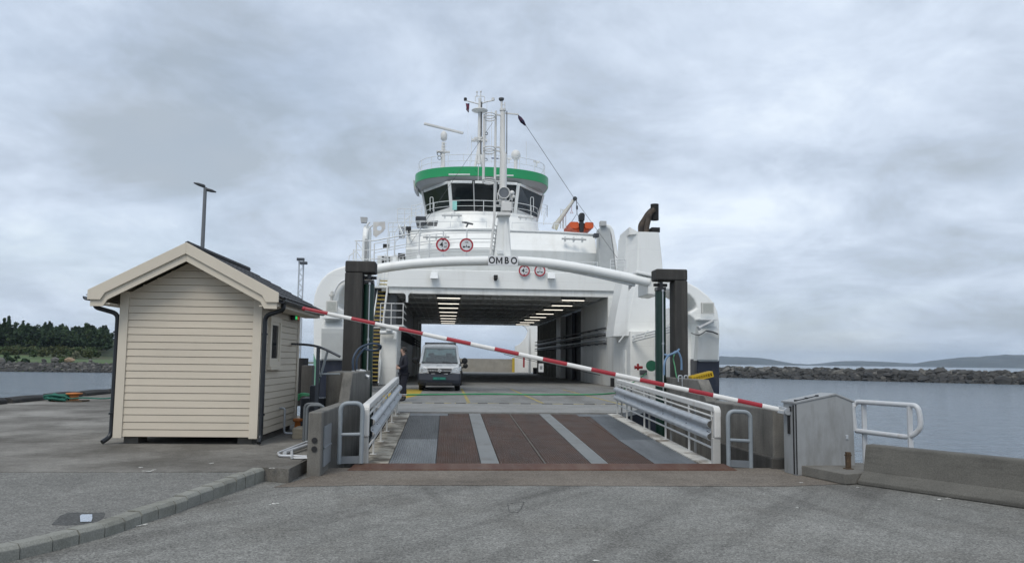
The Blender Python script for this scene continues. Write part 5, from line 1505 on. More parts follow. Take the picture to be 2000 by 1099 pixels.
st_y = mat('yellow_stair_tread', (.46, .35, .09), .7, var=.15)
def stair(px0, px1, ya, yb, Ya, Yb, n, rail_px):
    s = MB()
    a0, a1 = at(px0, ya, Ya), at(px1, ya, Ya); b0 = at(px0, yb, Yb)
    stn = MB()
    for x in (a0.x - .03, a1.x + .03): stn.bar((x, Ya, a0.z - .1), (x, Yb, b0.z), .05, .2)
    o = stn.build('stair', ship_rail, fy)
    for k in range(n):
        t = (k + .5) / n
        z = a0.z + (b0.z - a0.z) * t; y = Ya + (Yb - Ya) * t
        m = MB(); m.box(a0.x, a1.x, y - .02, y + .22, z - .045, z); m.build('tread', st_y, o)
    m = MB()
    for x in rail_px:
        m.tube([(x, Ya, a0.z + .85), (x, Yb, b0.z + .85)], .028, 8); m.tube([(x, Ya, a0.z - .1), (x, Ya, a0.z + .85)], .028, 8)
        m.tube([(x, Ya, a0.z + .45), (x, Yb, b0.z + .45)], .02, 8)
    m.build('stair_rail', rail_white, o)
stair(728, 746, 636, 543, 38.6, 42.0, 12, (X(704, 37), X(749, 39)))
stair(694, 738, 745, 640, 36.4, 38.5, 14, (X(691, 37), X(741, 36.6)))
mb = MB(); mb.box(X(690, 38), X(744, 38), 38.5, 39.3, Z(640, 38.5, 715), Z(637.5, 38.5, 715)); mb.build('stair_landing', ship_rail, fy)
mb = MB()
for x in (693, 700, 708): mb.tube([at(x, 640, 37.5), at(x, 545, 37.5)], .03, 8)
for y in (560, 580, 600, 620): mb.tube([at(691, y + 6, 37.5), at(711, y - 4, 37.5)], .02, 6)
mb.build('ladder_frame', ship_rail, fy)
mb = MB(); mb.box(-4.75, X(740, 41), 41.0, 41.1, DZ, 5.3); mb.build('end_bulkhead', dark_int, fy)
mb = MB(); mb.bar(at(795, 567, 40.2), at(795, 590, 40.2), .12, .12, (0, 1, 0)); mb.bar(at(787, 567, 40.2), at(794, 576, 40.2), .08, .08); mb.bar(at(803, 567, 40.2), at(796, 576, 40.2), .08, .08); mb.build('hanger', ship_rail, fy)

# ------------------------------------------------------------------ deckhouse
def dh(z, yo, m=0.0):
    return [V((-2.42 - m, 43.0 + yo, z)), V((-.6, 42.35 + yo, z)), V((2.9, 42.1 + yo, z)), V((6.4, 42.3 + yo, z)), V((8.35 + m, 42.8 + yo, z)), V((8.6 + m, 44 + yo, z)), V((8.6 + m, 74, z)), V((-2.6 - m, 74, z))]
mb = MB(); mb.loft([dh(5.26, .5), dh(6.5, .28), dh(7.64, -.18), dh(7.68, -.17), dh(8.70, .45), dh(8.78, .5)], smooth=False); dhs = mb.build('deckhouse', white, fy, bevel=.05)
mb = MB(); mb.tube([p + V((0, -.04, .04)) for p in dh(8.78, .5)[:6]], .06, 8); mb.build('deck_edge', ship_rail, dhs)
mb = MB(); mb.box(-4.3, -2.45, 46.4, 73, 5.26, 7.75); sh = mb.build('side_house', white_dirty, fy, bevel=.03)
for a, b, c, d in ((740, 756, 500, 517), (772, 786, 494, 512), (742, 755, 476, 484)):
    mb = MB(); mb.box(X(a, 46.3), X(b, 46.3), 46.3, 46.398, Z(d, 46.3, a), Z(c, 46.3, a)); mb.build('window_opening', black, sh)
mb = MB(); mb.box(-4.9, -2.4, 40.5, 74, 5.26, 5.34); mb.box(8.6, 10.1, 40.6, 74, 5.26, 5.34); mb.build('side_deck', ship_rail, fy)
mb = MB()
for k in range(12):
    x = -4.6 + k * .2
    mb.box(x, x + .04, 43.2, 43.26, 5.34, 7.2 + .12 * (k % 3))
for z in (6.0, 6.6, 7.1): mb.box(-4.7, -2.5, 43.18, 43.24, z, z + .05)
mb.build('gallery_frames', ship_rail, fy)
# long grey light fittings and small gear on the front
def fitting(px0, px1, py, Y):
    a, b = at(px0, py, Y), at(px1, py + (2 if px1 > 1000 else 0), Y)
    m = MB(); m.bar(a, b, .12, .09); f = m.build('floodlight_bar', mat('fitting_grey', (.42, .43, .43), .5), fy, bevel=.02)
    m = MB()
    for t in (.15, .5, .85):
        p = a.lerp(b, t); m.box(p.x - .04, p.x + .04, p.y, p.y + .25, p.z - .14, p.z + .14)
    m.build('bracket', ship_rail, f)
fitting(826, 878, 463, 42.0); fitting(1097, 1145, 466, 42.0); fitting(863, 902, 421, 45.2); fitting(1012, 1044, 424, 45.4)
for px, py, Y in ((848, 541, 40.1), (1076, 541, 40.1)):
    c = at(px, py, Y); m = MB(); m.prism([c + V((-.22, -.3, -.10)), c + V((.22, -.3, -.10)), c + V((.18, 0, .25)), c + V((-.18, 0, .25))], (0, .25, 0)); m.build('spot_light', ship_rail, fy, bevel=.02)
c = at(968, 545, 40.1); m = MB(); m.box(c.x - .1, c.x + .1, c.y - .2, c.y + .12, c.z, c.z + .2); m.ball(c, .09); m.build('camera_dome', black, fy)
c = at(914, 437, 44.4); m = MB(); m.bar(c + V((-.35, 0, .1)), c + V((.3, 0, -.02)), .08, .1); m.cyl(c + V((-.1, 0, -.2)), c, .05); m.build('camera', pipe_d, fy)
c = at(939, 411.5, 45.2); m = MB(); m.box(c.x - .12, c.x + .12, c.y - .15, c.y + .1, c.z - .02, c.z + .14); m.build('camera', black, fy)
c = at(798, 449, 42.3); m = MB(); m.box(c.x - .14, c.x + .14, c.y - .2, c.y + .1, c.z - .02, c.z + .16); m.cyl(c + V((.05, 0, -.3)), c, .04); m.build('camera', black, fy)
m = MB()
for k in range(5): m.bar(at(834 + k * 1.0, 442 - k * 2.2, 44.8), at(853 + k * .6, 440.5 - k * 2.2, 44.5), .1, .04)
m.build('louvre', MATS['dark_louvre'], fy)

# rounded hoods at the deck corners
def hood(px0, px1, ytop, ybot, Y, sgn):
    a, b = X(px0, Y), X(px1, Y); zt, zb = Z(ytop, Y, px0), Z(ybot, Y, px0)
    w = b - a
    pts = []
    for k in range(9):
        q = k / 8 * math.pi / 2
        pts.append((Y + .5 - 1.0 + (1 - math.sin(q)) * 0 + (1.0 - math.cos(q)) * 1.0, zt - (1 - math.sin(q)) * .9))
    prof = [(Y - .5, zb)] + [(p, z) for p, z in pts] + [(Y + 1.4, zt), (Y + 1.6, zt - .15), (Y + 1.6, zb)]
    m = MB(); m.prism([(a, y, z) for y, z in prof], (w, 0, 0)); h = m.build('corner_hood', white, fy, bevel=.10, seg=3)
    m = MB(); m.box(a + w * (.55 if sgn > 0 else .0) - .0, a + w * (1 if sgn > 0 else .45), Y - .55, Y - .5, zb + .1, zt - .9); m.build('hood_recess', mat('recess_grey', (.30, .31, .31), .6), h)
    return h
hood(702.5, 713, 436, 512, 40.2, 1)
m = MB(); m.tube(fillet([at(716, 512, 40.0), at(716, 440, 40.0), at(722, 434, 40.0)], .2), .05, 8); m.tube(fillet([at(720, 512, 40.0), at(720, 446, 40.0), at(728, 440, 40.0)], .2), .04, 8); m.build('vent_pipes', ship_rail, fy)
c = at(711, 429, 40); m = MB(); m.prism([c + V((-.16, 0, -.14)), c + V((.12, 0, -.14)), c + V((.16, 0, .14)), c + V((-.2, 0, .14))], (0, .3, 0)); m.build('deck_lamp', MATS['fitting_grey'], fy)
# right hood: grey front panel with a curved outer edge
Yh = 41.6
m = MB(); m.prism(lst([(1170, 447), (1174, 442), (1182, 441), (1190, 446), (1193, 458), (1198, 490), (1203, 540), (1170, 540)], Yh), (0, .8, 0)); m.build('corner_hood', mat('hood_front_grey', (.42, .44, .44), .5, var=.06), fy, bevel=.03)
m = MB(); m.prism(lst([(1184, 437), (1193, 440), (1199, 449), (1203, 470), (1211, 512), (1215, 540), (1204, 540), (1199, 490), (1194, 458), (1190, 447), (1182, 443)], Yh + .1), (0, 1.4, 0)); m.build('corner_hood', white, fy, bevel=.05)
c = at(1177, 438, Yh); m = MB(); m.box(c.x - .16, c.x + .18, c.y - .2, c.y + .2, c.z - .12, c.z + .16); m.build('deck_lamp', MATS['fitting_grey'], fy, bevel=.02)
c = at(1164, 460, 41.4); m = MB(); m.box(c.x - .14, c.x + .14, c.y - .2, c.y + .2, c.z - .1, c.z + .1); m.build('deck_lamp', dark_int, fy, bevel=.02)
# bracket plate with a round hole
Yp = 41.0
out = [(729, 433.5), (752, 433), (752.5, 446), (748, 452), (734, 463), (729, 459)]
hc = at(740.5, 445.5, Yp); hr_ = 5.0 / 1500 * Yp
P_ = lst(out, Yp)
def edge_pt(a):
    dd = V((math.cos(a), 0, math.sin(a))); best = None
    for i in range(len(P_)):
        p, q = P_[i], P_[(i + 1) % len(P_)]
        ex, ez = q.x - p.x, q.z - p.z
        den = dd.x * ez - dd.z * ex
        if abs(den) < 1e-9: continue
        t = ((p.x - hc.x) * ez - (p.z - hc.z) * ex) / den
        s = ((p.x - hc.x) * dd.z - (p.z - hc.z) * dd.x) / den
        if t > 0 and -1e-6 <= s <= 1 + 1e-6 and (best is None or t < best): best = t
    return hc + dd * (best or .3)
ang = sorted([k * 6.28319 / 24 for k in range(24)] + [math.atan2(p.z - hc.z, p.x - hc.x) % 6.28319 for p in P_])
m = MB(); rings = []
for a in ang:
    o_, i_ = edge_pt(a), hc + V((math.cos(a) * hr_, 0, math.sin(a) * hr_))
    rings.append([o_, i_, i_ + V((0, .08, 0)), o_ + V((0, .08, 0))])
m.loft(rings + [rings[0]], cap=False, smooth=False); m.build('eye_plate', mat('eye_plate_paint', (.56, .55, .53), .6), fy)
# upper deck railings
def railing(pts, h, name='deck_railing', rows=(.35, .68, 1.0), par=None, posts=None, r=.02, close=False):
    P = [V(p) for p in pts]
    o = None
    m = MB()
    for f in rows: m.tube([p + V((0, 0, h * f)) for p in P], r if f == 1.0 else r * .75, 6, closed=close)
    o = m.build(name, ship_rail, par or fy)
    for i in (posts if posts is not None else range(len(P))):
        m = MB(); m.tube([P[i], P[i] + V((0, 0, h))], r * 1.1, 6); m.build('railing_post', ship_rail, o)
    return o
railing([(-3.4, 43.6, 7.75), (-3.1, 43.6, 7.75), (-2.3, 44.0, 8.78), (-.9, 43.6, 8.78)], 1.0)
railing([at(758, 462, 42.4), at(767, 462, 42.4), at(790, 461, 42.4), at(801, 461, 42.4), at(820, 461, 43)], .78)
railing([at(776, 437, 44.5), at(790, 437, 44.5), at(804, 437, 44.5)], .88)
railing([at(803, 424, 46), at(812, 424, 46), at(824, 420, 46)], .72)
m = MB(); m.bar(at(778, 440, 44), at(788, 463, 42.6), .05, .2); m.bar(at(790, 440, 44), at(800, 463, 42.6), .05, .2); so_ = m.build('stair', ship_rail, fy)
for k in range(7):
    m = MB(); p, q = at(779, 443 + k * 3.2, 44 - k * .2), at(791, 443 + k * 3.2, 44 - k * .2); m.box(p.x, q.x, p.y, p.y + .2, p.z - .03, p.z); m.build('tread', dark_int, so_)
m = MB(); m.box(X(805, 46.5), X(826, 46.5), 46.5, 49, Z(432, 46.5, 815), Z(422, 46.5, 815)); m.build('machinery_cover', dark_int, fy, bevel=.05)
railing([at(1058, 421, 46), at(1069, 424, 46.6), at(1062, 440, 45)], .72)
railing([at(1000, 446, 43.2), at(1050, 447, 43.2), at(1083, 448.5, 43.2), at(1100, 449, 43.2)], .34, rows=(1.0,))
railing([at(820, 444.5, 43.4), at(880, 444, 43.4), at(950, 444, 43.4)], .34, rows=(1.0,))
railing([at(1192, 526, 34.5), at(1206, 526, 34.5), at(1222, 526, 34.5)], .45)
railing([(3.2, 41.6, 6.25), (4.6, 41.6, 6.25), (6.4, 41.6, 6.25), (8.2, 41.6, 6.25)], .75, rows=(1.0,))

# ------------------------------------------------------------------ wheelhouse
wh = fy
WX, WY = 2.02, 48.6
def ell(a, bf, bb, z, n=56, p=2.25, cx=WX, cy=WY):
    o = []
    for k in range(n):
        t = k / n * 6.283185
        c, s = math.cos(t), math.sin(t)
        x = a * math.copysign(abs(c) ** (2 / p), c); y = (bb if s > 0 else bf) * math.copysign(abs(s) ** (2 / p), s)
        o.append(V((cx + x, cy + y, z)))
    return o
m = MB(); m.loft([ell(4.1, 3.5, 7, 8.78), ell(3.75, 3.1, 6.6, 9.6), ell(3.52, 2.75, 6.3, 10.52)], smooth=True); m.build('wheelhouse_base', white, fy)
bot = [(X(830, 49.2), 54.5), (X(830, 49.2), 49.2), (X(877, 46.55), 46.55), (X(922, 46.4), 46.4), (X(963, 46.4), 46.4), (X(1002, 46.55), 46.55), (X(1043.6, 49.2), 49.2), (X(1043.6, 49.2), 54.5)]
topp = [(X(818, 48.9), 55), (X(818, 48.9), 48.9), (X(870.5, 45.95), 45.95), (X(919, 45.8), 45.8), (X(965, 45.8), 45.8), (X(1008.6, 45.95), 45.95), (X(1058, 48.9), 48.9), (X(1058, 48.9), 55)]
z0, z1 = 10.42, 12.32
m = MB(); m.loft([[V((x, y + .12, 10.2)) for x, y in bot], [V((x, y + .10, z0 + .02)) for x, y in bot]], smooth=False)
bw_ = m.build('wheelhouse', white, fy)
m = MB(); m.loft([[V((x + (WX - x) * .06, y + .25, z0)) for x, y in bot], [V((x + (WX - x) * .06, y + .25, z1)) for x, y in topp]], smooth=False); m.build('dim_interior', mat('wheelhouse_interior', (.012, .014, .016), .8, var=.3), bw_)
wgl = mat('wheelhouse_glass', (.008, .012, .014), .05, var=.1, spec=.6)
for i in range(7):
    (x0, y0), (x1, y1) = bot[i], bot[i + 1]; (u0, w0), (u1, w1) = topp[i], topp[i + 1]
    B0, B1, T0, T1 = V((x0, y0, z0)), V((x1, y1, z0)), V((u0, w0, z1)), V((u1, w1, z1))
    sill = .02 if 2 <= i <= 4 else .22
    lo0, lo1 = B0.lerp(T0, sill), B1.lerp(T1, sill)
    g0, g1, h0_, h1_ = lo0.lerp(lo1, .03), lo0.lerp(lo1, .97), T0.lerp(T1, .03), T0.lerp(T1, .97)
    n_ = (g1 - g0).cross(h0_ - g0).normalized() * .03
    m = MB(); m.hexa([g0, g1, g1 + n_, g0 + n_], [h0_, h1_, h1_ + n_, h0_ + n_]); w_o = m.build('window', wgl, bw_)
    if sill > .1:
        m = MB(); m.hexa([B0, B1, B1 + n_ * 2, B0 + n_ * 2], [lo0, lo1, lo1 + n_ * 2, lo0 + n_ * 2]); m.build('sill_panel', white_dirty, bw_)
for i in range(1, 7):
    (x0, y0), (u0, w0) = bot[i], topp[i]
    wid = .20 if i in (1, 2, 5, 6) else .07
    m = MB(); m.bar((x0, y0 - .02, z0), (u0, w0 - .02, z1), wid, .10, (0, 1, 0)); m.build('window_post', white if wid > .1 else MATS['fitting_grey'], bw_, bevel=.015)
for i in range(1, 6):
    a, b = V((*topp[i], z1 - .05)), V((*topp[i + 1], z1 - .05))
    m = MB(); m.bar(a.lerp(b, .06) + V((0, -.08, 0)), a.lerp(b, .94) + V((0, -.08, 0)), .10, .16); m.build('visor', white, bw_, bevel=.02)
for a, b in ((0, 1), (6, 7)):
    pass
RB = 12.62
m = MB(); m.loft([[V((x, y, z1 - .01)) for x, y in topp], [V((x, y, z1 + .04)) for x, y in topp]], smooth=False)
so2 = MB(); so2.loft([ell(3.9, 2.75, 6.2, z1 + .02), ell(4.2, 2.98, 6.6, RB)], smooth=True); so2.build('soffit', mat('soffit_grey', (.34, .35, .35), .6, var=.05), bw_)
so3 = MB(); so3.loft([ell(4.26, 3.04, 6.7, RB), ell(4.27, 3.05, 6.7, 13.18)], smooth=True); so3.build('green_band', green_band, bw_, bevel=.03)
so4 = MB(); so4.loft([ell(4.2, 2.98, 6.6, 13.182), ell(4.15, 2.9, 6.5, 13.21)]); so4.build('roof', ship_rail, bw_)
for px0, px1, py in ((876, 918, 341), (968, 1003, 343)):
    a, b = at(px0, py, 45.4), at(px1, py, 45.4); m = MB(); m.bar(a, b, .1, .08); m.build('floodlight_bar', ship_rail, bw_, bevel=.02)
m = MB(); m.prism(lst([(807, 351), (815, 355), (818, 376), (813, 374), (808, 366)], 49), (0, 1.4, 0)); m.build('wing_box', MATS['fitting_grey'], bw_, bevel=.03)
pr_ = [p for p in ell(4.05, 2.85, 6.4, 13.2, 36)]
railing(pr_ , .78, 'roof_railing', rows=(.5, 1.0), par=fy, posts=range(0, 36, 2), r=.018, close=True)
wf_ = [p for p in ell(3.62, 2.92, 6.4, 10.40, 40)]
wf_ = wf_[20:] + wf_[:1]
railing(wf_, .74, 'front_railing', rows=(.10, .55, 1.0), posts=range(1, 21, 3), r=.022)
m = MB()
for px in (843, 1039):
    m.tube(fillet([at(px - 3, 412 - (0), 46.8), at(px - 3, 385, 46.8), at(px + 3, 385, 46.8), at(px + 3, 412, 46.8)], .09), .022, 8)
m.build('grab_hoop', ship_rail, fy)
# radar
Yr = 47.6
rx = X(865.5, Yr, 300)
rad = MB(); rad.cyl((rx, Yr, 13.2), (rx, Yr, Z(278, Yr, 866)), .16, .11, 14); rd = rad.build('radar_post', ivory, fy)
m = MB(); c = at(867, 264, Yr); m.lathe((rx + .03, Yr, c.z - .35), [(.12, 0), (.20, .08), (.21, .42), (.15, .52), (.08, .60)], 16); m.build('radar_motor', ivory, rd)
m = MB(); m.bar(at(828, 241.5, Yr - .3), at(905, 260.5, Yr + .3), .16, .16); m.build('radar_scanner', ivory, rd, bevel=.04)
m = MB(); m.box(rx - .42, rx + .42, Yr - .2, Yr + .2, Z(298, Yr, 866), Z(296, Yr, 866))
for z in (281, 287, 293): m.tube([(rx - .05, Yr - .16, Z(z, Yr, 866)), (rx + .2, Yr - .16, Z(z, Yr, 866))], .02, 6)
m.build('radar_step', ivory, rd)
m = MB(); m.tube([V((rx - .25 + .12 * math.cos(k * .52), Yr - .3, Z(303, Yr, 860) + .12 * math.sin(k * .52))) for k in range(12)], .025, 6, closed=True); m.tube([V((rx - .22 + .11 * math.cos(k * .52), Yr - .3, Z(311, Yr, 860) + .11 * math.sin(k * .52))) for k in range(12)], .02, 6, closed=True); m.build('ring_antenna', pipe_d, rd)
# signal mast on the wheelhouse roof
Ys = 49.0
sx = X(936.5, Ys, 250)
zz = lambda py: Z(py, Ys, 936)
m = MB(); m.cyl((sx, Ys, zz(320)), (sx, Ys, zz(192)), .13, .10, 12); sm = m.build('signal_mast', ivory, fy)
m = MB()
for dx, dy in ((-.42, -.2), (.42, -.2), (-.3, .5), (.3, .5)): m.bar((sx + dx, Ys + dy, 13.2), (sx + dx * .2, Ys + dy * .2, zz(292)), .1, .06, (0, 1, 0))
m.build('mast_legs', ivory, sm)
m = MB(); m.tube([(sx + .12, Ys - .12, zz(302)), (sx + .12, Ys - .12, zz(200))], .035, 6); m.build('cable', black, sm)
m = MB(); m.tube([at(909, 196, Ys), at(918, 199, Ys), (sx, Ys, zz(204)), at(950, 199, Ys), at(963, 196.5, Ys)], .045, 8); m.build('yard', ivory, sm)
for px, c_ in ((909, black), (963, ivory)):
    p = at(px, 194.5, Ys); m = MB(); m.cyl(p - V((0, 0, .08)), p + V((0, 0, .1)), .10, seg=12); m.build('lamp', c_, sm)
m = MB(); m.lathe((sx, Ys, zz(217)), [(.2, -.1), (.45, -.03), (.54, .03), (.45, .09), (.14, .16)], 20); m.build('dish_antenna', ivory, sm)
m = MB(); m.box(sx - .52, sx + .52, Ys - .2, Ys + .2, zz(276), zz(273)); m.cyl((sx - .2, Ys - .1, zz(274)), (sx - .2, Ys - .1, zz(270)), .15); m.box(sx + .05, sx + .3, Ys - .2, Ys, zz(272), zz(269)); m.build('mast_platform', ivory, sm)
m = MB()
for dx in (-.22, .22): m.tube(fillet([(sx + dx * 1.4, Ys, zz(199)), (sx + dx * 1.4, Ys, zz(188)), (sx, Ys, zz(188))], .08), .025, 6)
for dx, t in ((-.2, 181), (.05, 180)): m.tube([(sx + dx, Ys, zz(190)), (sx + dx, Ys, zz(t))], .035, 6); m.cyl((sx + dx, Ys, zz(t)), (sx + dx, Ys, zz(t - 2)), .07, seg=8)
m.build('mast_head', ivory, sm)
m = MB()
for px, t in ((951, 200), (955, 224), (960, 215), (948, 212), (921, 266), (905, 300)): m.tube([at(px, 318, Ys), at(px, t, Ys)], .014, 5)
m.build('whip_antenna', ivory, sm)
m = MB()
for k in range(12): m.tube([(sx + .16, Ys - .1, zz(224 + k * 4)), (sx + .42, Ys - .1, zz(224 + k * 4))], .018, 5)
m.tube([(sx + .42, Ys - .1, zz(218)), (sx + .42, Ys - .1, zz(272))], .02, 5); m.build('ladder', ivory, sm)
m = MB()
for px, py in ((950, 261), (949, 312)):
    p = at(px, py, Ys - .3); m.tube([p + V((.09 * math.cos(k * .52), 0, .09 * math.sin(k * .52))) for k in range(12)], .025, 6, closed=True)
m.build('ring_antenna', pipe_d, sm)
m = MB(); m.bar(at(960, 309, 47), at(975, 310, 47), .06, .06); m.build('blue_bar', mat('dark_blue_paint', (.02, .03, .10), .5), fy)
p = at(1007.5, 303, 48.2)
m = MB(); m.ball(p, .31, .31, .34, 20, 12); ro = m.build('radome', ivory, fy)
m = MB(); m.cyl((p.x, p.y, 13.2), (p.x, p.y, p.z - .25), .08, .13); m.build('pedestal', ivory, ro)
m = MB(); m.tube([at(1028, 322, 48), at(1028, 276, 48)], .012, 5); m.build('whip_antenna', ivory, fy)
for px, py in ((994, 312), (1048, 318)):
    c = at(px, py, 46.8); m = MB(); m.cyl(c + V((0, 0, -.25)), c + V((0, 0, .05)), .04); m.bar(c + V((-.2, 0, .08)), c + V((.18, 0, .04)), .1, .12); m.build('horn', ship_rail, fy)

# front mast on the arch
MX, MY = X(981, 29.2, 350), 29.3
mz = lambda py: Z(py, MY, 981)
m = MB(); m.tube([(MX + .04, MY, mz(402)), (MX + .04, MY, mz(302)), (MX, MY, mz(296)), (MX - .01, MY, mz(217))], .1, 18, radii=[.145, .140, .112, .095]); fm = m.build('front_mast', ivory, fy)
m = MB(); m.tube([(MX - .01, MY, mz(217)), (MX - .01, MY, mz(213))], .125, 12); m.tube([(MX - .06, MY, mz(214)), (MX - .06, MY, mz(197))], .04, 8); m.tube([(MX + .07, MY, mz(215)), (MX + .07, MY, mz(200))], .018, 6); m.tube([(MX - .06, MY, mz(204)), (MX + .07, MY, mz(204))], .015, 6); m.build('mast_top', ivory, fm)
m = MB(); m.lathe((MX - .07, MY, mz(198)), [(.05, 0), (.10, .05), (.11, .12), (.06, .14)], 14); m.build('mast_lamp', MATS['lamp_head_grey'], fm)
m = MB(); m.bar((MX + .08, MY, mz(221)), (X(1012, MY, 300), MY, mz(222.5)), .05, .05); m.build('flag_arm', ivory, fm)
m = MB(); m.tube([(MX + .15, MY - .02, mz(217)), (MX + .17, MY - .02, mz(320))], .02, 6); m.build('conduit', pipe_d, fm)
# caged ladder
lx0, lx1 = X(943.5, MY, 300), X(967, MY, 300)
m = MB(); m.tube([(lx1, MY - .1, mz(219)), (lx1, MY - .1, mz(405)), (X(965, MY, 420), MY - .1, mz(430)), (X(958, MY, 480), MY - .1, mz(498))], .048, 10)
m.tube([(X(972, MY, 420), MY + .25, mz(440)), (X(964, MY, 480), MY + .25, mz(498))], .03, 8)
ld = m.build('mast_ladder', ivory, fy)
m = MB()
for py in (226, 289, 296, 355, 402): m.bar((lx1, MY - .1, mz(py)), (MX, MY, mz(py)), .05, .05)
for k in range(7): m.tube([(X(964 - k * .9, MY, 450), MY - .1, mz(440 + k * 8)), (X(971 - k * .9, MY, 450), MY + .25, mz(440 + k * 8))], .02, 6)
m.build('ladder_rung', ivory, ld)
m = MB()
for py in (228.5, 233.5, 293, 298, 354, 358):
    cx = (lx0 + lx1) / 2; rx_ = (lx1 - lx0) / 2
    m.tube([V((cx + rx_ * math.cos(k * .2618), MY - .1 + .36 * math.sin(k * .2618), mz(py))) for k in range(24)], .02, 6, closed=True)
m.tube([(lx0 + .02, MY - .15, mz(229)), (lx0 + .02, MY - .15, mz(355))], .052, 8); m.tube([(X(935, MY, 300), MY + .1, mz(318)), (X(935, MY, 300), MY + .1, mz(353))], .014, 6)
m.build('ladder_cage', ivory, ld)
# searchlight
c = at(984.5, 376.5, MY - .28)
m = MB(); m.lathe(c, [(.10, .26), (.20, .16), (.235, .0), (.235, -.03), (.205, -.03), (.19, .03)], 24, 'y'); sl_ = m.build('searchlight', ivory, fm)
m = MB(); m.tube([c + V((0, .02, 0)), c + V((0, .035, 0))], .19, 24); m.build('lens', mat('searchlight_lens', (.16, .165, .17), .15, metal=.5), sl_)
m = MB(); m.tube(fillet([c + V((-.24, .06, 0)), c + V((-.24, .06, -.3)), c + V((.24, .06, -.3)), c + V((.24, .06, 0))], .08), .022, 8); m.cyl(c + V((0, .06, -.5)), c + V((0, .06, -.3)), .07); m.build('yoke', ivory, sl_)
m = MB(); m.box(X(974.5, MY), X(995, MY), MY - .3, MY + .15, mz(414), mz(397)); m.build('mast_box', ivory, fm, bevel=.015)
m = MB(); m.prism(lst([(970.5, 420), (972, 414), (996, 414), (997.5, 420), (984, 420)], MY - .35), (0, .6, 0)); m.build('mast_bracket', ivory, fm, bevel=.01)
pts_l = [(975, 420), (984, 420), (981, 502), (966, 502)]
m = MB(); m.prism(lst([(974, 416), (994, 416), (999, 503), (965.5, 503)], MY - .1), (0, .34, 0)); m.build('mast_pillar', white, fm, bevel=.03)
m = MB(); m.prism(lst([(984, 440), (989.5, 425), (998, 503), (983, 503)], MY - .16), (0, .04, 0)); m.build('pillar_rib', white, fm)
m = MB(); m.box(X(967, MY), X(979, MY), MY - .4, MY - .2, mz(499), mz(491)); m.build('spot_light', ship_rail, fm, bevel=.02)
m = MB(); c = at(1000, 377, MY); m.cyl(c + V((0, 0, -.3)), c, .03); m.ball(c, .10); m.ball(c + V((.06, 0, -.14)), .07); m.build('mast_lamp', ivory, fm)

# flood lights on the bow bulwarks
for px0, px1, y0, y1 in ((636, 659, 587, 609), (1371, 1395, 590.5, 612)):
    a, b = at(px0, y1, HY - .5), at(px1, y0, HY - .5)
    m = MB(); m.box(a.x, b.x, a.y, a.y + .14, a.z, b.z); f = m.build('floodlight', mat('floodlight_shell', (.56, .56, .53), .5, var=.04), fy, bevel=.02)
    m = MB(); m.box(a.x + .05, b.x - .05, a.y - .004, a.y, a.z + .05, b.z - .05); m.build('lens', mat('floodlight_lens', (.40, .41, .38), .25, var=.05), f)
    m = MB(); m.bar((a.x, a.y + .07, a.z - .02), (a.x, a.y + .07, a.z - .2), .03, .03, (0, 1, 0)); m.bar((b.x, a.y + .07, a.z - .02), (b.x, a.y + .07, a.z - .2), .03, .03, (0, 1, 0)); m.box(a.x - .1, b.x + .12, a.y - .05, HY - .02, a.z - .24, a.z - .2); m.build('bracket', ship_rail, f)
a = at(648, 585, HY - .45); m = MB(); m.lathe((a.x, a.y, a.z - .02), [(.05, 0), (.06, .12), (.12, .2), (.04, .21)], 12); m.cyl(a + V((0, 0, .19)), a + V((0, 0, .30)), .055); m.build('bow_lamp', MATS['floodlight_shell'], fy)
m = MB(); a, b = at(1366, 640, HY - .7), at(1392, 627, HY - .55); m.tube([a, b], .06, 10); m.cyl(a, a + (a - b).normalized() * .05, .085); m.build('bow_camera', MATS['fitting_grey'], fy)
m = MB(); m.tube(arc([at(1380, 646, HY - .5), at(1392, 648, HY - .5), at(1402, 652, HY - .5)]), .03, 8); m.tube(arc([at(1350, 650, HY + .3), at(1365, 654, HY - .4), at(1380, 645, HY - .5)]), .018, 8); m.build('cable', pipe_d, fy)
# service pipes along the right bow bulwark
m = MB()
for dy in (0, 5, 10):
    m.tube([at(1206, 660 + dy, 38.0), at(1238, 656 + dy, 35.0), at(1290, 643 + dy, 33.0), at(1322, 634 + dy, 31.8)], .035, 8)
for px, py in ((1215, 657), (1240, 654), (1262, 648), (1290, 641), (1312, 634)):
    p = at(px, py, 34); m.bar(p + V((-.15, 0, -.25)), p + V((.1, 0, .08)), .05, .05)
m.build('service_pipes', ship_rail, fy)
m = MB(); m.prism([(9.75, 31.3, DZ), (9.75, 31.3, 3.5), (9.75, 35.0, 3.0), (9.75, 35.0, DZ)], (.12, 0, 0)); m.build('bulwark_inner', white_dirty, fy)
m = MB(); p = at(1272, 714, 33); m.tube([p, p + V((.0, .14, 0))], .20, 20); m.tube([p + V((0, -.02, 0)), p], .24, 20); hrl = m.build('hose_reel', mat('reel_green', (.03, .16, .09), .5, var=.2), fy)
m = MB(); p = at(1246, 717, 33); m.cyl(p + V((-.12, 0, 0)), p + V((.2, 0, 0)), .06); m.cyl(p + V((0, 0, -.12)), p + V((0, 0, .16)), .05); m.cyl(p + V((-.14, 0, 0)), p + V((-.12, 0, 0)), .09); m.build('hydrant_valve', mat('valve_red', (.30, .02, .02), .5), fy)
m = MB(); p = at(1256, 727, 35.1); m.box(p.x - .16, p.x + .16, 34.95, 35.18, p.z - .1, p.z + .12); m.build('wall_lamp', pipe_d, fy, bevel=.04)
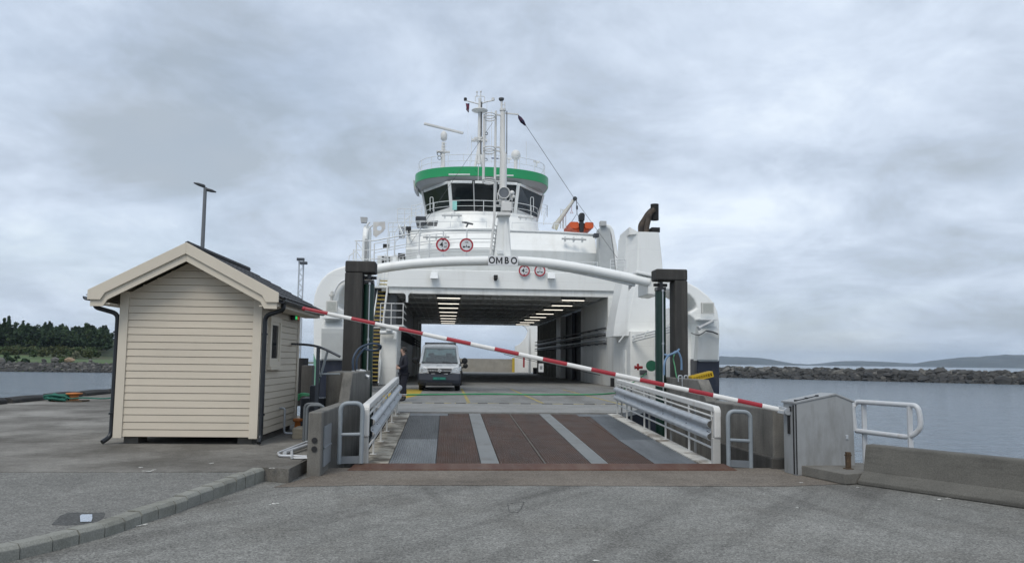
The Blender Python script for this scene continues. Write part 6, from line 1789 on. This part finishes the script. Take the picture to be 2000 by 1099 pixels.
# stay wires
m = MB(); m.tube([at(1027, 245, 30), at(1120, 385, 35), at(1213, 514, 40)], .010, 5); m.build('stay_wire', pipe_d, fy)
m = MB(); m.tube([at(962, 240, 40), at(900, 330, 43), at(800, 478, 41.5)], .010, 5); m.build('stay_wire', pipe_d, fy)
m = MB(); m.tube([at(914, 214, 48.8), at(914, 318, 47.2)], .008, 5); m.build('halyard', ship_rail, fy)

# ------------------------------------------------------------------ boat crane and rescue boat
Yb_ = 46.5
dv = MB(); dv.bar(at(1083, 447, Yb_), at(1087, 436, Yb_), .35, .3, (0, 1, 0)); dv.tube([at(1085, 440, Yb_), at(1100, 420, Yb_), at(1123, 387.5, Yb_)], .12, 12, radii=[.16, .13, .085]); d2 = dv.build('boat_crane', mat('crane_paint', (.50, .50, .46), .55, var=.06, dirt=(.4, .36, .1), dirt_amt=.6, dirt_scale=2), fy)
m = MB(); m.cyl(at(1123, 388, Yb_ - .15), at(1123, 388, Yb_ + .2), .14, seg=14); m.build('sheave', pipe_d, d2)
m = MB(); m.tube([at(1126, 391, Yb_), at(1127, 418, Yb_)], .022, 6); m.tube([at(1127, 402, Yb_), at(1127, 409, Yb_)], .06, 8); m.tube([at(1127, 417, Yb_), at(1116, 434, Yb_)], .014, 5); m.tube([at(1127, 417, Yb_), at(1135, 434, Yb_)], .014, 5); m.build('fall_hook', pipe_d, d2)
m = MB(); m.tube([at(1116.5, 390, Yb_), at(1116.5, 411, Yb_)], .012, 5); p = at(1116.5, 414, Yb_); m.tube([p + V((-.09, 0, -.08)), p + V((.09, 0, -.08)), p + V((0, 0, .09))], .02, 5, closed=True); m.build('hand_hook', mat('hook_red', (.4, .06, .04), .6), d2)
m = MB()
for px in (1095, 1101): m.tube(fillet([at(px, 446, Yb_ + .3), at(px, 409, Yb_ + .3), at(px + 4, 409, Yb_ + .3), at(px + 4, 446, Yb_ + .3)], .09), .025, 8)
m.build('crane_guard', ship_rail, d2)
bc = at(1131, 446, Yb_ + .2)
boat = empty('rescue_boat', bc, 'orange rescue boat with black outboard slung beside the wheelhouse', 'boat')
org = mat('rescue_orange', (.55, .085, .018), .5, var=.1, scale=3)
m = MB()
for s in (-1, 1):
    m.loft([[bc + V((s * (c + a_ * w_b), y, b_ * .19 + up_)) for a_, b_ in ((-1, -.7), (-.6, -1), (.6, -1), (1, -.7), (1, .75), (.75, 1), (-.75, 1), (-1, .75))] for y, c, w_b, up_ in ((-.95, .46, .27, .04), (1.4, .48, .26, .04), (2.4, .34, .22, .08), (2.9, .12, .12, .1))], smooth=False)
m.build('buoyancy_tube', org, boat)
m = MB(); m.loft([[bc + V((-.55, y, .0)), bc + V((-.45, y, -.22)), bc + V((0, y, -.38 + t)), bc + V((.45, y, -.22)), bc + V((.55, y, .0))] for y, t in ((-.75, 0), (1.6, 0), (2.6, .3))], smooth=False); m.build('hull', org, boat)
m = MB(); m.box(bc.x - .5, bc.x + .5, bc.y - .72, bc.y - .62, bc.z - .2, bc.z + .2); m.build('transom', mat('boat_grey', (.12, .12, .12), .6), boat)
m = MB(); m.prism([bc + V((-.16, -1.05, .30)), bc + V((.16, -1.05, .30)), bc + V((.19, -1.05, .68)), bc + V((.10, -1.05, .80)), bc + V((-.12, -1.05, .78)), bc + V((-.18, -1.05, .64))], (0, .42, 0)); m.box(bc.x - .13, bc.x + .13, bc.y - .98, bc.y - .72, bc.z - .38, bc.z + .31); m.build('outboard_motor', black_gloss, boat, bevel=.05)

# flags, towel
flag_m = mat('dark_red_navy_cloth', (.10, .014, .03), .8, var=.3, scale=3, dirt=(.012, .014, .05), dirt_amt=1.0, dirt_scale=4, dirt_lo=.46, dirt_hi=.5)
def flag(pts_l, pts_r, Y, lab):
    m = MB(); n = len(pts_l); rings = []
    for k, (a, b) in enumerate(zip(pts_l, pts_r)):
        A_, B_ = at(*a, Y), at(*b, Y)
        rings.append([A_ + V((0, .05 * math.sin(k * 1.3), 0)), A_.lerp(B_, .5) + V((0, .09 * math.sin(k * 1.3 + 2), 0)), B_ + V((0, .05 * math.cos(k), 0))])
    m.loft(rings, cap=False, smooth=True, close=False)
    o = m.build('flag', flag_m, recalc=False)
    s = o.modifiers.new('cloth', 'SOLIDIFY'); s.thickness = .012
    tag(o, lab, 'flag', 'flags flying on the ferry masts')
flag([(1011.5, 224.5), (1012.5, 231), (1017, 239), (1025.5, 246.5)], [(1013, 224.5), (1018.5, 229), (1023.5, 236.5), (1027, 246)], 29.3, 'dark red furled flag under the arm of the front mast')
flag([(909.5, 202), (911, 210), (910.5, 214), (914, 220)], [(917, 201.5), (916.5, 209), (916, 215), (915.5, 220.5)], 48.9, 'dark red and blue flag on the wheelhouse mast halyard')
m = MB(); a, b = at(883.5, 410, 45.3), at(892.5, 393.5, 45.3); m.box(a.x, b.x, a.y - .04, a.y - .02, a.z, b.z); m.box(a.x, b.x, a.y + .02, a.y + .04, a.z + .15, b.z); m.box(a.x, b.x, a.y - .04, a.y + .04, b.z, b.z + .02)
tag(m.build('towel', mat('turquoise_towel', (.30, .62, .58), .9, var=.08)), 'turquoise towel hung over the rail below the wheelhouse windows', 'towel')

# green hose over the deck
m = MB(); P = [at(1262, 729, 33.2), at(1244, 742, 31), at(1226, 752, 28)] + [gz(x, y, DZ + .03) for x, y in [(1213, 764.5), (1190, 768), (1150, 770), (1100, 770), (1040, 770), (960, 769), (880, 769.5), (800, 770.5), (775, 771)]]
m.tube(arc(P, 6), .026, 8)
tag(m.build('deck_hose', mat('bright_green_hose', (.03, .25, .10), .5, var=.15)), 'long green hose lying across the ferry deck', 'hose')
# ------------------------------------------------------------------ van and the dark car behind it
def vehicle(name, lab, cat, cx, y0, W_, L_, H_, body_m, low_m, rack=False, plate_m=None):
    z = DZ
    t = empty(name, (cx, y0 + L_ / 2, z), lab, cat)
    h = W_ / 2
    # lower body: cross sections (half outlines) along the length
    def sec_(y, zt, wt, zb=.30, wb=.93, bulge=1.0):
        pts = []
        for x, zz in ((-wb, zb), (-1.0 * bulge, zb + .16), (-1.0 * bulge, .62), (-.985 * bulge, .84), (-wt, zt), (-wt * .80, zt + .025), (wt * .80, zt + .025), (wt, zt), (.985 * bulge, .84), (1.0 * bulge, .62), (1.0 * bulge, zb + .16), (wb, zb)):
            pts.append(V((cx + x * h, y0 + y, z + zz)))
        return pts
    belt = H_ * .585
    m = MB()
    m.loft([sec_(.03, .90, .80, .36, .80, .90), sec_(.10, .96, .90, .32, .88, .97), sec_(.45, belt - .06, .93), sec_(.72, belt + .0, .935), sec_(1.6, belt + .02, .935), sec_(L_ - .15, belt + .02, .93), sec_(L_, belt - .05, .90, .36, .88, .97)], smooth=False)
    m.build('body', body_m, t, bevel=.045, seg=3)
    # front bumper, dark
    m = MB()
    def bump(y, w, zb, zt): return [V((cx - w * h, y0 + y + .12, z + zb)), V((cx - w * h * .93, y0 + y, z + zb)), V((cx + w * h * .93, y0 + y, z + zb)), V((cx + w * h, y0 + y + .12, z + zb)), V((cx + w * h, y0 + .42, z + zb)), V((cx - w * h, y0 + .42, z + zb))]
    m.loft([bump(.05, .97, .22, 0), bump(-.03, 1.01, .32, 0), bump(-.06, 1.02, .45, 0), bump(-.03, 1.015, .66, 0), bump(.02, 1.0, .71, 0)], smooth=False)
    bp_ = m.build('bumper', low_m, t, bevel=.03)
    m = MB(); m.box(cx - h * .62, cx + h * .62, y0 - .068, y0 - .05, z + .26, z + .36); m.build('lower_grille', black, bp_)
    pm = MB(); pm.box(cx - .26, cx + .26, y0 - .082, y0 - .066, z + .455, z + .565); pl = pm.build('number_plate', plate_m or sign_w, bp_)
    if plate_m:
        mm = MB(); mm.box(cx - .05, cx - .035, y0 - .086, y0 - .083, z + .48, z + .54); mm.box(cx - .23, cx - .1, y0 - .0855, y0 - .083, z + .48, z + .54); mm.box(cx + .03, cx + .22, y0 - .0855, y0 - .083, z + .48, z + .54); mm.build('plate_marks', mat('plate_dim_mark', (.03, .22, .16), .5), pl)
    # sides: dark lower sill strip
    m = MB()
    for s in (-1, 1): m.box(cx + s * h - .01, cx + s * h + .012, y0 + 1.3, y0 + L_ - 1.2, z + .28, z + .46)
    m.build('side_moulding', low_m, t)
    # grille with bars and oval emblem
    gy = y0 - .03
    m = MB(); m.prism([(cx - h * .58, gy, z + .90), (cx + h * .58, gy, z + .90), (cx + h * .50, gy - .0, z + .715), (cx - h * .50, gy, z + .715)], (0, .05, 0)); gr = m.build('grille', black_gloss, t, bevel=.01)
    m = MB(); m.box(cx - h * .55, cx + h * .55, gy - .02, gy - .002, z + .808, z + .828)
    chrome = mat('bright_chrome', (.72, .73, .74), .25, metal=.7, var=.05); m.build('grille_bar', chrome, gr, bevel=.006)
    m = MB(); o_ = lambda rx, rz_: [V((cx + rx * math.cos(k * .2618), gy - .024, z + .815 + rz_ * math.sin(k * .2618))) for k in range(24)]
    m.tube(o_(.075, .05), .010, 6, closed=True); m.tube(o_(.034, .046), .008, 6, closed=True); m.tube([V((cx + .055 * math.cos(k * .2618), gy - .024, z + .835 + .022 * math.sin(k * .2618))) for k in range(24)], .008, 6, closed=True); m.build('emblem', chrome, gr)
    for s in (-1, 1):
        m = MB(); m.prism([(cx + s * h * .56, y0 - .015, z + .73), (cx + s * h * .93, y0 + .03, z + .74), (cx + s * h * .95, y0 + .06, z + .95), (cx + s * h * .80, y0 + .05, z + .965), (cx + s * h * .62, y0 - .0, z + .93)], (0, .1, 0))
        hl = m.build('headlight', mat('headlight_shell', (.52, .54, .55), .12, metal=.4, var=.15, scale=14), t, bevel=.015)
        for px_, rr_ in ((.82, .055), (.68, .045)):
            m = MB(); m.cyl((cx + s * h * px_, y0 - .0, z + .84), (cx + s * h * px_, y0 + .02, z + .84), rr_); m.build('lamp', mat('headlight_bowl', (.75, .76, .77), .08, metal=.6, var=.3, scale=20), hl)
        m = MB(); m.box(cx + s * h * .30 - .08, cx + s * h * .30 + .08, gy - .012, gy - .0, z + .685, z + .705); m.build('marker_lamp', chrome, bp_)
        # mirrors
        m = MB(); c = V((cx + s * (h + .17), y0 + .95, z + belt + .12)); m.ball(c, .125, .07, .13, 14, 8); m.bar(c + V((-s * .24, .02, -.1)), c + V((0, .0, -.06)), .06, .07); m.build('wing_mirror', black, t)
    # wheels
    for s in (-1, 1):
        for wy in (.95, L_ - 1.15):
            c = V((cx + s * (h - .11), y0 + wy, z + .315))
            m = MB(); m.lathe(c, [(.20, -.10), (.29, -.10), (.315, -.07), (.318, .07), (.29, .10), (.20, .10)], 28, 'x'); w = m.build('wheel', black, t)
            m = MB(); m.lathe(c + V((s * .0, 0, 0)), [(.05, -.08), (.20, -.085), (.20, .085), (.05, .08)], 20, 'x'); m.build('rim', steel, w)
    m = MB(); m.box(cx - h * .8, cx + h * .8, y0 + .5, y0 + L_ - .3, z + .22, z + .36); m.build('underbody', black, t)
    # greenhouse: pillars, roof, panes
    tz = H_ - .09
    ws = [V((cx - h * .925, y0 + .68, z + belt + .02)), V((cx + h * .925, y0 + .68, z + belt + .02)), V((cx + h * .80, y0 + 1.40, z + tz)), V((cx - h * .80, y0 + 1.40, z + tz))]
    rb = [V((cx - h * .92, y0 + L_ - .06, z + belt + .02)), V((cx + h * .92, y0 + L_ - .06, z + belt + .02)), V((cx + h * .80, y0 + L_ - .25, z + tz)), V((cx - h * .80, y0 + L_ - .25, z + tz))]
    def pil(*q):
        m = MB(); m.bar(*q); m.build('pillar', body_m, t, bevel=.02)
    for a, b in ((ws[0], ws[3]), (ws[1], ws[2]), (rb[0], rb[3]), (rb[1], rb[2])): pil(a - V((0, 0, .05)), b + V((0, 0, .02)), .10, .10, (0, 1, 0))
    for s, i, j in ((-1, 0, 3), (1, 1, 2)):
        for f in (.33, .62):
            a = ws[i].lerp(rb[i], f); b = ws[j].lerp(rb[j], f); pil(a - V((0, 0, .04)), b, .09, .06, (0, 1, 0))
    pil(ws[3], ws[2], .10, .07); pil(rb[3], rb[2], .10, .07)
    m = MB()
    rings = []
    for y, dz, w in ((1.34, -.02, .80), (1.55, .055, .80), (2.2, .09, .81), (L_ - 1, .09, .81), (L_ - .35, .05, .80), (L_ - .2, -.02, .80)):
        rings.append([V((cx + x * h * w, y0 + y, z + tz + dd + (dz if dd > -.01 else min(dz, 0)))) for x, dd in ((-1.02, -.03), (-1.02, .01), (-.9, .035), (-.4, .05), (.4, .05), (.9, .035), (1.02, .01), (1.02, -.03))])
    m.loft(rings, smooth=True); m.build('roof', body_m, t)
    gl = glass('car_glass', (.62, .68, .66))
    def pane(q, nm):
        n = (q[1] - q[0]).cross(q[3] - q[0]).normalized() * .006
        m = MB(); m.hexa([q[0], q[1], q[1] + n, q[0] + n], [q[3], q[2], q[2] + n, q[3] + n]); return m.build(nm, gl, t)
    wsp = pane([ws[0].lerp(ws[1], .03), ws[0].lerp(ws[1], .97), ws[3].lerp(ws[2], .97), ws[3].lerp(ws[2], .03)], 'windscreen')
    pane([rb[0], rb[1], rb[2], rb[3]], 'rear_window')
    for i, j in ((0, 3), (1, 2)): pane([ws[i].lerp(rb[i], .03), ws[i].lerp(rb[i], .97), ws[j].lerp(rb[j], .97), ws[j].lerp(rb[j], .03)], 'side_window')
    m = MB(); m.bar(ws[0].lerp(ws[1], .04) + V((0, -.02, .01)), ws[0].lerp(ws[1], .96) + V((0, -.02, .01)), .05, .03); m.build('cowl', black, t)
    seat_m = mat('dark_seat_cloth', (.045, .047, .052), .9, var=.2)
    for x in (-.42, .42):
        m = MB(); c = V((cx + x * h * 1.05, y0 + 1.75, z + belt))
        m.loft([[c + V((a * .24 * s_, b_ * .09, zz)) for a, b_ in ((-1, -1), (1, -1), (1, 1), (-1, 1))] for zz, s_ in ((-.25, 1), (.12, 1), (.26, .85))], smooth=False)
        m.box(c.x - .13, c.x + .13, c.y - .06, c.y + .06, c.z + .29, c.z + .44); m.build('seat', seat_m, t, bevel=.04)
    m = MB(); m.tube([V((cx + .36 + .17 * math.cos(k * .2618), y0 + 1.22 + .05 * math.sin(k * .2618), z + belt + .06 + .14 * math.sin(k * .2618))) for k in range(24)], .016, 6, closed=True); m.build('steering_wheel', black, t)
    m = MB(); m.box(cx - h * .86, cx + h * .86, y0 + .86, y0 + 1.2, z + belt, z + belt + .06); m.build('dashboard', seat_m, t, bevel=.02)
    m = MB(); m.box(cx - .11, cx + .11, y0 + 1.34, y0 + 1.37, z + tz - .14, z + tz - .08); m.build('rear_mirror', black, t, bevel=.01)
    m = MB()
    for s in (-1, 1): m.tube([V((cx + s * .5, y0 + .67, z + belt + .03)), V((cx + s * .5 - .42, y0 + .72, z + belt + .065))], .012, 5)
    m.build('wiper', black, t)
    if rack:
        m = MB()
        for y in (1.75, 3.4):
            m.bar((cx - h * .78, y0 + y, z + H_ + .085), (cx + h * .78, y0 + y, z + H_ + .085), .05, .035)
            for s in (-1, 1): m.bar((cx + s * h * .74, y0 + y, z + H_ - .04), (cx + s * h * .74, y0 + y, z + H_ + .085), .045, .05, (0, 1, 0))
        m.build('roof_rack', black, t, bevel=.005)
    return t
van_w = mat('van_white_paint', (.66, .67, .67), .28, var=.03, coat=.4)
bump_m = mat('van_dark_bumper', (.022, .027, .040), .5, var=.15)
vehicle('van', 'white passenger van with dark bumper and roof rack on the ferry deck', 'van', X(859, 31.2), 31.1, 1.70, 4.7, 1.88, van_w, bump_m, True, mat('green_plate', (.01, .13, .11), .4, var=.2))
blk = mat('black_car_paint', (.010, .011, .013), .25, var=.1, coat=.5)
vehicle('car', 'dark car parked close behind the white van, mostly hidden', 'car', X(868.5, 39), 38.0, 1.76, 4.3, 1.46, blk, black)

# ------------------------------------------------------------------ person on deck beside the left rail
def skin(name, verts, edges, radii, m, parent, root=0, sub=2, off=V((0, 0, 0))):
    me = bpy.data.meshes.new(name)
    me.from_pydata([tuple(V(v)) for v in verts], edges, [])
    o = bpy.data.objects.new(name, me); COL.objects.link(o)
    sk = o.modifiers.new('skin', 'SKIN')
    lay = me.skin_vertices[0] if me.skin_vertices else None
    if lay is None:
        bm = bmesh.new(); bm.from_mesh(me); bm.verts.layers.skin.verify(); bm.to_mesh(me); bm.free()
        lay = me.skin_vertices[0]
    for i, r in enumerate(radii):
        lay.data[i].radius = (r, r) if not isinstance(r, tuple) else r
        lay.data[i].use_root = (i == root)
    s = o.modifiers.new('sub', 'SUBSURF'); s.levels = sub; s.render_levels = sub
    bpy.context.view_layer.update()
    dg = bpy.context.evaluated_depsgraph_get()
    me2 = bpy.data.meshes.new_from_object(o.evaluated_get(dg))
    bpy.data.objects.remove(o)
    me2.materials.clear(); me2.materials.append(m)
    for p in me2.polygons: p.use_smooth = True
    o = bpy.data.objects.new(name, me2); COL.objects.link(o)
    o.parent = parent
    return o
pf = gz(787, 780, DZ)
per = empty('person', (X(789, 23.4), 23.4, DZ), 'person in dark navy work clothes and black boots standing by the left guard rail', 'person', rz=R(-72))
# local frame: faces -Y before the turn; height 1.62
H = 1.62
skin_m = mat('skin_tone', (.46, .30, .23), .6, var=.06)
cloth = mat('navy_work_cloth', (.008, .009, .017), .85, var=.25, scale=6)
boot_m = mat('black_boot_leather', (.012, .011, .011), .5, var=.3)
hair_m = mat('dark_hair', (.018, .012, .009), .6, var=.3, scale=30)
vs, es, rs = [], [], []
def jv(p, r, par=None):
    vs.append(V(p) * H); rs.append(r if not isinstance(r, tuple) else r)
    if par is not None: es.append((par, len(vs) - 1))
    return len(vs) - 1
pel = jv((0, 0, .53), .085)
sp1 = jv((0, -.005, .62), .075, pel); ch = jv((0, 0.005, .735), .080, sp1); nk = jv((0, 0, .845), .046, ch); hd0 = jv((0, -.02, .885), .058, nk); hd1 = jv((0, -.018, .935), .082, hd0); jv((0, -.008, .975), .060, hd1)
hands = {}
for s in (-1, 1):
    hip = jv((s * .055, 0, .50), .070, pel); kn = jv((s * .06, -.012, .285), .046, hip); an = jv((s * .062, .012, .055), .036, kn); ft = jv((s * .066, -.02, .022), .030, an); jv((s * .07, -.09, .016), .026, ft)
    sh_ = jv((s * .105, 0, .79), .042, ch)
    if s < 0: el, wr, pm = (s * .145, .01, .655), (s * .075, -.105, .635), (s * .035, -.122, .638)
    else: el, wr, pm = (s * .15, .01, .645), (s * .085, -.105, .605), (s * .045, -.122, .606)
    e_ = jv(el, .030, sh_); w_ = jv(wr, .028, e_); p_ = jv(pm, .030, w_)
    dirv = (V(pm) - V(wr)).normalized()
    side = V((0, 0, 1))
    for k in range(4):
        b0 = V(pm) + dirv * .018 + side * (.018 - .012 * k)
        f1 = jv(b0, .0095, p_); f2 = jv(b0 + dirv * (.020 + .004 * (k in (1, 2))) + V((-s * .008, 0, -.004)), .0085, f1); jv(b0 + dirv * .030 + V((-s * .026, .004, -.010)), .0075, f2)
    th = jv(V(pm) - dirv * .004 + side * .024, .0105, p_); jv(V(pm) + dirv * .018 + side * .036, .0085, th)
body = skin('body', vs, es, rs, skin_m, per)
# face: nose, brow, eyes, mouth, ears as small meshes joined onto the head mesh region
m = MB()
hc_ = V((0, -.018, .93)) * H
m.loft([[hc_ + V((-.012, -.078, -.012)), hc_ + V((.012, -.078, -.012)), hc_ + V((0, -.100, -.018))], [hc_ + V((-.006, -.078, .025)), hc_ + V((.006, -.078, .025)), hc_ + V((0, -.084, .028))]], smooth=True)
for s in (-1, 1): m.ball(hc_ + V((s * .080, .005, -.005)), .012, .022, .032, 8, 6)
m2 = m
def local_build(mbx, name, mt, parent):
    me = bpy.data.meshes.new(name); me.from_pydata([tuple(p) for p in mbx.v], [], mbx.f); me.materials.append(mt)
    o = bpy.data.objects.new(name, me); COL.objects.link(o); o.parent = parent
    for p in me.polygons: p.use_smooth = True
    return o
local_build(m, 'nose_and_ears', skin_m, body)
m = MB()
for s in (-1, 1): m.ball(hc_ + V((s * .028, -.077, .016)), .010, .006, .007, 8, 5)
local_build(m, 'eyes', boot_m, body)
m = MB(); m.ball(hc_ + V((0, -.073, -.045)), .020, .006, .006, 8, 5); local_build(m, 'mouth', mat('lip_tone', (.25, .10, .09), .6), body)
m = MB()
hcc = hc_ + V((0, .014, .02)); rings = []
for i in range(9):
    a = -.55 + i * .26
    q = max(.03, math.cos(a)); rings.append([hcc + V((.098 * q * math.cos(t * .3927), .104 * q * math.sin(t * .3927) * (1 if math.sin(t * .3927) > 0 else (.62 if a < .45 else .95)), .105 * math.sin(a))) for t in range(16)])
m.loft(rings); local_build(m, 'hair', hair_m, per)
# jacket and trousers as clothing over the body
vs, es, rs = [], [], []
c0_ = jv((0, 0, .46), .155); c1_ = jv((0, -.004, .60), .150, c0_); c2_ = jv((0, .004, .735), .152, c1_); jv((0, 0, .862), .068, c2_)
for s in (-1, 1):
    s0 = jv((s * .108, 0, .795), .076, c2_)
    if s < 0: el, wr = (s * .147, .01, .655), (s * .080, -.098, .635)
    else: el, wr = (s * .152, .01, .645), (s * .090, -.098, .605)
    s1 = jv(el, .072, s0); jv(wr, .052, s1)
skin('jacket', vs, es, rs, cloth, per)
vs, es, rs = [], [], []
p0_ = jv((0, 0, .52), .135)
for s in (-1, 1):
    a_ = jv((s * .057, 0, .47), .112, p0_); b_ = jv((s * .062, -.012, .285), .088, a_); jv((s * .062, .010, .10), .074, b_)
skin('trousers', vs, es, rs, cloth, per)
for s in (-1, 1):
    vs, es, rs = [], [], []
    a_ = jv((s * .062, .012, .10), .050); b_ = jv((s * .064, .008, .035), .048, a_); c_ = jv((s * .066, -.03, .026), .042, b_); jv((s * .07, -.10, .020), .034, c_)
    skin('boot', vs, es, rs, boot_m, per)
    m = MB(); m.tube([V((s * .062, .010, .118)) * H, V((s * .062, .011, .134)) * H], .071, 14); local_build(m, 'trouser_band', mat('reflective_band', (.5, .5, .52), .5), per)

# ------------------------------------------------------------------ air over the sound
hm = bpy.data.materials.new('sea_haze'); hm.use_nodes = True
t = hm.node_tree; t.nodes.clear()
o_ = N(t, 'ShaderNodeOutputMaterial'); pv_ = N(t, 'ShaderNodeVolumePrincipled')
pv_.inputs['Color'].default_value = (.66, .81, .98, 1); pv_.inputs['Density'].default_value = 0.00009
pv_.inputs['Anisotropy'].default_value = 0.0
t.links.new(pv_.outputs[0], o_.inputs['Volume'])
mb = MB(); mb.box(-9100, 9100, -3100, 12100, -7, 190)
hz_ = mb.build('haze', hm); hz_['kind'] = 'stuff'; hz_['label'] = 'pale sea haze over the water'
